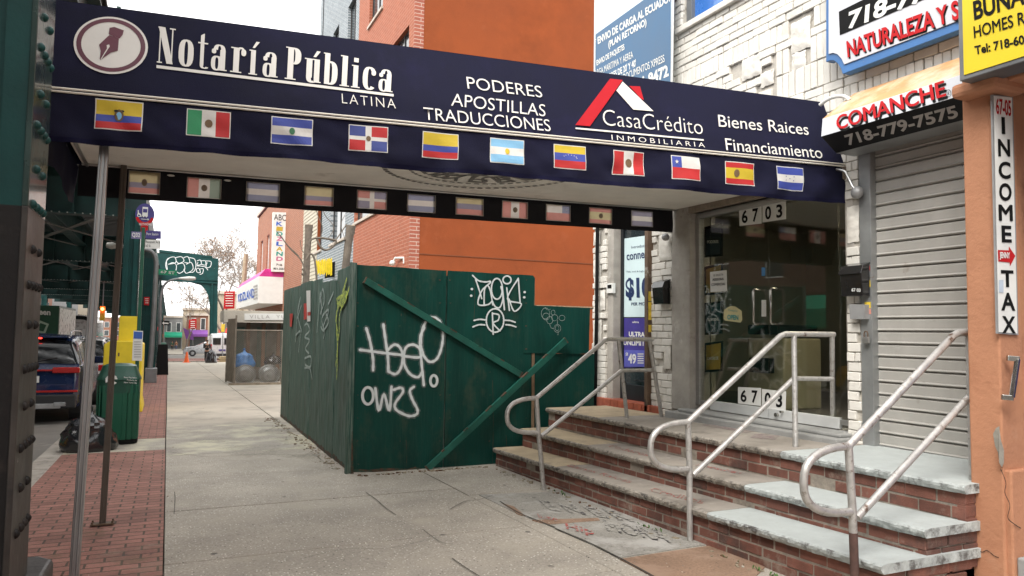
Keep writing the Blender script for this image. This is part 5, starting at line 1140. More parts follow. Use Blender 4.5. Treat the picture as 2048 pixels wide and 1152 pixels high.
for _m in (Db, dY, dB, dR, dW, dG, dNv):      # thin printed cloth: daylight from behind shines through
    t_ = _m.node_tree; p_ = t_.nodes['Principled BSDF']; tl_ = nd(t_, 'BsdfTranslucent'); mx_ = nd(t_, 'MixShader'); mx_.inputs[0].default_value = .55; ou_ = t_.nodes['Material Output']
    c_ = p_.inputs['Base Color'].links[0].from_socket; t_.links.new(c_, tl_.inputs[0]); t_.links.new(p_.outputs[0], mx_.inputs[1]); t_.links.new(tl_.outputs[0], mx_.inputs[2]); t_.links.new(mx_.outputs[0], ou_.inputs[0])
BL_ = [(256, 320, CO(dY, dB, dR), 1), (373, 443, V3(dR, dW, dG), 1), (492, 560, H3(dNv, dW, dNv), 0), (609, 668, CO(dY, dB, dR), 0), (714, 775, DR(dR, dB, dW), 0), (815, 872, H3(dNv, dW, dNv), 0), (912, 968, H3(dY, dB, dR), 0), (1005, 1057, V3(dR, dW, dR), 1), (1093, 1142, [(0, .66, 0, .5, dW), (.66, 1, 0, .5, dNv), (0, 1, .5, 1, dR)], 2), (1179, 1226, [(0, 1, 0, .25, dR), (0, 1, .25, .75, dY), (0, 1, .75, 1, dR)], 1), (1264, 1307, H3(dB, dW, dB), 0)]
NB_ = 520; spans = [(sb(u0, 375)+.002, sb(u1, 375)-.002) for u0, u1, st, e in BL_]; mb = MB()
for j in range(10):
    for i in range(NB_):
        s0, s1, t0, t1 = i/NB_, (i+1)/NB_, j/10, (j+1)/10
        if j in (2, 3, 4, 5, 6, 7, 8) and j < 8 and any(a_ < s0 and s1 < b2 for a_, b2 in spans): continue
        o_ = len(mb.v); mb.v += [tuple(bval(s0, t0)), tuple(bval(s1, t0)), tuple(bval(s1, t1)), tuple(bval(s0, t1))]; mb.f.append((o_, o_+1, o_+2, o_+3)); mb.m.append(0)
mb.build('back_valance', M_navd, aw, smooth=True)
for i, (u0, u1, st, e) in enumerate(BL_):
    v = 375+(u0-256)*.062
    flag(bval, sb(u0, v), sb(u1, v), .17 if i else .10, .83 if i else .82, st, 'dim see-through flag on the back valance', M_fb if i > 5 else Db, [(.5, .5, .09, .16, fc('dull_brown', (.30, .24, .18)), 'e')] if e == 1 else ([(.83, .27, .06, .09, dW, 's')] if e == 2 else None), off=.006)
# ---- awning posts
M_post = mat('galvanised_post', (.36, .375, .38), .38, .7, var=.12, vs=5, bump=.08, stretch=(1, 1, .3)); M_posd = mat('dull_bronze_post', (.115, .098, .082), .5, .5, var=.15, vs=6, bump=.1)
def apost(top, bot, w, m, lb):
    t = thing('awning_post', lb, 'post', bot, 'awning posts'); d = (Vector(top)-Vector(bot)).normalized(); a = Vector((1, 0, 0)); a = (a-d*a.dot(d)).normalized(); b_ = d.cross(a)
    mb = MB(); mb.obox((Vector(top)+Vector(bot))/2, d*(Vector(top)-Vector(bot)).length/2, a*w/2, b_*w/2); 
    for k in (-.22, .22): mb.obox((Vector(top)+Vector(bot))/2+a*w*k-b_*(w/2+.0)*(1 if b_.y > 0 else -1), d*(Vector(top)-Vector(bot)).length/2, a*w*.09, b_*.004)
    mb.build('post', m, t, bevel=.008); mb = MB(); c = Vector(bot); mb.box(c.x-.095, c.x+.095, c.y-.05, c.y+.05, c.z-.002, c.z+.012); f = mb.build('foot_plate', M_brn, t, bevel=.003)
    for sx in (-1, 1):
        for sy in (-1, 1): mb = MB(); mb.tube([(c.x+sx*.08, c.y+sy*.035, c.z+.01), (c.x+sx*.08, c.y+sy*.035, c.z+.03)], .009, 6); mb.build('bolt', M_brn, f)
    return t
yb = 5.72; top = on(PY(yb), 211, 272); bt = on(PY(yb), 148, 1160); bt.z = gz(yb)+.003
d = (on(PY(yb), 149, 1140)-top); bt = top+d*((gz(yb)-top.z)/d.z)
apost(top+Vector((0, 0, .1)), bt, .058, M_post, 'brighter galvanised awning post nearest the camera')
yb = 7.66; top = on(PY(yb), 248, 335); bt = on(PY(yb), 205, 1048); apost(top+Vector((0, 0, .1)), bt, .052, M_posd, 'darker bronze awning post bolted to the brick paving')
# ================================================================ ELEVATED RAILWAY
M_grn = mat('railway_green_paint', (.002, .042, .040), .5, var=.25, vs=2.5, bump=.25, bs=35, coat=.0, spec=.3, spot=[((.01, .06, .055), 7, .70, .76), ((.012, .035, .03), 1.5, .58, .8)])
M_grf = mat('glossy_green_flange', (.030, .055, .050), .25, .25, var=.2, vs=2, bump=.18, bs=8, coat=.4, spot=[((.15, .13, .10), 3, .66, .78)])
M_dkg = mat('black_base_paint', (.010, .009, .009), .6, spec=.3, var=.3, vs=4, bump=.5, bs=20, spot=[((.42, .40, .37), 9, .735, .76), ((.05, .04, .035), 2, .55, .7)])
M_dkf2 = mat('worn_black_flange', (.045, .039, .034), .45, .1, var=.35, vs=3, bump=.6, bs=14, spot=[((.40, .38, .35), 6, .69, .73), ((.02, .02, .02), 3.5, .55, .68)])
M_under = mat('dark_green_steel', (.003, .030, .028), .55, var=.3, vs=2, bump=.2)
M_tie = mat('dark_timber', (.018, .016, .014), .9, var=.3); M_rivl = mat('rivet_edge_glint', (.34, .36, .34), .4, .2, var=.5, vs=30)  # girder rivets coloured pale to imitate the light they catch
def rivets(mb, pts, r, n_=(1, 0, 0), k=7):
    n_ = Vector(n_); a = n_.orthogonal().normalized(); b_ = n_.cross(a)
    for p in pts:
        p = Vector(p); o = len(mb.v); R = 4
        for i in range(R):
            ph = math.pi/2*i/R; rr, hh = r*math.cos(ph), r*.85*math.sin(ph)
            for j in range(k): t_ = 2*math.pi*j/k; mb.v.append(tuple(p+(a*math.cos(t_)+b_*math.sin(t_))*rr+n_*hh))
        mb.v.append(tuple(p+n_*r*.9)); tp_ = len(mb.v)-1
        for i in range(R-1):
            for j in range(k): mb.f.append((o+i*k+j, o+i*k+(j+1) % k, o+(i+1)*k+(j+1) % k, o+(i+1)*k+j)); mb.m.append(0)
        for j in range(k): mb.f.append((o+(R-1)*k+j, o+(R-1)*k+(j+1) % k, tp_)); mb.m.append(0)
# near column, black below and green above
def column(x0, x1, y0, y1, z0, z1, lb, split=None, base=None, rv=True, nm='railway_column'):
    t = thing(nm, lb, 'column', ((x0+x1)/2, (y0+y1)/2, z0)); zs = split or z0
    for (a, b_, m1, m2) in ((z0, zs, M_dkg, M_dkf2), (zs, z1, M_grn, M_grf)):
        if b_-a < .05: continue
        mb = MB(); mb.box(x1-.03, x1, y0, y1, a, b_); mb.build('flange_plate', m2, t, bevel=.004)
        mb = MB(); mb.box(x0, x0+.03, y0, y1, a, b_); mb.build('rear_flange', m1, t)
        mb = MB(); mb.box(x0+.03, x1-.03, y0+.055, y1-.055, a, b_); mb.box(x1-.14, x1-.03, y0+.012, y0+.055, a, b_); mb.box(x0+.03, x0+.12, y0+.012, y0+.055, a, b_); mb.build('web', m1, t)
    return t
col1 = column(-1.36, -.68, 4.49, 5.06, gz(4.8)+.3, 4.6, 'nearest riveted steel column of the elevated railway, black below and green above', split=on(PY(4.49), 60, 412).z)
zz = on(PX(-.68), 100, 412).z
for o in list(col1.children): pass
mbg = MB(); mbd = MB(); y0, y1 = 4.49, 5.06
for vv, kind in ((40, 2), (108, 4), (195, 2), (262, 4), (345, 2), (417, 4), (503, 2), (573, 4), (650, 2), (735, 4), (807, 2), (885, 4), (963, 2), (1045, 4)):
    c = on(PX(-.68), 92-(vv*.043), vv)
    ys_r = (.18, .38) if kind == 2 else (.12, .25, .36, .47)
    rivets(mbg if vv < 430 else mbd, [(-.68, y0+yy, c.z+.0) for yy in ys_r], .026)
mbg.build('rivet', M_grn, col1, smooth=True, kind='stuff'); mbd.build('rivet', M_dkg, col1, smooth=True, kind='stuff')
pt = thing('column_plinth', 'cracked grey black painted concrete plinth under the nearest railway column', 'plinth', (-1, 5, gz(5)))
zp = gz(5)+.33; mb = MB(); nx = 8
P = [(-1.5, 4.2), (-.66, 4.2), (-.60, 4.3), (-.575, 5.3), (-.66, 5.42), (-1.5, 5.42)]
mb.prism([(x, y, zp) for x, y in P], (0, 0, -.5)); mb.build('block', mat('painted_concrete', (.075, .07, .068), .5, var=.3, vs=4, bump=.9, bs=12, spot=[((.42, .40, .37), 5, .70, .73), ((.03, .028, .027), 2, .5, .6)]), pt, bevel=.03, seg=3)
# second column with yellow crash guard
M_yg = mat('yellow_guard_paint', (.66, .50, .02), .5, var=.12, vs=3, bump=.35, bs=18, spot=[((.30, .22, .05), 4, .68, .78), ((.45, .42, .36), 7, .74, .77)])
M_yc = M_yg
c2 = column(-1.06, -.70, 20.15, 20.75, gz(20)+.2, 4.5, 'green railway column rising behind the bus stop sign with a yellow painted lower part')
mb = MB(); a = on(PY(20.1), 237, 632); mb.box(-1.08, -.68, 20.12, 20.78, 1.2, a.z); mb.build('yellow_band', M_yg, c2, bevel=.01)
g = thing('crash_guard', 'large yellow steel crash guard box around the foot of the railway column', 'crash guard', (-.93, 20, gz(20))); q = on(PY(19.5), 209, 682)
mb = MB(); z0 = gz(19.5); x0, x1 = -1.34, -.53
prof = [(x0-.05, z0), (x0, z0+.28), (x0, q.z-.08), (x0+.12, q.z), (x1-.12, q.z), (x1, q.z-.08), (x1, z0+.28), (x1+.05, z0)]
mb.prism([(x, 19.5, z) for x, z in prof], (0, 1.6, 0)); mb.build('box', M_yg, g, bevel=.02)
mb = MB()
for zz_ in (.35, .9, 1.3): mb.box(x0+.3, x0+.33, 19.49, 19.5, z0+zz_, z0+zz_+.08)
mb.build('latch', M_brn, g)
# farther columns
cols = [(35, 'railway column with a small red sign, second beyond the yellow guard'), (50, 'railway column third beyond the yellow guard'), (62, 'railway column just before the side street'), (85, 'railway column beyond the side street, nearer one'), (105, 'railway column beyond the side street, farther one')]
for y, lb in cols: column(-1.08, -.62, y, y+.6, gz(y)-.02, 4.6, lb)
for i, y in enumerate((20.15, 35, 50, 62, 85, 105)): column(-11.4, -10.9, y, y+.6, gz(y)-.02, 4.6, 'railway column on the far kerb, number %s along the street' % ['one', 'two', 'three', 'four', 'five', 'six'][i])
# rivet edge seen against the sky
mb = MB(); rivets(mb, [(-.62, 35.02, z*.12+1.0) for z in range(60)], .03, (1, -.3, 0), 5); mb.build('rivet', M_grn, [o for o in bpy.data.objects if o.name.startswith('railway_column') and abs(o.location.y-35.3) < .5][0], kind='stuff')
# deck
dk = thing('railway_deck', 'dark green elevated railway deck with cross girders above the road', 'railway bridge', (-6, 60, 4.4))
for i, y in enumerate([4.8, 20.45, 35.3, 50.3, 62.3, 74, 85.3, 95, 105.3, 125, 145, 170, 200, 230, 260, 290]):
    b_ = MB(); z0 = 4.36; b_.box(-11.5, -.62, y-.02, y+.02, z0, 5.45); b_.box(-11.5, -.62, y-.17, y+.17, 5.42, 5.46); b_.box(-11.5, -.62, y-.20, y+.20, z0-.03, z0)
    for sx in range(10): b_.box(-11+sx*1.1, -10.96+sx*1.1, y-.12, y-.02, z0, 5.42)
    b_.build('cross_girder', M_under, dk)
    if y < 80:
        b_ = MB(); rivets(b_, [(-10.6+.16*k, y-.205, z0-.015) for k in range(62)], .02, (0, -1, .2), 5); b_.build('rivet_row', M_rivl, dk, kind='stuff')
for x in (-1.15, -3.4, -5.0, -7.0, -8.6, -10.9):
    b_ = MB(); b_.box(x-.02, x+.02, -60, 300, 5.0, 5.9); b_.box(x-.18, x+.18, -60, 300, 5.9, 5.94); b_.box(x-.18, x+.18, -60, 300, 4.98, 5.02); b_.build('stringer', M_under, dk)
b_ = MB(); y = -50.0
while y < 300: b_.box(-11.2, -1.0, y, y+.24, 5.95, 6.12); y += .46
b_.build('sleeper', M_tie, dk, kind='stuff')
b_ = MB(); b_.box(-2.0, -.95, -60, 300, 6.13, 6.2); b_.build('walkway', M_tie, dk)
b_ = MB(); b_.box(-1.0, -.94, 14, 300, 6.0, 7.1); b_.build('parapet', M_under, dk)
for i, y in enumerate([5, 20.5, 35.3, 50.3]):
    for (xa, xb) in ((-1.2, -5.0), (-3.4, -7.0), (-7.0, -10.9)):
        b_ = MB(); b_.bar((xa, y+2.0, 4.85), (xb, y+13.0, 4.85), .16, .02); b_.bar((xb, y+2.0, 4.83), (xa, y+13.0, 4.83), .12, .02); b_.build('diagonal_brace', mat('dusty_steel_brace', (.12, .115, .105), .6, .2, var=.3), dk)
# portal frame reaching over the pavement, with graffiti
po = thing('station_portal', 'dark green steel portal frame over the far pavement with white bubble graffiti', 'portal frame', (1.5, 75, gz(75)))
YP = 75.0; PP = PY(YP)
Pm = lambda u, v: on(PP, u, v)
arch = [(398, 563), (404, 566), (412, 573), (417, 585), (420, 600), (421, 640), (421, 692), (434, 692), (437, 517)]
mb = MB(); mb.prism([Pm(*p) for p in [(300, 504), (437, 517), (436, 566), (300, 560)]], (0, .5, 0)); mb.build('beam', M_grn, po)
mb = MB(); mb.prism([Pm(*p) for p in [(436, 562), (434, 680), (419, 680), (420, 612), (417, 592), (411, 579), (402, 570), (380, 564), (380, 560)]], (0, .5, 0)); mb.build('arched_leg', M_grn, po)
mb = MB(); mb.prism([(p.x, YP-.15, p.z) for p in [Pm(423, 567), Pm(426, 567), Pm(424, 675), Pm(421, 675)]], (0, .15, 0)); mb.prism([(p.x, YP-.15, p.z) for p in [Pm(318, 557), Pm(436, 564), Pm(436, 568), Pm(318, 561)]], (0, .15, 0)); mb.build('stiffener', M_grn, po)
mb = MB(); mb.prism([Pm(*p) for p in [(318, 499), (425, 512), (425, 517), (318, 504)]], (0, 3, 0)); mb.build('top_rail', M_grn, po)
mb = MB(); mb.prism([(p.x, YP-.1, p.z) for p in [Pm(416, 672), Pm(437, 672), Pm(436, 706), Pm(416, 706)]], (0, .7, 0)); mb.build('white_foot', M_wh, po)
cG = lambda L: [(380/3.03*0+x/3.032, 380+y/3.032) for x, y in L]; gr = MB(); PPg = PY(YP-.02)
for L in ([(1030,410),(1010,430),(1005,460),(1015,490),(1010,430),(1030,410),(1060,408),(1065,440),(1020,450)], [(1025,450),(1050,440),(1070,460),(1060,500),(1030,490)], [(1065,410),(1100,405),(1115,430),(1085,445),(1068,430)], [(1075,450),(1110,445),(1120,480),(1090,505),(1065,490)], [(1115,410),(1140,405),(1150,440),(1120,440)], [(1130,450),(1160,440),(1170,480),(1130,505),(1115,480)], [(1150,410),(1180,420),(1188,460),(1175,495),(1150,500)],
          [(1195,430),(1215,425),(1220,450),(1195,455),(1200,440)], [(1220,430),(1245,430),(1245,455),(1222,450)], [(1250,430),(1280,435),(1275,465),(1250,470),(1255,440)], [(1190,480),(1205,475),(1215,500),(1195,498),(1190,480)], [(1210,480),(1232,478),(1228,505),(1212,512)], [(1195,460),(1240,465),(1260,485)]):
    stroke(gr, PPg, cG(L), .06, .01)
gr.build('white_graffiti', M_spray, po)
# ================================================================ BUILDINGS BEYOND THE LOT
M_ora = mat('orange_render_wall', (.245, .060, .019), .9, var=.10, vs=.5, bump=.5, bs=30, spec=.2, spot=[((.19, .048, .016), .6, .48, .75), ((.27, .075, .03), 1.4, .58, .8)])
M_rbk = brickmat('condo_red_brick', 'yz', (.36, .108, .055), (.32, .094, .048), (.41, .18, .115), .42, .105, ms=.013, bump=.4, var=.12)
M_rbx = brickmat('condo_red_brick_side', 'xz', (.34, .10, .06), (.28, .08, .05), (.45, .30, .24), .42, .105, ms=.013, bump=.4, var=.12)
M_gbk = brickmat('condo_grey_brick', 'yz', (.21, .245, .27), (.17, .20, .22), (.46, .48, .49), .42, .105, ms=.014, bump=.4, var=.12)
M_win = mat('dark_window_glass', (.05, .06, .065), .06, bump=0, var=.2, spec=.9); M_wf = mat('bronze_window_frame', (.04, .035, .033), .4, .3, bump=0); M_sill = mat('pale_stone_sill', (.48, .42, .36), .8)
con = thing('apartment_building', 'tall apartment building of orange render, red brick and grey brick beyond the empty lot', 'building', (8, 24, gz(24)))
X_ = 5.9; ZT = 17.0
mb = MB(); mb.box(X_+.25, 22, 19.45, 19.8, -.6, ZT); mb.build('side_wall', M_ora, con)
mb = MB(); mb.box(X_, X_+.3, 19.451, 19.5, -.6, ZT); mb.box(X_-.0, X_+.27, 19.44, 19.451, -.6, ZT); mb.build('corner_brickwork', M_rbx, con)
mb = MB()
for z in (3.75,): mb.box(X_+.28, 22, 19.436, 19.449, z, z+.028)
mb.build('render_joint', mat('dark_joint_line', (.16, .045, .015), .9), con)  # joint marked by a thin strip darker than the wall
def facade(bl, y0, y1, z0, z1, ws, m, name='brick_wall', x=X_, sill=True, fm=M_wf, depth=.14, gm=M_win):
    """street wall with real window recesses; ws = [(ya,yb,za,zb)]"""
    ys = sorted({y0, y1, *[w[0] for w in ws], *[w[1] for w in ws]}); zs = sorted({z0, z1, *[w[2] for w in ws], *[w[3] for w in ws]})
    b_ = MB()
    for a, b2 in zip(ys[:-1], ys[1:]):
        for c, d_ in zip(zs[:-1], zs[1:]):
            if any(w[0] <= a+.001 and w[1] >= b2-.001 and w[2] <= c+.001 and w[3] >= d_-.001 for w in ws): continue
            b_.poly([(x, a, c), (x, b2, c), (x, b2, d_), (x, a, d_)])
    for w in ws:
        a, b2, c, d_ = w
        b_.poly([(x, a, c), (x, a, d_), (x+depth, a, d_), (x+depth, a, c)]); b_.poly([(x, b2, c), (x, b2, d_), (x+depth, b2, d_), (x+depth, b2, c)]); b_.poly([(x, a, d_), (x, b2, d_), (x+depth, b2, d_), (x+depth, a, d_)]); b_.poly([(x, a, c), (x, b2, c), (x+depth, b2, c), (x+depth, a, c)])
    b_.build(name, m, bl)
    for w in ws:
        a, b2, c, d_ = w; f_ = MB(); t_ = .05
        f_.box(x+depth-.03, x+depth+.03, a, a+t_, c, d_); f_.box(x+depth-.03, x+depth+.03, b2-t_, b2, c, d_); f_.box(x+depth-.03, x+depth+.03, a+t_, b2-t_, c, c+t_); f_.box(x+depth-.03, x+depth+.03, a+t_, b2-t_, d_-t_, d_); f_.box(x+depth-.028, x+depth+.03, (a+b2)/2-.02, (a+b2)/2+.02, c+t_, d_-t_)
        o = f_.build('window', fm, bl); g_ = MB(); g_.box(x+depth, x+depth+.01, a+t_, b2-t_, c+t_, d_-t_); g_.build('pane', gm, o)
        if sill: s_ = MB(); s_.box(x-.06, x+depth-.03, a-.08, b2+.08, c-.09, c-.002); s_.build('sill', M_sill, o)
fy = lambda u: on(PX(X_), u, 450).y
bot = on(PX(X_), 708, 447).z
facade(con, 19.5, 26.35, -.6, ZT, [(fy(760), fy(709), bot, bot+1.9), (19.95, 21.6, 8.6, 10.35), (19.95, 21.6, 12.1, 13.9), (23.0, 24.8, 8.6, 9.55), (23.0, 24.8, 12.1, 13.9)], M_rbk)
bz = on(PX(X_), 665, 487).z
facade(con, 26.35, 33.6, -.8, ZT, [(fy(690), fy(661), bz, bz+2.1), (fy(644), fy(629), bz, bz+2.1), (26.9, 28.3, 8.2, 10.6), (26.9, 28.3, 11.6, 14.2), (30.0, 31.2, 8.2, 10.6), (30.0, 31.2, 11.6, 14.2), (26.9, 28.3, .3, 2.6)], M_gbk, 'grey_brick_wall')
mb = MB(); mb.box(X_, 22, 33.6, 33.8, -.8, ZT); mb.box(X_, 22, 19.5, 33.6, ZT, ZT+.2); mb.build('rear_wall', M_ora, con)
mb = MB(); mb.box(X_-.03, X_-.002, 26.38, 33.5, 7.3, 7.75); mb.build('string_course', M_ora, con)
# security light
t = thing('security_light', 'white twin security light on the red brick above the green fence', 'light', on(PX(X_), 800, 525)); q = on(PX(X_-.15), 785, 526); q2 = on(PX(X_-.1), 799, 520)
mb = MB(); mb.ball(q, .09, .11, .08, 10); mb.build('lamp_head', M_wh, t, smooth=True); mb = MB(); mb.tube([q, q+Vector((.05, -.1, .14)), q2+Vector((.1, -.1, .06)), q2+Vector((.1, -.1, -.1))], .03, 8); mb.build('bracket', M_wh, t, smooth=True)
# yellow projecting sign with black box
t = thing('projecting_sign', 'black projecting sign with jagged yellow lettering on the grey brick wall', 'sign', (5.4, 29, 3)); PJ = PY(29.5)
plate(t, PJ, ((655, 527), (671, 523), (672, 553), (650, 557)), M_bk, 'box', 0, .15)
mb = MB()
for i in range(8): u = 631+i*4.2; mb.prism([on(PJ, *p, .02) for p in ((u, 522-i*.6+(i % 3)*2), (u+3.6, 519-i*.6), (u+3.6, 550-(i*5 % 7)), (u, 553-(i*3 % 5)))], (0, .05, 0))
mb.build('lettering', mat('bright_yellow_letters', (.75, .55, .01), .4, bump=0), t)
# cream clapboard house and the brick shop with its vertical sign
M_sid = mat('cream_clapboard', (.46, .42, .33), .7, var=.08, bump=.1); t = thing('clapboard_house', 'narrow cream clapboard building between grey brick and orange brick', 'building', (6, 35.5, gz(35)))
mb = MB()
for i in range(58): z = -.8+i*.17; mb.prism([(X_+.02, 33.62, z), (X_-.02, 33.62, z+.005), (X_+.0, 33.62, z+.168), (X_+.02, 33.62, z+.168)], (0, 3.9, 0))
mb.build('siding', M_sid, t); mb = MB(); mb.box(X_+.02, 16, 33.81, 37.5, -.8, 9.2); mb.build('wall', M_sid, t)
M_obk = brickmat('shop_orange_brick', 'yz', (.36, .125, .06), (.30, .10, .05), (.34, .24, .18), .30, .10, ms=.012, bump=.4, var=.15)
M_obx = brickmat('shop_orange_brick_side', 'xz', (.32, .11, .055), (.27, .09, .045), (.34, .24, .18), .30, .10, ms=.012, bump=.4, var=.15)
ks = thing('brick_shop', 'orange brick two storey shop with tall white windows beyond the cage', 'building', (6, 48, gz(48)))
M_wfr = mat('white_frame', (.66, .66, .64), .6, bump=0)
facade(ks, 37.55, 59, -1.2, 10.1, [(47.5, 48.9, 5.1, 8.0), (51.5, 52.9, 5.1, 8.0), (55.2, 56.6, 5.1, 8.0), (39.5, 46, -.4, 2.2), (48.5, 56, -.4, 2.2)], M_obk, fm=M_wfr, gm=mat('bright_blind_glass', (.45, .48, .5), .1, bump=0))
mb = MB(); mb.box(X_+.01, 16, 37.52, 37.55, -1, 10.1); mb.box(X_+.01, 16, 58.8, 59, -1, 10.1); mb.box(X_, 16, 37.55, 58.8, 10.0, 10.1); mb.build('end_wall', M_obx, ks)
mb = MB(); mb.box(X_-.12, X_+.2, 37.5, 59.1, 10.1, 10.35); mb.build('cornice', M_sill, ks)
vs = thing('vertical_shop_sign', 'tall white vertical sign with coloured letters KIDZLAND on the orange brick shop', 'sign', (5.4, 44, 5)); PV = PY(43.9)
plate(vs, PV, ((546, 424), (573, 425), (571, 544), (543, 543)), M_wh, 'board', 0, .25)
text(vs, 'ABC', PV, (548, 428), (572, 430), (548, 440), M_bk, .0, off=.01)
kc = [mat('letter_blue', (.03, .12, .5), .5, bump=0), mat('letter_pink', (.5, .12, .25), .5, bump=0), mat('letter_teal', (.02, .3, .25), .5, bump=0), mat('letter_gold', (.5, .35, .03), .5, bump=0)]
for i, ch in enumerate('KIDZLAND'): y = 443+i*10; text(vs, ch, PV, (553, y), (566, y+1), (552, y+8.2), kc[i*3 % 4], .03, off=.01)
text(vs, '718', PV, (552, 527), (564, 528), (552, 531), M_bk, .02, off=.01); text(vs, '851.3551', PV, (547, 535), (569, 536), (547, 539), M_bk, .02, off=.01)
ba = thing('box_awning', 'white box awning with a magenta top stripe over the far shop', 'awning', (5.2, 46, 3)); M_mg = mat('magenta_vinyl', (.55, .02, .22), .5, bump=0)
def z_at(u, v, x): return on(PX(x), u, v).z
x0 = 4.55; ya = on(PX(x0), 517, 580).y; yb = on(PX(x0), 473, 590).y; z0, z1, z2 = z_at(517, 606, x0), z_at(517, 553, x0), z_at(517, 543, x0)
mb = MB(); mb.box(x0, X_-.01, ya, yb, z0, z1); mb.build('box', M_wh, ba); mb = MB(); mb.prism([(x0, ya, z1), (x0+.35, ya, z2+.15), (X_-.01, ya, z2+.15), (X_-.01, ya, z1)], (0, yb-ya, 0)); mb.build('stripe', M_mg, ba)
text(ba, 'KIDZLAND', PX(x0-.01), (476, 589), (508, 576), (477, 604), kc[0], .02, off=.01)
for i in range(5): text(ba, '#', PX(x0-.01), (507, 572+i*6.2), (515, 569+i*6.2), (507, 575+i*6.2), M_gy, 0, off=.01)
# porch building behind the chain-link cage
vl = thing('porch_shop', 'low shop porch with ribbed cream canopy and faded VILLA sign behind the bin cage', 'building', (4, 34, gz(34)))
M_rib = mat('ribbed_cream_metal', (.62, .58, .50), .6, var=.12, vs=2, bump=.1); M_wd = mat('brown_varnished_wood', (.16, .085, .05), .6, var=.3, vs=4)
yv = 32.3; PVl = PY(yv); zt, zb = on(PVl, 510, 621).z, on(PVl, 510, 645).z; xl = on(PVl, 448, 640).x; mb = MB()
k = 12
for i in range(k): z = zb+(zt-zb)*i/k; d_ = .25*math.sqrt(max(0, (i/k)**2)); mb.box(xl, 8, yv+d_*.6, yv+2.8, z, z+(zt-zb)/k-.012)
mb.build('canopy', M_rib, vl); mb = MB(); mb.box(xl+.1, 8, yv+.2, yv+2.7, zb, zt-.03); mb.build('canopy_core', M_wd, vl)
plate(vl, PY(yv-.03), ((489, 627), (600, 627), (600, 640), (489, 640)), M_wh, 'sign_board', 0, .03); text(vl, 'VILLA  YUCA', PY(yv-.03), (499, 630), (592, 630), (499, 637), M_gy, 0, sp=1.3, off=.01)
for i in range(8):
    x = xl+.35+i*.62; mb = MB(); mb.box(x, x+.14, yv+.9, yv+1.04, gz(yv)-.02, zb); mb.build('porch_post', M_wd, vl)
mb = MB(); mb.box(xl+.3, 8, yv+2.5, yv+2.7, gz(yv)-.1, zb+.2); mb.build('back_wall', mat('dim_wall', (.30, .28, .25), .8, var=.4, vs=2), vl)
for i in range(5):
    x = xl+.6+i*.95; mb = MB(); mb.box(x, x+.42, yv+2.44, yv+2.5, gz(yv)+.5, zb-.2); mb.build('window', mat('teal_glass', (.12, .2, .19), .15, bump=0), vl)
# chain-link bin cage
M_wire = mat('galvanised_wire', (.25, .22, .18), .6, .4, var=.3, bump=0)
cg = thing('chain_link_cage', 'chain link cage on the pavement holding metal bins and rubbish bags', 'cage', (3.2, 31, gz(31)))
def mesh_panel(a, b_, z0, z1, nm='wire_mesh', p=.085, r=.0055):
    a, b_ = Vector(a), Vector(b_); L = (b_-a).length; d_ = (b_-a)/L; H_ = z1-z0; m_ = MB(); n2 = d_.cross(Vector((0, 0, 1))); 
    k = int((L+H_)/p)+1
    for i in range(k):
        for sgn in (1, -1):
            s0 = i*p-(H_ if sgn > 0 else 0); t0, t1 = 0, H_
            if sgn > 0: q0, q1 = (s0, 0), (s0+H_, H_)
            else: q0, q1 = (s0, 0), (s0-H_, H_)
            (x0, y0), (x1, y1) = q0, q1
            def clip(x0, y0, x1, y1):
                lo, hi = 0, 1
                dxx = x1-x0
                if abs(dxx) > 1e-9:
                    ta, tb = (0-x0)/dxx, (L-x0)/dxx; ta, tb = min(ta, tb), max(ta, tb); lo, hi = max(lo, ta), min(hi, tb)
                return (lo, hi)
            lo, hi = clip(x0, y0, x1, y1)
            if hi-lo < .01: continue
            P0 = a+d_*(x0+(x1-x0)*lo)+Vector((0, 0, z0-a.z+(y1-y0)*lo)); P1 = a+d_*(x0+(x1-x0)*hi)+Vector((0, 0, z0-a.z+(y1-y0)*hi))
            m_.tube([P0, P1], r, 3, caps=False)
    return m_.build(nm, M_wire, cg, kind='stuff')
xa, xb, yc, yd = 2.36, 5.9, 30.35, 33.0; g0 = gz(30.4)+.06; g1 = on(PY(yc), 500, 659).z; g2 = on(PY(yc), 470, 637).z
mesh_panel((xa, yc, g0), (xb, yc, g0), g0, g1); mesh_panel((xa-.16, yd-.6, g0), (xa, yc, g0), g0, g2, p=.06)
for (x, y, zt_) in ((xa, yc, g2+.12), (xa-.16, yd-.6, g2+.05), (4.1, yc, g1)): mb = MB(); mb.tube([(x, y, g0-.08), (x, y, zt_)], .035, 8); mb.build('cage_post', M_wire, cg, smooth=True)
for z in (g0, g0+(g1-g0)*.985): mb = MB(); mb.tube([(xa, yc, z), (xb, yc, z)], .025, 6); mb.build('cage_rail', M_wire, cg, smooth=True)
mb = MB(); mb.box(xa-.2, xb, yc-.12, yc+.02, gz(30.4)-.02, gz(30.4)+.07); mb.build('timber_sill', mat('grey_timber', (.26, .22, .16), .9, var=.3), cg)
M_galv = mat('dented_galvanised', (.36, .37, .36), .45, .6, var=.25, vs=5, bump=.4, bs=6)
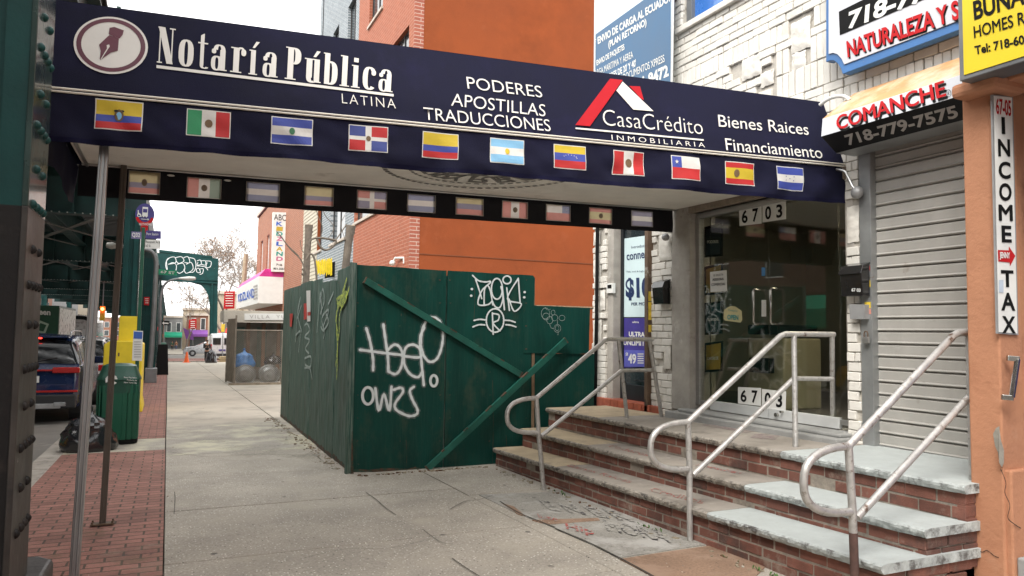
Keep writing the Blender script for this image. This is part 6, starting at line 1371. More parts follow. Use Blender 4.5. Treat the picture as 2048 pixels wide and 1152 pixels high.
for i, (u, v, lb) in enumerate(((491, 750, 'round galvanised bin under the blue bag in the cage'), (539, 750, 'round galvanised bin under the black bag in the cage'))):
    c = on(PY(30.75), u, v); t = thing('metal_bin', lb, 'bin', (c.x, 30.8, gz(31)), 'metal bins in the cage'); r = .37
    mb = MB()
    for j in range(11):
        y = 30.8+j*.075; rr = r*(1.02 if j % 2 else .97)*(1-.012*j)
        if j < 10: mb.tube([(c.x, y, c.z), (c.x, y+.075, c.z)], [rr, r*.98], 20, caps=(j in (0, 9)))
    mb.build('drum', M_galv, t, smooth=True); mb = MB(); mb.tube([(c.x, 30.72, c.z), (c.x, 30.78, c.z), (c.x, 30.80, c.z)], [r*.6, r*.9, r*1.06], 20); mb.tube([(c.x, 30.70, c.z), (c.x, 30.74, c.z)], [r*.25, r*.3], 16); mb.tube([(c.x+r*1.04*math.cos(a_), 30.79, c.z+r*1.04*math.sin(a_)) for a_ in [2*math.pi*i_/24 for i_ in range(25)]], .03, 6); mb.build('lid', M_galv, t)
    mb = MB(); mb.tube([(c.x-.1, 30.72, c.z), (c.x-.06, 30.67, c.z), (c.x+.06, 30.67, c.z), (c.x+.1, 30.72, c.z)], .012, 6); mb.build('handle', M_galv, t, smooth=True)
M_bagk = mat('black_bin_bag', (.012, .013, .016), .22, var=.3, vs=5, bump=.9, bs=12, coat=.5); M_bagb = mat('blue_bin_bag', (.06, .25, .60), .3, var=.25, vs=5, bump=.9, bs=9, coat=.4)
def bag(c, rx, ry, rz, m, lb, knot=True, seed=0):
    t = thing('bin_bag', lb, 'bin bag', c); mb = MB(); nu, nv = 44, 26; c = Vector(c)
    def f(a, b_):
        th = 2*math.pi*a; ph = math.pi*(1-b_); d_ = Vector((math.sin(ph)*math.cos(th), math.sin(ph)*math.sin(th), math.cos(ph)))
        fold = .10*math.sin(th*9+3*noise.noise(Vector((d_.z*2, seed, 1)))*4)*max(0, d_.z+.2)+.17*noise.noise(d_*2+Vector((seed, 0, 0)))+.07*abs(noise.noise(d_*5+Vector((0, seed, 0))))+.04*noise.noise(d_*11)
        k = 1+fold; zz = max(-.42, d_.z)*rz
        if d_.z > .72: k *= 1-.75*((d_.z-.72)/.28)
        w_ = 1+.22*min(1, max(0, .35-d_.z)/.9)
        return c+Vector((d_.x*rx*k*w_, d_.y*ry*k*w_, rz*.42+zz+(.12*rz if d_.z > .97 else 0)))
    mb.grid(f, nu, nv); mb.build('bag', m, t, smooth=True)
    if knot: mb = MB(); mb.tube([c+Vector((0, 0, rz*1.36)), c+Vector((.02, 0, rz*1.52)), c+Vector((-.03, .02, rz*1.68))], [.04, .018, .055], 8); mb.build('knot', m, t, smooth=True)
    return t
q = on(PY(31.2), 488, 733); bag(q, .36, .3, .42, M_bagb, 'light blue rubbish bag on top of a metal bin in the cage', seed=2); q = on(PY(31.2), 547, 728); bag(q, .33, .3, .26, M_bagk, 'small black rubbish bag on the farther bin in the cage', seed=5)
# ---- across the side street and far down the avenue
def block(nm, lb, x0, x1, y0, y1, h, m, nwin=3, shopc=None, zb=None):
    g = gz(y0) if zb is None else zb; t = thing(nm, lb, 'building', ((x0+x1)/2, y0, g)); ms = []
    W_ = (x1-x0)/nwin; mb = MB(); mb.box(x0, x1, y0, y1, g-1, g+h); mb.build('wall', m, t); mb = MB(); mb.box(x0-.2, x1+.2, y0-.25, y1, g+h, g+h+.4); mb.build('cornice', M_sill, t)
    for i in range(nwin):
        for fl in range(1, int(h/3)):
            a = x0+W_*(i+.3); o = MB(); o.box(a-.1, a+W_*.4+.1, y0-.08, y0-.02, g+fl*3+.6, g+fl*3+2.6); o = o.build('window', M_wfr, t); p_ = MB(); p_.box(a, a+W_*.4, y0-.11, y0-.08, g+fl*3+.7, g+fl*3+2.5); p_.build('pane', M_win, o)
    if shopc:
        mb = MB(); mb.prism([(x0, y0-1.4, g+2.5), (x0, y0-1.4, g+2.9), (x0, y0-.0, g+3.6), (x0, y0, g+2.5)], (x1-x0, 0, 0)); mb.build('shop_awning', shopc, t)
        mb = MB(); mb.box(x0+.3, x1-.3, y0-.06, y0-.01, g+.3, g+2.4); mb.build('shop_window', M_win, t)
M_b1 = mat('distant_brick', (.24, .11, .07), .9, var=.2, vs=1); M_b2 = mat('distant_beige', (.38, .32, .24), .9, var=.15, vs=1); M_b3 = mat('distant_grey', (.22, .22, .22), .9, var=.2, vs=1)
M_gaw = mat('green_awning_cloth', (.01, .30, .17), .6); M_raw = mat('red_awning_cloth', (.50, .04, .03), .6); M_paw = mat('purple_awning_cloth', (.16, .05, .25), .6); M_oaw = mat('orange_awning_cloth', (.6, .2, .04), .6)
block('avenue_end_building', 'low dark brick building closing the far end of the avenue', -22, -1.5, 305, 320, 10, M_b1, 6)
block('corner_shop', 'beige corner shop with red awning across the side street', 6.4, 12, 112, 128, 8.4, M_b2, 3, M_raw); block('distant_shop', 'brick shop with purple awning far down the pavement', 3.0, 6.0, 135, 150, 6.0, M_b1, 2, M_paw)
block('distant_shop', 'grey shop with green awning at the end of the pavement', -.8, 2.8, 170, 190, 6.6, M_b3, 2, M_gaw); block('distant_shop', 'brick shop with orange awning at the very end of the view', -6, -1, 210, 225, 8.5, M_b1, 3, M_oaw)
block('distant_house', 'beige gabled house above the purple awning shop', 2.5, 9, 152, 160, 7.6, M_b2, 3)
for i in range(9):      # shops across the avenue beyond the railway
    y0 = 66+i*22 if i > 0 else 84; 
# far side of the avenue: seen under the railway and mirrored in the glass doors
nb = thing('neighbour_building', 'brick building on the near side behind the camera position', 'building', (6, -20, .3)); mb = MB(); mb.box(5.9, 18, -45, 1.0, -.5, 9); mb.build('wall', M_obk, nb)
nb = thing('neighbour_building', 'plain grey building closing the street far behind the camera position', 'building', (0, -80, 1)); mb = MB(); mb.box(-30, 40, -95, -80, 0, 12); mb.build('wall', M_b3, nb)
M_dbk = brickmat('dark_brick_terrace', 'yz', (.13, .05, .035), (.10, .04, .03), (.12, .095, .08), .25, .085, ms=.012, bump=.3, var=.3)
op = thing('brick_terrace', 'long dark brick terrace on the far side of the avenue under the railway', 'building', (-17, 20, gz(20)))
b_ = MB(); ws = [(y, y+1.3, 4.6, 6.6) for y in (-4, 0, 4, 8, 12, 16, 20, 24, 28, 32, 38, 44, 50, 56)]+[(y, y+1.3, 8.2, 10.2) for y in (-4, 0, 4, 8, 12, 16, 20, 24, 28, 32, 38, 44, 50, 56)]
def facadeL(bl, y0, y1, z0, z1, ws, m, x):
    ys = sorted({y0, y1, *[w[0] for w in ws], *[w[1] for w in ws]}); zs = sorted({z0, z1, *[w[2] for w in ws], *[w[3] for w in ws]}); b_ = MB()
    for a, b2 in zip(ys[:-1], ys[1:]):
        for c, d_ in zip(zs[:-1], zs[1:]):
            if any(w[0] <= a+.001 and w[1] >= b2-.001 and w[2] <= c+.001 and w[3] >= d_-.001 for w in ws): continue
            b_.poly([(x, a, c), (x, b2, c), (x, b2, d_), (x, a, d_)])
    b_.build('brick_wall', m, bl)
    for w in ws:
        a, b2, c, d_ = w; f_ = MB(); t_ = .07; xx = x-.1
        f_.box(xx-.03, xx+.03, a, a+t_, c, d_); f_.box(xx-.03, xx+.03, b2-t_, b2, c, d_); f_.box(xx-.03, xx+.03, a+t_, b2-t_, c, c+t_); f_.box(xx-.03, xx+.03, a+t_, b2-t_, d_-t_, d_); f_.box(xx-.028, xx+.03, a+t_, b2-t_, (c+d_)/2-.03, (c+d_)/2+.03)
        o = f_.build('window', M_wfr, bl); g_ = MB(); g_.box(xx-.01, xx, a+t_, b2-t_, c+t_, d_-t_); g_.build('pane', M_win, o)
facadeL(op, -10, 62, -1.2, 11.5, ws, M_dbk, -16)
mb = MB(); mb.box(-24, -16.2, -10, 62, -1.2, 11.5); mb.build('rear_block', M_b3, op)
mb = MB(); mb.prism([(-16, 16, 3.6), (-14.6, 16, 2.9), (-14.6, 16, 2.0), (-16, 16, 2.0)], (0, 15, 0)); ga = mb.build('green_awning', M_gaw, op); text(ga, '311', (Vector((-14.55, 0, 0)), Vector((1, 0, 0))), (-14.55, 18.5, 2.75), (-14.55, 21.5, 2.75), (-14.55, 18.5, 2.2), M_wh, .02, off=.02)
mb = MB(); mb.box(-15.95, -15.9, 2, 15, .2, 3.0); mb.box(-15.95, -15.9, 31.5, 60, -.4, 3.0); mb.box(-15.95, -15.9, 16.3, 30.5, -.2, 2.0); mb.build('shop_window', M_win, op)
for i, (y0, y1, h, m, s_) in enumerate(((82, 104, 9, M_b2, M_raw), (104, 130, 11, M_b1, M_gaw), (130, 165, 8, M_b3, M_oaw), (165, 210, 10, M_b2, M_raw))):
    t = thing('avenue_building', ['beige', 'brick', 'grey', 'pale'][i]+' building far along the other side of the avenue, '+['nearest', 'second', 'third', 'farthest'][i]+' of four', 'building', (-18, y0, gz(y0)))
    mb = MB(); mb.box(-24, -16, y0, y1-.1, -5, h-2); mb.build('wall', m, t); mb = MB(); mb.prism([(-16, y0+1, gz(y0)+3.6), (-14.6, y0+1, gz(y0)+2.8), (-14.6, y0+1, gz(y0)+2.3), (-16, y0+1, gz(y0)+2.3)], (0, y1-y0-3, 0)); mb.build('shop_awning', s_, t)
    for k in range(int((y1-y0)/4)): mb = MB(); mb.box(-16.0, -15.96, y0+1+k*4, y0+2.8+k*4, gz(y0)+4.8, gz(y0)+6.8); mb.build('window', M_win, t)
# ================================================================ TREES
M_bark = mat('grey_bark', (.15, .125, .10), .95, var=.35, vs=8, bump=.8, bs=25); M_barkd = mat('sky_washed_bark', (.20, .17, .145), .95, var=.3, vs=3, bump=.5); M_leafb = mat('dead_brown_leaf', (.26, .15, .085), .9, var=.4, vs=2, bump=0)  # far bark paled and greyed for the bright sky behind the twigs
def bare_tree(x, y, h, lb, seed, lean=(0, 0), leaves=0, depth=6, spread=.6):
    random.seed(seed); t = thing('bare_tree', lb, 'tree', (x, y, gz(y)), 'bare street trees'); mt = MB(); mc = MB(); lf = MB()
    def rec(p, d_, L, r, k):
        pts = [p]; q = p; dd = d_
        for i in range(3):
            dd = (dd+Vector((random.gauss(0, .12), random.gauss(0, .12), random.gauss(.02, .07)))).normalized(); q = q+dd*L/3; pts.append(q)
        rs = [max(.013, r*(1-.3*i/3)) for i in range(4)]
        (mt if k >= depth-1 else mc).tube(pts, rs, 7 if k > 3 else (4 if k > 1 else 3), caps=False)
        if leaves and k <= 1:
            for i in range(leaves):
                c = pts[random.randrange(4)]+Vector((random.gauss(0, .12),)*3); a = Vector((random.gauss(0, 1), random.gauss(0, 1), random.gauss(0, 1))).normalized()*.07; b_ = a.orthogonal().normalized()*.05; lf.poly([c-a, c+b_, c+a, c-b_])
        if k == 0: return
        n_ = 3 if random.random() < .5 or k > 4 else 2
        for i in range(n_+(1 if k < 4 else 0)):
            a = random.uniform(0, 2*math.pi); s_ = spread*random.uniform(.6, 1.3); o_ = dd.orthogonal().normalized(); o_ = Matrix.Rotation(a, 3, dd) @ o_
            nd_ = (dd*math.cos(s_)+o_*math.sin(s_)+Vector((0, 0, .10))).normalized(); st = pts[3] if i < 2 else pts[random.choice((2, 3))]
            rec(st, nd_, L*random.uniform(.66, .86), rs[3]*(.78 if i == 0 else .6), k-1)
    rec(Vector((x, y, gz(y)-.1)), Vector((lean[0], lean[1], 1)).normalized(), h*.27, h*.018, depth)
    mt.build('trunk', M_barkd, t, smooth=True); mc.build('crown', M_barkd, t, kind='stuff')
    if leaves: lf.build('dead_leaves', M_leafb, t, kind='stuff')
bare_tree(5.3, 86, 15, 'large bare tree with a few brown leaves behind the green portal', 3, (-.05, 0), 3, 6, .68)
bare_tree(9.2, 82, 16, 'bare tree rising behind the orange brick shop, between it and the portal', 11, (-.04, 0), 0, 6, .66)
bare_tree(9.5, 100, 15, 'bare tree behind the timber pole and the box awning', 23, (-.1, 0), 1, 6, .7)
bare_tree(2.5, 120, 11, 'small bare tree far along the pavement framed by the portal', 8, (0, 0), 2, 5)
def stump(u, v0, u1, v1, y, r, lb, seed):
    a = on(PY(y), u, v0); b_ = on(PY(y), u1, v1); d_ = (b_-a); base = a+d_*((gz(y)-a.z)/d_.z); t = thing('tree_stump', lb, 'tree trunk', base, 'pollarded trunks behind the fence'); mb = MB(); pts = []; rs = []
    for i in range(13): f = i/12; p = base.lerp(a, f)+Vector((.02*noise.noise(Vector((f*5, seed, 0))), .02*noise.noise(Vector((f*5, seed, 5))), 0)); pts.append(p); rs.append(r*(1.15-.2*f+.09*noise.noise(Vector((f*9, seed, 3))))+(.018 if i == 12 else 0))
    mb.tube(pts, rs, 12); mb.build('trunk', M_bark, t, smooth=True); mb = MB(); mb.tube([a, a+Vector((0, 0, .01))], [rs[-1]*.97, rs[-1]*.8], 12); mb.build('cut_top', mat('cut_wood', (.34, .27, .19), .9, var=.3, vs=20), t)
    mb = MB()
    for k in range(4): p = base.lerp(a, random.uniform(.7, .98)); dd = Vector((random.uniform(-1, 1), random.uniform(-.5, .5), .3)).normalized(); mb.tube([p, p+dd*r*1.5], [r*.45, r*.3], 7)
    mb.build('branch_stub', M_bark, t, smooth=True)
random.seed(4); stump(618, 450, 612, 560, 15.2, .068, 'upright pollarded trunk behind the side of the green fence', 1); stump(702, 452, 690, 545, 12.4, .066, 'leaning pollarded trunk behind the fence corner', 9)
mb = MB(); PVn = PY(14.0)
for L, r in ((([618, 500], [622, 480], [640, 476], [662, 479], [672, 482], [664, 495], [650, 500], [640, 492], [634, 478]), .022), (([612, 520], [620, 508], [628, 515], [632, 540], [634, 575]), .02), (([672, 480], [684, 462], [694, 448]), .012), (([560, 470], [580, 497], [602, 520], [612, 550]), .012), (([553, 462], [575, 490], [598, 512]), .008), (([640, 478], [645, 455], [636, 432], [632, 415]), .008), (([655, 478], [668, 455], [650, 430], [640, 405]), .007), (([600, 480], [604, 500], [613, 512]), .006), (([690, 478], [682, 450], [690, 430]), .006)):
    mb.tube([on(PVn, *p) for p in smoothpts([tuple(q) for q in L])], r, 6)
tag(mb.build('climbing_vine', M_bark, None, smooth=True), 'bare twisted vine tangled between the two pollarded trunks', 'vine'); 
mb = MB(); a = on(PY(60), 492, 508); mb.tube([(a.x-.35, 60, gz(60)), (a.x, 60, a.z)], [.2, .17], 8); tag(mb.build('timber_pole', mat('pale_timber_pole', (.36, .29, .20), .9, var=.2), None, smooth=True), 'pale bare timber pole standing before the far trees', 'pole')
# ================================================================ STREET FURNITURE
M_sgr = mat('green_steel_pole', (.012, .085, .05), .45, .1, var=.2, vs=6); M_lamp = mat('grey_lamp_post', (.24, .25, .255), .5, .5, var=.15, vs=3, bump=.1)
yp = 17.2; PBs = PY(yp); t = thing('bus_stop_sign', 'green bus stop pole with round blue bus emblem and route plates before the yellow guard', 'sign', (on(PBs, 276, 800).x, yp, gz(yp)))
a = on(PBs, 287, 455); b_ = on(PBs, 271, 800); b_ = a+(b_-a)*((gz(yp)-a.z)/(b_.z-a.z)); mb = MB(); mb.bar(a, b_, .10, .07); mb.build('pole', M_sgr, t, bevel=.01)
c = on(PBs, 290, 429); R = (on(PBs, 309, 429)-on(PBs, 271, 429)).length/2; zs = 1.28
M_navb = mat('bus_sign_blue', (.05, .04, .20), .5, bump=0)
mb = MB(); mb.prism([c+Vector((R*x, -.03, R*zs*y)) for x, y in ell(30)], (0, .02, 0)); mb.build('round_plate', M_navb, t)
arc = [(math.cos(math.radians(a_)), math.sin(math.radians(a_))) for a_ in range(200, 341, 10)]; mb = MB()
for i in range(len(arc)-1):
    (x0, y0), (x1, y1) = arc[i], arc[i+1]; mb.poly([c+Vector((R*x*k, -.035, R*zs*y*k)) for x, y, k in ((x0, y0, .72), (x1, y1, .72), (x1, y1, 1.03), (x0, y0, 1.03))])
mb.prism([c+Vector((x, -.035, z)) for x, z in ((-.07, -R*zs), (.07, -R*zs), (.06, -R*zs-.16), (-.06, -R*zs-.16))], (0, .02, 0)); mb.build('red_band', M_rd, t)
def bx3(x0, x1, z0, z1, m, nm, d_=.04): b2 = MB(); b2.box(c.x+x0, c.x+x1, c.y-d_, c.y-d_+.008, c.z+z0, c.z+z1); return b2.build(nm, m, t, bevel=.0)
k = R
mb = MB(); mb.box(c.x-.28*k, c.x+.30*k, c.y-.045, c.y-.035, c.z-.25*k, c.z+.85*k); mb.box(c.x-.20*k, c.x-.08*k, c.y-.045, c.y-.035, c.z-.36*k, c.z-.25*k); mb.box(c.x+.10*k, c.x+.22*k, c.y-.045, c.y-.035, c.z-.36*k, c.z-.25*k); mb.box(c.x-.4*k, c.x+.35*k, c.y-.045, c.y-.035, c.z-.62*k, c.z-.56*k); mb.box(c.x+.25*k, c.x+.42*k, c.y-.045, c.y-.035, c.z-.68*k, c.z-.5*k); mb.build('bus_symbol', M_wh, t)
mb = MB(); mb.box(c.x-.21*k, c.x+.23*k, c.y-.05, c.y-.045, c.z+.20*k, c.z+.62*k); mb.build('bus_window', M_navb, t)
mb = MB(); stroke(mb, PY(yp-.045), [(276.5, 421), (277, 428), (281, 429), (282, 433)], .02, 0); ringpx(mb, PY(yp-.045), (278, 430), 3, 3.6, .012, 0); mb.build('wheelchair_symbol', M_wh, t)
text(t, 'NO STANDING', PY(yp-.036), (278, 446), (303, 446), (278, 451), M_wh, .0, off=.01)
plate(t, PY(yp-.05), ((263, 463), (283, 464), (283, 478), (262, 477)), mat('route_plate', (.17, .15, .30), .5, bump=0), 'route_plate', 0, .01); text(t, 'Q32', PY(yp-.05), (264, 465), (280, 466), (264, 475), M_wh, .02, off=.006)
plate(t, PY(yp-.05), ((292, 461), (322, 462), (322, 478), (291, 477)), M_navb, 'destination_plate', 0, .01); text(t, 'Penn Station', PY(yp-.05), (293, 465), (317, 466), (293, 470), M_wh, .0, off=.006)
plate(t, PY(yp-.05), ((291, 479), (321, 480), (321, 498), (290, 497)), M_wh, 'street_plate', 0, .01); text(t, 'Roosevelt Av &', PY(yp-.05), (292, 481), (320, 482), (292, 486), M_bk, .0, off=.006); text(t, '67 St', PY(yp-.05), (292, 489), (301, 489), (292, 494), M_bk, .0, off=.006)
p = plate(t, PY(yp-.06), ((267, 661), (286, 662), (284, 722), (264, 721)), M_wh, 'timetable', 0, .03); plate(p, PY(yp-.06), ((268, 663), (285, 664), (284, 678), (267, 677)), mat('timetable_blue', (.05, .12, .42), .5, bump=0), 'header', .004, .003)
for i in range(7): text(p, '#', PY(yp-.06), (268, 683+i*5), (282, 683+i*5), (268, 684.5+i*5), M_gy, 0, off=.006)
# litter bin
M_bin = mat('green_bin_plastic', (.003, .085, .045), .45, var=.15, vs=2, bump=.12, spot=((.02, .12, .07), 5, .64, .8)); M_bind = mat('dark_bin_lid', (.008, .065, .042), .42, var=.15, bump=.1)
yb = 13.42; PB_ = PY(yb); xl, xr = on(PB_, 190, 820).x, on(PB_, 277, 820).x; zb = gz(yb)+.03; zt = on(PB_, 235, 765).z; zl = on(PB_, 235, 729).z
tb = thing('litter_bin', 'dark green slatted litter bin with domed lid on the kerb', 'litter bin', ((xl+xr)/2, yb+.35, gz(yb))); w = (xr-xl)/2; cx = (xl+xr)/2; cy = yb+w
mb = MB(); n_ = 28
for i in range(n_):
    a = 2*math.pi*(i+.5)/n_; ca, sa = math.cos(a), math.sin(a); kq = (abs(ca)**4+abs(sa)**4)**-.25; p = Vector((cx+ca*kq*w*.97, cy+sa*kq*w*.97, 0)); d_ = Vector((-sa, ca, 0)); 
    if abs(ca) > abs(sa): d_ = Vector((0, 1, 0)); nn = Vector((1, 0, 0))
    else: d_ = Vector((1, 0, 0)); nn = Vector((0, 1, 0))
    mb.obox(p+Vector((0, 0, (zb+.05+zt-.05)/2)), d_*(w*.115), nn*.012, Vector((0, 0, (zt-zb-.1)/2)))
mb.build('slats', M_bin, tb, bevel=.005)
mb = MB(); mb.lathe([(w*.93, zb+.04), (w*.93, zt)], (cx, cy, 0), 32, sq=4); mb.build('liner', M_bind, tb); mb = MB(); mb.lathe([(w*.99, zb-.02), (w*1.0, zb+.05), (w*.95, zb+.06)], (cx, cy, 0), 32, sq=4); mb.build('base_ring', M_bk, tb)
hz = zt-.03; mb = MB(); mb.lathe([(w*1.02, hz-.14), (w*1.02, hz+.06), (w*1.06, hz+.065), (w*1.05, hz+.09), (w*.98, hz+.13), (w*.8, zl-.03), (w*.55, zl), (0.02, zl+.01)], (cx, cy, 0), 40, sq=3.6); lid = mb.build('domed_lid', M_bind, tb, smooth=True)
PL = PY(cy-w*1.02-.004); text(lid, 'Keep Manhattan', PL, (248, 753), (274, 754), (248, 757), M_wh, .01, off=.004); text(lid, 'Provided by the', PL, (254, 758.5), (274, 759.5), (254, 762), M_wh, .01, off=.004); text(lid, 'New York City', PL, (248, 763.5), (274, 764.5), (248, 767), M_wh, .01, off=.004)
mb = MB(); q = on(PL, 223, 760, .006); 
for i in range(3):
    a0 = i*2.094; mb.poly([q+Vector((.09*math.sin(a0+k)*r_, -.001*i, .09*math.cos(a0+k)*r_)) for k, r_ in ((0, 1), (.8, 1), (1.6, 1), (1.6, .55), (.8, .55), (0, .55))])
mb.build('round_emblem', M_wh, lid)
bag((-1.03, 12.95, gz(12.9)), .33, .28, .40, M_bagk, 'shiny black rubbish bag slumped on the kerb against the litter bin', seed=12)
# lamp posts
def lamp(y, uv, headuv, lb, box=None):
    PLm = PY(y); pts = [on(PLm, *p) for p in uv]; b0 = pts[0].copy(); t = thing('street_lamp', lb, 'street lamp', b0, 'street lamps'); mb = MB(); P = [on(PLm, *p) for p in smoothpts(uv)]; n_ = len(P)
    mb.tube(P, [.11-.05*i/n_ for i in range(n_)], 10); mb.build('pole', M_lamp, t, smooth=True); h0, h1 = on(PLm, *headuv[0]), on(PLm, *headuv[1]); d_ = (h1-h0); L = d_.length; mb = MB()
    mb.tube([h0, h0+d_*.25, h0+d_*.6, h0+d_*.95, h1], [.05, .10, .15, .11, .02], 10); mb.build('lamp_head', mat('pale_lamp_head', (.5, .5, .47), .4, .2), t, smooth=True)
    if box: a, b2 = on(PLm, *box[0]), on(PLm, *box[1]); mb = MB(); mb.box(a.x, b2.x, y-.25, y+.25, b2.z, a.z); mb.build('base', M_lamp, t, bevel=.03)
lamp(33.2, [(299, 745), (303, 700), (307, 640), (311, 560), (312, 525), (305, 505), (290, 499), (262, 494), (240, 493)], [(240, 493), (212, 490)], 'street lamp with its arm reaching left over the road', ((290, 736), (313, 767)))
lamp(52, [(317, 728), (319, 680), (320, 640), (321, 600), (326, 575), (338, 562), (358, 557)], [(356, 557), (392, 557)], 'street lamp with its arm reaching right below the green portal')
def psign(nm, y, q, m, lb, words=None, wm=None, post=None, cat='sign'):
    t = thing(nm, lb, cat, on(PY(y), *q[2])); plate(t, PY(y), q, m, 'plate', 0, .03)
    if words: text(t, words, PY(y), (q[0][0]+(q[1][0]-q[0][0])*.12, q[0][1]+(q[3][1]-q[0][1])*.25), (q[1][0]-(q[1][0]-q[0][0])*.12, q[1][1]+(q[2][1]-q[1][1])*.25), (q[3][0]+(q[2][0]-q[3][0])*.12, q[3][1]-(q[3][1]-q[0][1])*.25), wm or M_wh, .02, off=.01)
    if post: mb = MB(); a, b2 = on(PY(y), *post[0]), on(PY(y), *post[1]); mb.tube([a+Vector((0, .06, 0)), b2+Vector((0, .06, 0))], .04, 8); mb.build('post', M_lamp, t, smooth=True)
    return t
psign('street_name_sign', 33, ((317, 538), (354, 541), (354, 551), (317, 549)), mat('street_sign_green', (.0, .25, .12), .5, bump=0), 'green street name sign reading 67 ST on the lamp post', '67 ST')
psign('one_way_sign', 58, ((322, 641), (339, 642), (339, 651), (322, 650)), M_bk, 'black one way sign with white arrow on a thin grey post', None, None, ((329, 640), (325, 727)))
mb = MB(); mb.poly([on(PY(58), *p, .02) for p in ((324, 646), (328, 643), (328, 645), (337, 645.5), (337, 648), (328, 647.5), (328, 650))]); tag_ = mb.build('arrow', M_wh, [o for o in bpy.data.objects if o.name.startswith('one_way_sign')][0])
psign('small_red_sign', 34.9, ((288, 594), (299, 594), (298, 611), (288, 610)), M_rd, 'small red notice on the railway column behind the bus stop', None)
psign('red_kerb_sign', 62, ((310, 653), (317, 654), (317, 661), (310, 660)), M_rd, 'tiny red sign low beside the far lamp post', None, None, ((313, 650), (313, 727)))
psign('red_banner', 60, ((449, 583), (470, 582), (469, 617), (447, 618)), M_rd, 'red vertical shop banner left of the white box awning', None)
psign('red_shop_sign', 118, ((378, 640), (393, 637), (393, 657), (377, 657)), M_rd, 'red box sign framed by the green portal', None)
psign('purple_canopy', 125, ((366, 655), (385, 665), (388, 680), (372, 678)), M_paw, 'slanting purple market canopy beyond the silver car', None, None, ((385, 665), (386, 690)))
psign('yellow_road_sign', 66, ((443, 648), (450, 648), (449, 664), (442, 664)), M_stk, 'yellow road sign beside the porch canopy', None, None, ((446, 660), (445, 725)))
t = thing('traffic_light', 'red lit traffic light hanging under the railway', 'traffic light', on(PY(58), 205, 625)); a = on(PY(58), 205, 618); mb = MB(); mb.box(a.x-.16, a.x+.16, 58, 58.25, a.z-.8, a.z+.2); mb.build('housing', M_stk, t, bevel=.03); mb = MB(); mb.ball(a+Vector((0, -.06, 0)), .11, .06, .11, 12); mb.build('red_lamp', emis('lit_red', (1, .06, .02), 12), t, smooth=True); mb = MB(); mb.tube([a+Vector((0, .1, .2)), a+Vector((0, .1, 3.2))], .04, 6); mb.build('hanger', M_lamp, t)
t = thing('traffic_cone', 'orange traffic cone standing on the pavement edge before the silver car', 'cone', gnd(373, 725)); g = gnd(373, 725); M_cone = mat('orange_cone_plastic', (.80, .13, .02), .5, bump=0); mb = MB(); mb.lathe([(.20, .03), (.15, .25), (.06, .82), (.03, .84)], g, 16); mb.build('cone', M_cone, t, smooth=True); mb = MB(); mb.box(g.x-.28, g.x+.28, g.y-.28, g.y+.28, g.z, g.z+.04); mb.build('base', M_cone, t, bevel=.01); mb = MB(); mb.lathe([(.115, .45), (.085, .62)], g, 16); mb.build('white_collar', M_wh, t)
bag((3.1, 62.5, gz(62.5)), .38, .34, .75, M_bagk, 'tall black rubbish bag on the pavement beside the standing person', seed=3)
t = thing('sandwich_board', 'black folding sandwich board behind the yellow guard', 'board', gnd(314, 735)); g = Vector((-.42, 41, gz(41)))
t.location = g
for s_ in (-1, 1): mb = MB(); mb.prism([(g.x-.1, g.y+s_*.35, g.z), (g.x+.5, g.y+s_*.35, g.z), (g.x+.42, g.y+s_*.03, g.z+1.5), (g.x-.02, g.y+s_*.03, g.z+1.5)], (0, s_*.03, 0)); mb.build('panel', M_bk, t)
t = thing('wooden_pallet', 'small stack of timber by the cage on the far pavement', 'pallet', gnd(452, 724)); g = gnd(450, 724)
for k in range(4): mb = MB(); mb.box(g.x-.5+.1*(k % 2), g.x+.6, g.y, g.y+.8, g.z+.12*k, g.z+.12*k+.08); mb.build('board', mat('raw_timber', (.42, .32, .18), .9, var=.2), t)
t = thing('mail_drop_box', 'dark green box on the pavement beyond the sandwich board', 'box', (-.2, 60, gz(60))); mb = MB(); mb.box(-.62, -.1, 57, 57.6, gz(57), gz(57)+1.3); mb.build('body', M_sgr, t, bevel=.05); mb = MB(); mb.tube([(-.62, 57.3, gz(57)+1.3), (-.1, 57.3, gz(57)+1.3)], .28, 14); mb.build('rounded_top', M_sgr, t)
for nm, y, lines in (('red_banner', 59.95, [(451, 586+i*5, 466) for i in range(6)]), ('red_shop_sign', 117.9, [(381, 642+i*4, 390) for i in range(4)]), ('small_red_sign', 34.85, [(290, 597+i*4, 297) for i in range(3)])):
    o = [q for q in bpy.data.objects if q.name == nm][0]
    for a_, v_, b2 in lines: text(o, '#', PY(y), (a_, v_), (b2, v_), (a_, v_+1.3), M_wh, off=.02)
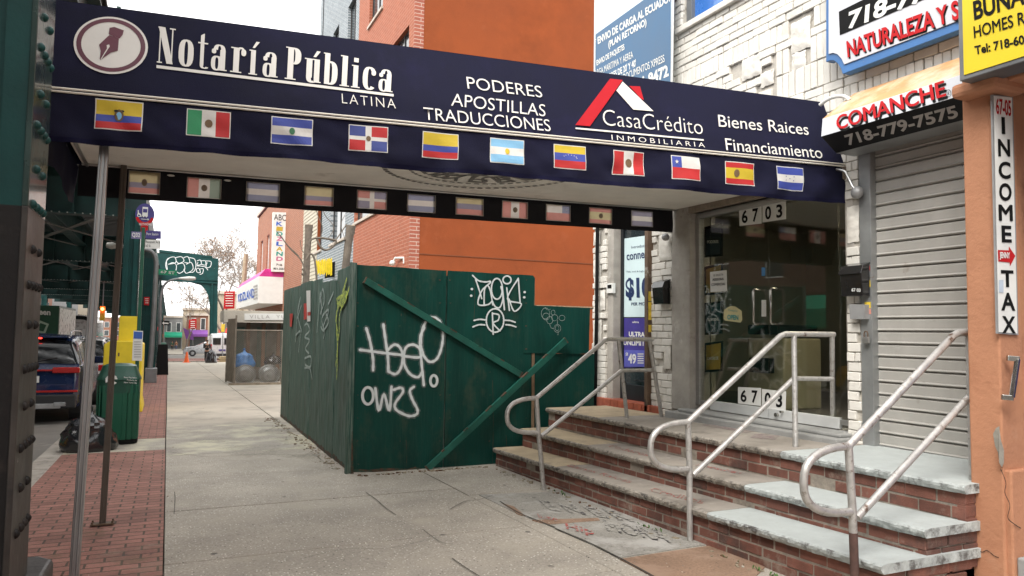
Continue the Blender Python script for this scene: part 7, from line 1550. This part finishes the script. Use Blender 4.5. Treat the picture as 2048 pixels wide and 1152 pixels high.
# ================================================================ VEHICLES (all lofted bodies; rear at y=0, nose towards +y)
M_tyre = mat('tyre_rubber', (.014, .014, .014), .8, bump=.1); M_rim = mat('alloy_rim', (.42, .43, .44), .3, .8, bump=0); M_cgl = mat('car_glass', (.012, .014, .016), .04, var=.1, bump=0, spec=1.0); M_tail = mat('tail_lamp_red', (.38, .012, .012), .12, var=.2, bump=0, coat=.8); M_plas = mat('black_plastic', (.022, .022, .023), .6, bump=.1)
def lerpt(T, y):
    for (a, va), (b_, vb) in zip(T[:-1], T[1:]):
        if a <= y <= b_:
            f = (y-a)/(b_-a) if b_ > a else 0; return va+(vb-va)*f
    return T[-1][1] if y > T[-1][0] else T[0][1]
def vehicle(nm, lb, cat, loc, rot, L, W, top, belt, zb, paint, glasses, wheels, wr=.36, hwT=None, roofk=.80, ex=None, group=None, dirty=None, axis=None):
    """top/hwT: tables of roof height / half width along the length"""
    t = thing(nm, lb, cat, loc, group); M = Matrix.Translation(Vector(loc)) @ Matrix.Rotation(rot, 4, 'Z') @ Matrix.Scale(1.14, 4)     # the whole place is measured about a seventh large
    hwT = hwT or [(0, .86), (.12, .95), (.5, 1), (L*.8, 1), (L-.35, .93), (L, .72)]
    def Sf(y, v, off=0):
        """v: 0 sill .. 1 roof centre, mirrored by sign"""
        sg = 1 if v >= 0 else -1; v = abs(v); hw = lerpt(hwT, y)*W/2; zt = lerpt(top, y); b_ = min(belt, zt-.02); gh = max(0, (zt-b_)/.5); gh = min(1, gh); rk = 1-(1-roofk)*gh
        P = [(0, hw*.93, zb), (.08, hw*.985, zb+.10), (.30, hw, zb+(b_-zb)*.45), (.44, hw*.992, zb+(b_-zb)*.8), (.52, hw*.965, b_), (.56, hw*.95, b_+.01*gh), (.80, hw*(.95*.25+rk*.75) if gh else hw*.93, b_+(zt-b_)*.80), (.87, hw*rk*.96, b_+(zt-b_)*.95), (.92, hw*rk*.86, zt-.012), (1, 0, zt+.02*gh+.012)]
        for (a, xa, za), (b2, xb, zb2) in zip(P[:-1], P[1:]):
            if a <= v <= b2: f = (v-a)/(b2-a); x, z = xa+(xb-xa)*f, za+(zb2-za)*f; break
        return Vector((sg*(x+off*(1 if v < .9 else .2)), y, z+off*(1 if v > .85 else 0)))
    ys = sorted({0, .03, .08, .15, .25, .38, *[a for a, _ in top], *[L*i/24 for i in range(25)], L-.03, L-.1}); vs_ = [0, .04, .08, .2, .3, .37, .44, .49, .52, .54, .56, .62, .7, .8, .84, .87, .9, .92, .96, 1]
    row = [-v for v in vs_]+[v for v in vs_[::-1][1:]]
    mb = MB(); mb.v = [tuple(M @ Sf(y, v if i >= len(vs_) or True else v)) for y in ys for i, v in enumerate(row)]
    # note: -0 and 0 are told apart by their place in the row
    K = len(row); mb.v = []
    for y in ys:
        for i, v in enumerate(row):
            p = Sf(y, v)
            if i == 0: p.x = -abs(p.x)
            mb.v.append(tuple(M @ p))
    for j in range(len(ys)-1):
        for i in range(K-1): mb.f.append((j*K+i, j*K+i+1, (j+1)*K+i+1, (j+1)*K+i)); mb.m.append(0)
    mb.f.append(tuple(range(K))); mb.m.append(0); mb.f.append(tuple((len(ys)-1)*K+i for i in range(K))); mb.m.append(0)
    body = mb.build('body', paint, t, smooth=True)
    for g_ in glasses:
        kind, y0, y1, v0, v1 = g_[:5]; mm = g_[5] if len(g_) > 5 else M_cgl; nm_ = g_[6] if len(g_) > 6 else 'window'
        sides = (1, -1) if kind == 'side' else (0,)
        for sg in sides:
            b_ = MB()
            if kind == 'side': b_.grid(lambda a, c_: M @ Sf(y0+(y1-y0)*a, sg*(v0+(v1-v0)*c_), .006), 14, 5)
            else: b_.grid(lambda a, c_: M @ (Sf(y0+(y1-y0)*c_, (1 if a > .5 else -1)*(1-(1-v0)*abs(2*a-1)), 0)+Vector((0, -.010 if y0 < L/2 else .010, .008))), 16, 8)
            b_.build(nm_, mm, t, smooth=True)
    for yw in wheels:
        for sg in (1, -1):
            x = sg*(W/2-.11); b_ = MB(); b_.tube([M @ Vector((x-.11, yw, wr)), M @ Vector((x-.09, yw, wr)), M @ Vector((x+.09, yw, wr)), M @ Vector((x+.11, yw, wr))], [wr*.92, wr, wr, wr*.92], 20); o = b_.build('wheel', M_tyre, t, smooth=True)
            b_ = MB(); b_.tube([M @ Vector((x+sg*.10, yw, wr)), M @ Vector((x+sg*.125, yw, wr))], [wr*.62, wr*.56], 14); b_.build('rim', M_rim, o)
            b_ = MB(); b_.tube([M @ Vector((sg*(W/2-.25), yw, wr)), M @ Vector((sg*(W/2+.004), yw, wr))], [wr*1.13]*2, 20); b_.build('wheel_arch', M_plas, t)
    if ex: ex(t, M, Sf)
    return t
def paint(n_, c): return mat(n_, c, .3, .3, var=.05, bump=0, coat=.6, spec=.4)
M_cb = mat('blue_car_paint', (.004, .014, .055), .25, 0, var=.05, bump=0, coat=.5, spec=.3); M_cs = paint('silver_car_paint', (.42, .43, .44)); M_cw = paint('white_car_paint', (.62, .63, .63)); M_cy = paint('yellow_cab_paint', (.70, .42, .02)); M_ck = paint('dark_car_paint', (.03, .03, .035))
SUVT = [(0, .78), (.04, 1.02), (.14, 1.10), (.34, 1.50), (.52, 1.62), (1.2, 1.67), (2.4, 1.66), (3.05, 1.52), (3.6, 1.12), (4.4, 1.0), (4.7, .75)]
def suvx(t, M, Sf):
    def bx(x0, x1, y0, y1, z0, z1, m, nm_, bv=.01, par=None): b_ = MB(); b_.box(x0, x1, y0, y1, z0, z1); b_.v = [tuple(M @ Vector(v)) for v in b_.v]; return b_.build(nm_, m, par or t, bevel=bv)
    bx(-.86, .86, -.035, .06, .30, .56, M_plas, 'bumper', .03); bx(-.62, .62, -.06, .0, .30, .40, mat('silver_skid_plate', (.36, .36, .36), .4, .6, bump=0), 'skid_plate', .02); bx(-.88, .88, -.02, .05, .60, .64, M_tail, 'reflector_strip', .01)
    bx(-.28, .24, -.025, .02, .78, .92, M_plas, 'plate_recess'); p_ = bx(-.25, .07+.18, -.035, -.02, .79, .91, M_wh, 'number_plate', .003)
    tl, tr, bl = M @ Vector((.02, -.045, .885)), M @ Vector((.21, -.045, .885)), M @ Vector((.02, -.045, .815)); text(p_, '704', (tl, (M.to_3x3() @ Vector((0, -1, 0)))), tuple(tl), tuple(tr), tuple(bl), M_navb, .02, off=.003)
    for sg in (1, -1): bx(sg*.45, sg*.90, -.02, .12, .96, 1.07, M_tail, 'tail_lamp', .02)
    bx(-.45, .45, -.012, .03, 1.0, 1.03, M_tail, 'light_bar', .005); bx(-.66, .66, .30, .62, 1.615, 1.655, M_cb, 'spoiler', .02); bx(-.22, .22, .285, .30, 1.60, 1.625, emis('brake_lamp', (1, .03, .02), 3), 'high_brake_lamp', 0)
    for sg in (1, -1):
        b_ = MB(); b_.tube([M @ Vector((sg*.66, y, z)) for y, z in ((.6, 1.64), (.7, 1.73), (1.2, 1.755), (2.4, 1.74), (2.6, 1.65))], .022, 8); b_.build('roof_rail', M_rim, t, smooth=True)
        bx(sg*.90, sg*1.10, 2.9, 3.1, 1.02, 1.18, M_cb, 'wing_mirror', .04); bx(sg*.50, sg*.70, -.07, -.02, .34, .42, M_rim, 'exhaust', .02)
    b_ = MB(); b_.tube([M @ Vector((-.02, .13, 1.13)), M @ Vector((.35, .17, 1.22)), M @ Vector((.5, .19, 1.24))], .012, 6); b_.build('wiper', M_plas, t)
gl_suv = [('side', .62, 1.35, .58, .84), ('side', 1.42, 2.3, .58, .84), ('side', 2.36, 3.1, .58, .82), ('rear', .155, .45, .80, 0), ('front', 2.62, 3.5, .80, 0)]
xs_ = on(PY(19.0), 166, 740).x; vehicle('parked_suv', 'dark blue SUV parked at the kerb beyond the nearest railway column', 'car', (xs_-1.05, 18.6, gz(18.6)-.14), 0, 4.7, 1.88, SUVT, 1.08, .30, M_cb, gl_suv, (.85, 3.75), .37, ex=suvx)
def lampsx(col=M_tail):
    def f(t, M, Sf):
        for sg in (1, -1):
            b_ = MB(); b_.box(sg*.55, sg*.84, -.02, .08, .78, .94); b_.v = [tuple(M @ Vector(v)) for v in b_.v]; b_.build('tail_lamp', M_tail, t, bevel=.02)
        b_ = MB(); b_.box(-.25, .25, -.03, .02, .62, .74); b_.v = [tuple(M @ Vector(v)) for v in b_.v]; b_.build('number_plate', M_wh, t)
        b_ = MB(); b_.box(-.84, .84, -.04, .06, .28, .48); b_.v = [tuple(M @ Vector(v)) for v in b_.v]; b_.build('bumper', M_plas, t, bevel=.03)
    return f
SED = [(0, .80), (.06, .98), (.8, 1.03), (1.35, 1.42), (2.2, 1.46), (2.9, 1.38), (3.6, 1.0), (4.4, .88), (4.6, .66)]
gl_sed = [('side', 1.0, 1.9, .60, .82), ('side', 1.98, 3.0, .60, .82), ('rear', .88, 1.32, .80, 0), ('front', 2.95, 3.5, .80, 0)]
vehicle('parked_car', 'white SUV parked just ahead of the dark blue one', 'car', (-2.6, 25.4, gz(25)-.14), 0, 4.6, 1.85, SUVT, 1.08, .30, M_cw, gl_suv, (.85, 3.7), .36, ex=lampsx(), group='cars parked along the kerb')
vehicle('parked_car', 'dark car parked beyond the white SUV', 'car', (-2.6, 32.4, gz(31)-.14), 0, 4.6, 1.8, SED, .98, .28, M_ck, gl_sed, (.85, 3.7), .34, ex=lampsx(), group='cars parked along the kerb')
vehicle('parked_car', 'silver car parked third along the kerb beyond the white SUV', 'car', (-2.6, 39.4, gz(38)-.14), 0, 4.6, 1.8, SED, .98, .28, M_cs, gl_sed, (.85, 3.7), .34, ex=lampsx(), group='cars parked along the kerb')
vehicle('parked_car', 'white saloon parked fourth along the kerb before the side street', 'car', (-2.6, 46.4, gz(45)-.14), 0, 4.6, 1.8, SED, .98, .28, M_cw, gl_sed, (.85, 3.7), .34, ex=lampsx(), group='cars parked along the kerb')
vehicle('yellow_taxi', 'yellow taxi standing across the avenue, mirrored in the glass doors', 'taxi', (-9.3, 13, gz(13)-.14), 0, 4.6, 1.8, SED, .98, .28, M_cy, gl_sed, (.85, 3.7), .34, ex=lampsx())
vehicle('moving_car', 'silver hatchback crossing the side street beyond the traffic cone', 'car', (6.9, 96.5, gz(96)-.10), math.pi/2, 4.6, 1.8, [(0, .80), (.05, 1.0), (.2, 1.1), (.7, 1.5), (1.6, 1.56), (2.5, 1.48), (3.4, 1.05), (4.3, .93), (4.6, .66)], 1.02, .28, M_cs, [('side', .7, 1.5, .60, .82), ('side', 1.58, 2.7, .60, .82), ('rear', .25, .6, .80, 0), ('front', 2.6, 3.3, .80, 0)], (.85, 3.7), .34, ex=lampsx())
VANT = [(0, .9), (.03, 1.9), (.1, 2.1), (.4, 2.16), (4.0, 2.12), (4.5, 1.7), (4.9, 1.15), (5.3, .95), (5.4, .7)]
def vanx(t, M, Sf):
    for sg in (1, -1):
        b_ = MB(); b_.box(sg*.12, sg*.72, -.03, .02, 1.25, 1.8); b_.v = [tuple(M @ Vector(v)) for v in b_.v]; b_.build('rear_window', M_cgl, t, bevel=.03)
        b_ = MB(); b_.box(sg*.78, sg*.9, -.03, .06, .9, 1.3); b_.v = [tuple(M @ Vector(v)) for v in b_.v]; b_.build('tail_lamp', M_tail, t, bevel=.02)
    b_ = MB(); b_.box(-.9, .9, -.08, .05, .35, .55); b_.v = [tuple(M @ Vector(v)) for v in b_.v]; b_.build('bumper', M_plas, t, bevel=.03); b_ = MB(); b_.box(-.25, .25, -.045, .0, .75, .88); b_.v = [tuple(M @ Vector(v)) for v in b_.v]; b_.build('number_plate', M_navb, t)
vehicle('white_van', 'white van seen from behind beyond the chain link cage', 'van', (4.55, 73, gz(73)-.05), 0, 5.4, 1.95, VANT, 1.2, .35, M_cw, [('side', 3.3, 4.2, .60, .80), ('front', 4.1, 4.8, .8, 0)], (.9, 4.4), .37, roofk=.92, ex=vanx)
vehicle('white_bus', 'white bus further along the avenue under the railway', 'bus', (-5.8, 52, gz(52)-.14), 0, 11, 2.5, [(0, 1.0), (.03, 2.7), (.15, 2.95), (10.5, 2.95), (10.9, 2.6), (11, 1.0)], 1.5, .4, M_cw, [('side', .8, 10, .60, .78), ('rear', .035, .13, .80, 0)], (2, 8.5), .48, roofk=.93, hwT=[(0, .97), (.2, 1), (10.7, 1), (11, .95)], ex=vanx)
def boxtruck(x, y, m, lb, words=None):
    g = gz(y)-.14; t = thing('box_truck', lb, 'truck', (x, y, g)); 
    def bx(a, m_, nm_, bv=.02, par=None): b_ = MB(); b_.box(x+a[0], x+a[1], y+a[2], y+a[3], g+a[4], g+a[5]); return b_.build(nm_, m_, par or t, bevel=bv)
    PT = PY(y-.01); bo = bx((-1.25, 1.25, 0, 6, 1.0, 3.25), m, 'cargo_box'); bx((1.252, 1.27, .05, 5.95, 1.1, 3.15), mat('pale_truck_side', (.34, .38, .34), .3, bump=0), 'side_panel', 0, bo); bx((-1.0, 1.0, 6.1, 8, .6, 2.6), M_cw, 'cab', .15); bx((-1.1, 1.1, .1, 6, .7, 1.0), M_plas, 'chassis')
    for yw in (1.4, 7):
        for sg in (1, -1): b_ = MB(); b_.tube([(x+sg*1.15, y+yw, g+.48), (x+sg*.85, y+yw, g+.48)], .48, 16); b_.build('wheel', M_tyre, t)
    if words: 
        text(bo, words, PT, (60, 616), (101, 619), (60, 628), M_wh, .03, off=.01)
        b_ = MB(); ppoly(b_, PT, [(66, 662), (80, 641), (98, 648), (90, 668)], .012); b_.build('leaf_mark', mat('pale_green_print', (.35, .45, .36), .6, bump=0), bo); b_ = MB(); ppoly(b_, PT, [(72, 660), (81, 646), (93, 650), (87, 663)], .02); b_.build('leaf_mark', m, bo)
    return t
xt = on(PY(36), 117, 650).x-1.25; boxtruck(xt, 36, mat('truck_green', (.008, .06, .03), .4, bump=0), 'dark green box truck with pale leaf mark beyond the parked SUV', 'Green')
boxtruck(-9.5, 70, M_cw, 'white box truck farther along the avenue behind the bus')
# ================================================================ PEOPLE
M_skin = mat('skin', (.42, .25, .17), .6, var=.08, bump=0); M_hair = mat('dark_hair', (.03, .02, .015), .7, bump=.2)
def skin_mesh(nm, V, E, m, par, sub=1):
    me = bpy.data.meshes.new(nm); me.from_pydata([v[0] for v in V], E, []); me.materials.append(m); o = bpy.data.objects.new(nm, me); COL.objects.link(o)
    sk = o.modifiers.new('skin', 'SKIN'); sk.use_smooth_shade = True; me.skin_vertices.new() if not me.skin_vertices else None
    for i, v in enumerate(V): r_ = v[1]; me.skin_vertices[0].data[i].radius = (r_, r_) if not isinstance(r_, tuple) else r_
    me.skin_vertices[0].data[0].use_root = True; su = o.modifiers.new('sub', 'SUBSURF'); su.levels = su.render_levels = sub; adopt(o, par); return o
def person(g, rz, lb, top, legs, hair=M_hair, phone=False, stride=0.0, h=1.72):
    t = thing('person', lb, 'person', g); M = Matrix.Translation(Vector(g)) @ Matrix.Rotation(rz, 4, 'Z') @ Matrix.Scale(h/1.72, 4); P = lambda *c_: tuple(M @ Vector(c_))
    V = [(P(0, 0, .95), (.15, .10)), (P(0, 0, 1.15), (.135, .095)), (P(0, -.01, 1.36), (.15, .10)), (P(0, -.01, 1.47), .055), (P(0, -.02, 1.56), .06), (P(0, -.03, 1.64), .088), (P(0, -.02, 1.71), .05)]; E = [(0, 1), (1, 2), (2, 3), (3, 4), (4, 5), (5, 6)]
    def add(par, p, r_): V.append((P(*p), r_)); E.append((par, len(V)-1)); return len(V)-1
    for sg in (1, -1):
        s_ = stride*sg; hip = add(0, (sg*.09, 0, .90), .09); kn = add(hip, (sg*.10, -.04-s_*.5, .50), .062); an = add(kn, (sg*.10, -s_+.02, .10), .042); toe = add(an, (sg*.11, -s_-.16, .035), .036)
        sh = add(2, (sg*.19, 0, 1.40), .062); 
        if phone: el = add(sh, (sg*.24, -.05, 1.13), .045); wr = add(el, (sg*.07, -.27, 1.20), .03); hd = add(wr, (sg*.05, -.34, 1.23), .028); tips = [(sg*(.02-.012*k), -.39+.008*k, 1.22+.014*k) for k in range(4)]; th = (sg*.01, -.35, 1.27)
        else: el = add(sh, (sg*.25, .03+s_*.4, 1.13), .045); wr = add(el, (sg*.26, -.04+s_*.9, .89), .03); hd = add(wr, (sg*.26, -.05+s_, .82), .032); tips = [(sg*.262, -.075+s_+.018*k, .735+.006*abs(k-1)) for k in range(4)]; th = (sg*.235, -.10+s_, .79)
        for q in tips: add(hd, q, .009)
        add(hd, th, .011)
    skin_mesh('body', V, E, M_skin, t)
    JV = [(P(0, 0, .86), (.175, .12)), (P(0, 0, 1.12), (.155, .115)), (P(0, -.01, 1.36), (.175, .12)), (P(0, 0, 1.46), .075)]; JE = [(0, 1), (1, 2), (2, 3)]
    for sg in (1, -1):
        s_ = stride*sg; k = len(JV); q = [(sg*.20, 0, 1.40, .078)]+([(sg*.24, -.05, 1.13, .06), (sg*.10, -.24, 1.19, .045)] if phone else [(sg*.25, .03+s_*.4, 1.13, .06), (sg*.26, -.04+s_*.9, .91, .045)])
        for j, p in enumerate(q): JV.append((P(*p[:3]), p[3])); JE.append((2 if j == 0 else len(JV)-2, len(JV)-1))
    skin_mesh('jacket', JV, JE, top, t)
    TV = [(P(0, 0, .92), (.16, .115))]; TE = []
    for sg in (1, -1):
        s_ = stride*sg
        for j, p in enumerate([(sg*.095, 0, .82, .10), (sg*.10, -.04-s_*.5, .50, .078), (sg*.10, -s_+.02, .12, .06)]): TV.append((P(*p[:3]), p[3])); TE.append((0 if j == 0 else len(TV)-2, len(TV)-1))
    skin_mesh('trousers', TV, TE, legs, t)
    for sg in (1, -1): b_ = MB(); s_ = stride*sg; b_.ball((0, 0, 0), .05, .14, .05, 10); b_.v = [P(v[0]+sg*.105, v[1]-s_-.06, v[2]+.05) for v in b_.v]; b_.build('shoe', M_wh if phone else M_bk, t, smooth=True)
    b_ = MB(); b_.ball((0, 0, 0), .098, .105, .10, 12); b_.v = [P(v[0], v[1]+.01, v[2]+1.675) for v in b_.v if True]; b_.build('hair', hair, t, smooth=True)
    b_ = MB(); b_.ball((0, 0, 0), .014, .02, .02, 6); b_.v = [P(v[0], v[1]-.125, v[2]+1.615) for v in b_.v]; b_.build('nose', M_skin, t, smooth=True)
    for sg in (1, -1): b_ = MB(); b_.ball((0, 0, 0), .012, .008, .009, 6); b_.v = [P(v[0]+sg*.032, v[1]-.112, v[2]+1.64) for v in b_.v]; b_.build('eye', M_bk, t, smooth=True)
    b_ = MB(); b_.box(-.025, .025, -.118, -.105, 1.575, 1.583); b_.v = [P(*v) for v in b_.v]; b_.build('mouth', M_rd, t)
    if phone:
        b_ = MB(); b_.box(-.035, .035, -.40, -.39, 1.21, 1.34); b_.v = [P(*v) for v in b_.v]; tag(b_.build('phone', M_bk), 'dark phone held in both hands by the person in black', 'phone')
    return t
M_jb = mat('black_jacket', (.015, .015, .017), .8, bump=.2); M_jt = mat('black_trousers', (.012, .012, .014), .8); M_jg = mat('green_coat', (.02, .12, .08), .8); M_jo = mat('brown_coat', (.22, .09, .04), .8); M_je = mat('blue_jeans', (.05, .07, .14), .8)
g = gnd(413, 725); person(g, 0.0, 'person in black jacket and trousers looking down at a phone on the far pavement', M_jb, M_jt, phone=True, h=1.75)
person(gnd(344, 700)*1.0, .3, 'walking person in a green coat near the dark green box', M_jg, M_jt, stride=.18)
person(gnd(352, 699), -.4, 'person with reddish hair in a brown coat beside the green coat', M_jo, M_je, hair=mat('red_hair', (.22, .06, .02), .7), stride=.12)

vehicle('parked_car', 'red hatchback parked past the side street on the left kerb', 'car', (-2.4, 112, gz(112)-.14), 0, 4.6, 1.8, SED, .98, .28, paint('red_car_paint', (.35, .02, .02)), gl_sed, (.85, 3.7), .34, ex=lampsx(), group='cars parked along the kerb')
person(gnd(380, 702), .8, 'person in a blue coat far beyond the silver car', M_je, M_jt, stride=.15)
person(gnd(399, 697), 2.6, 'person in a brown coat walking far away beside the portal leg', M_jo, M_je, stride=.2)
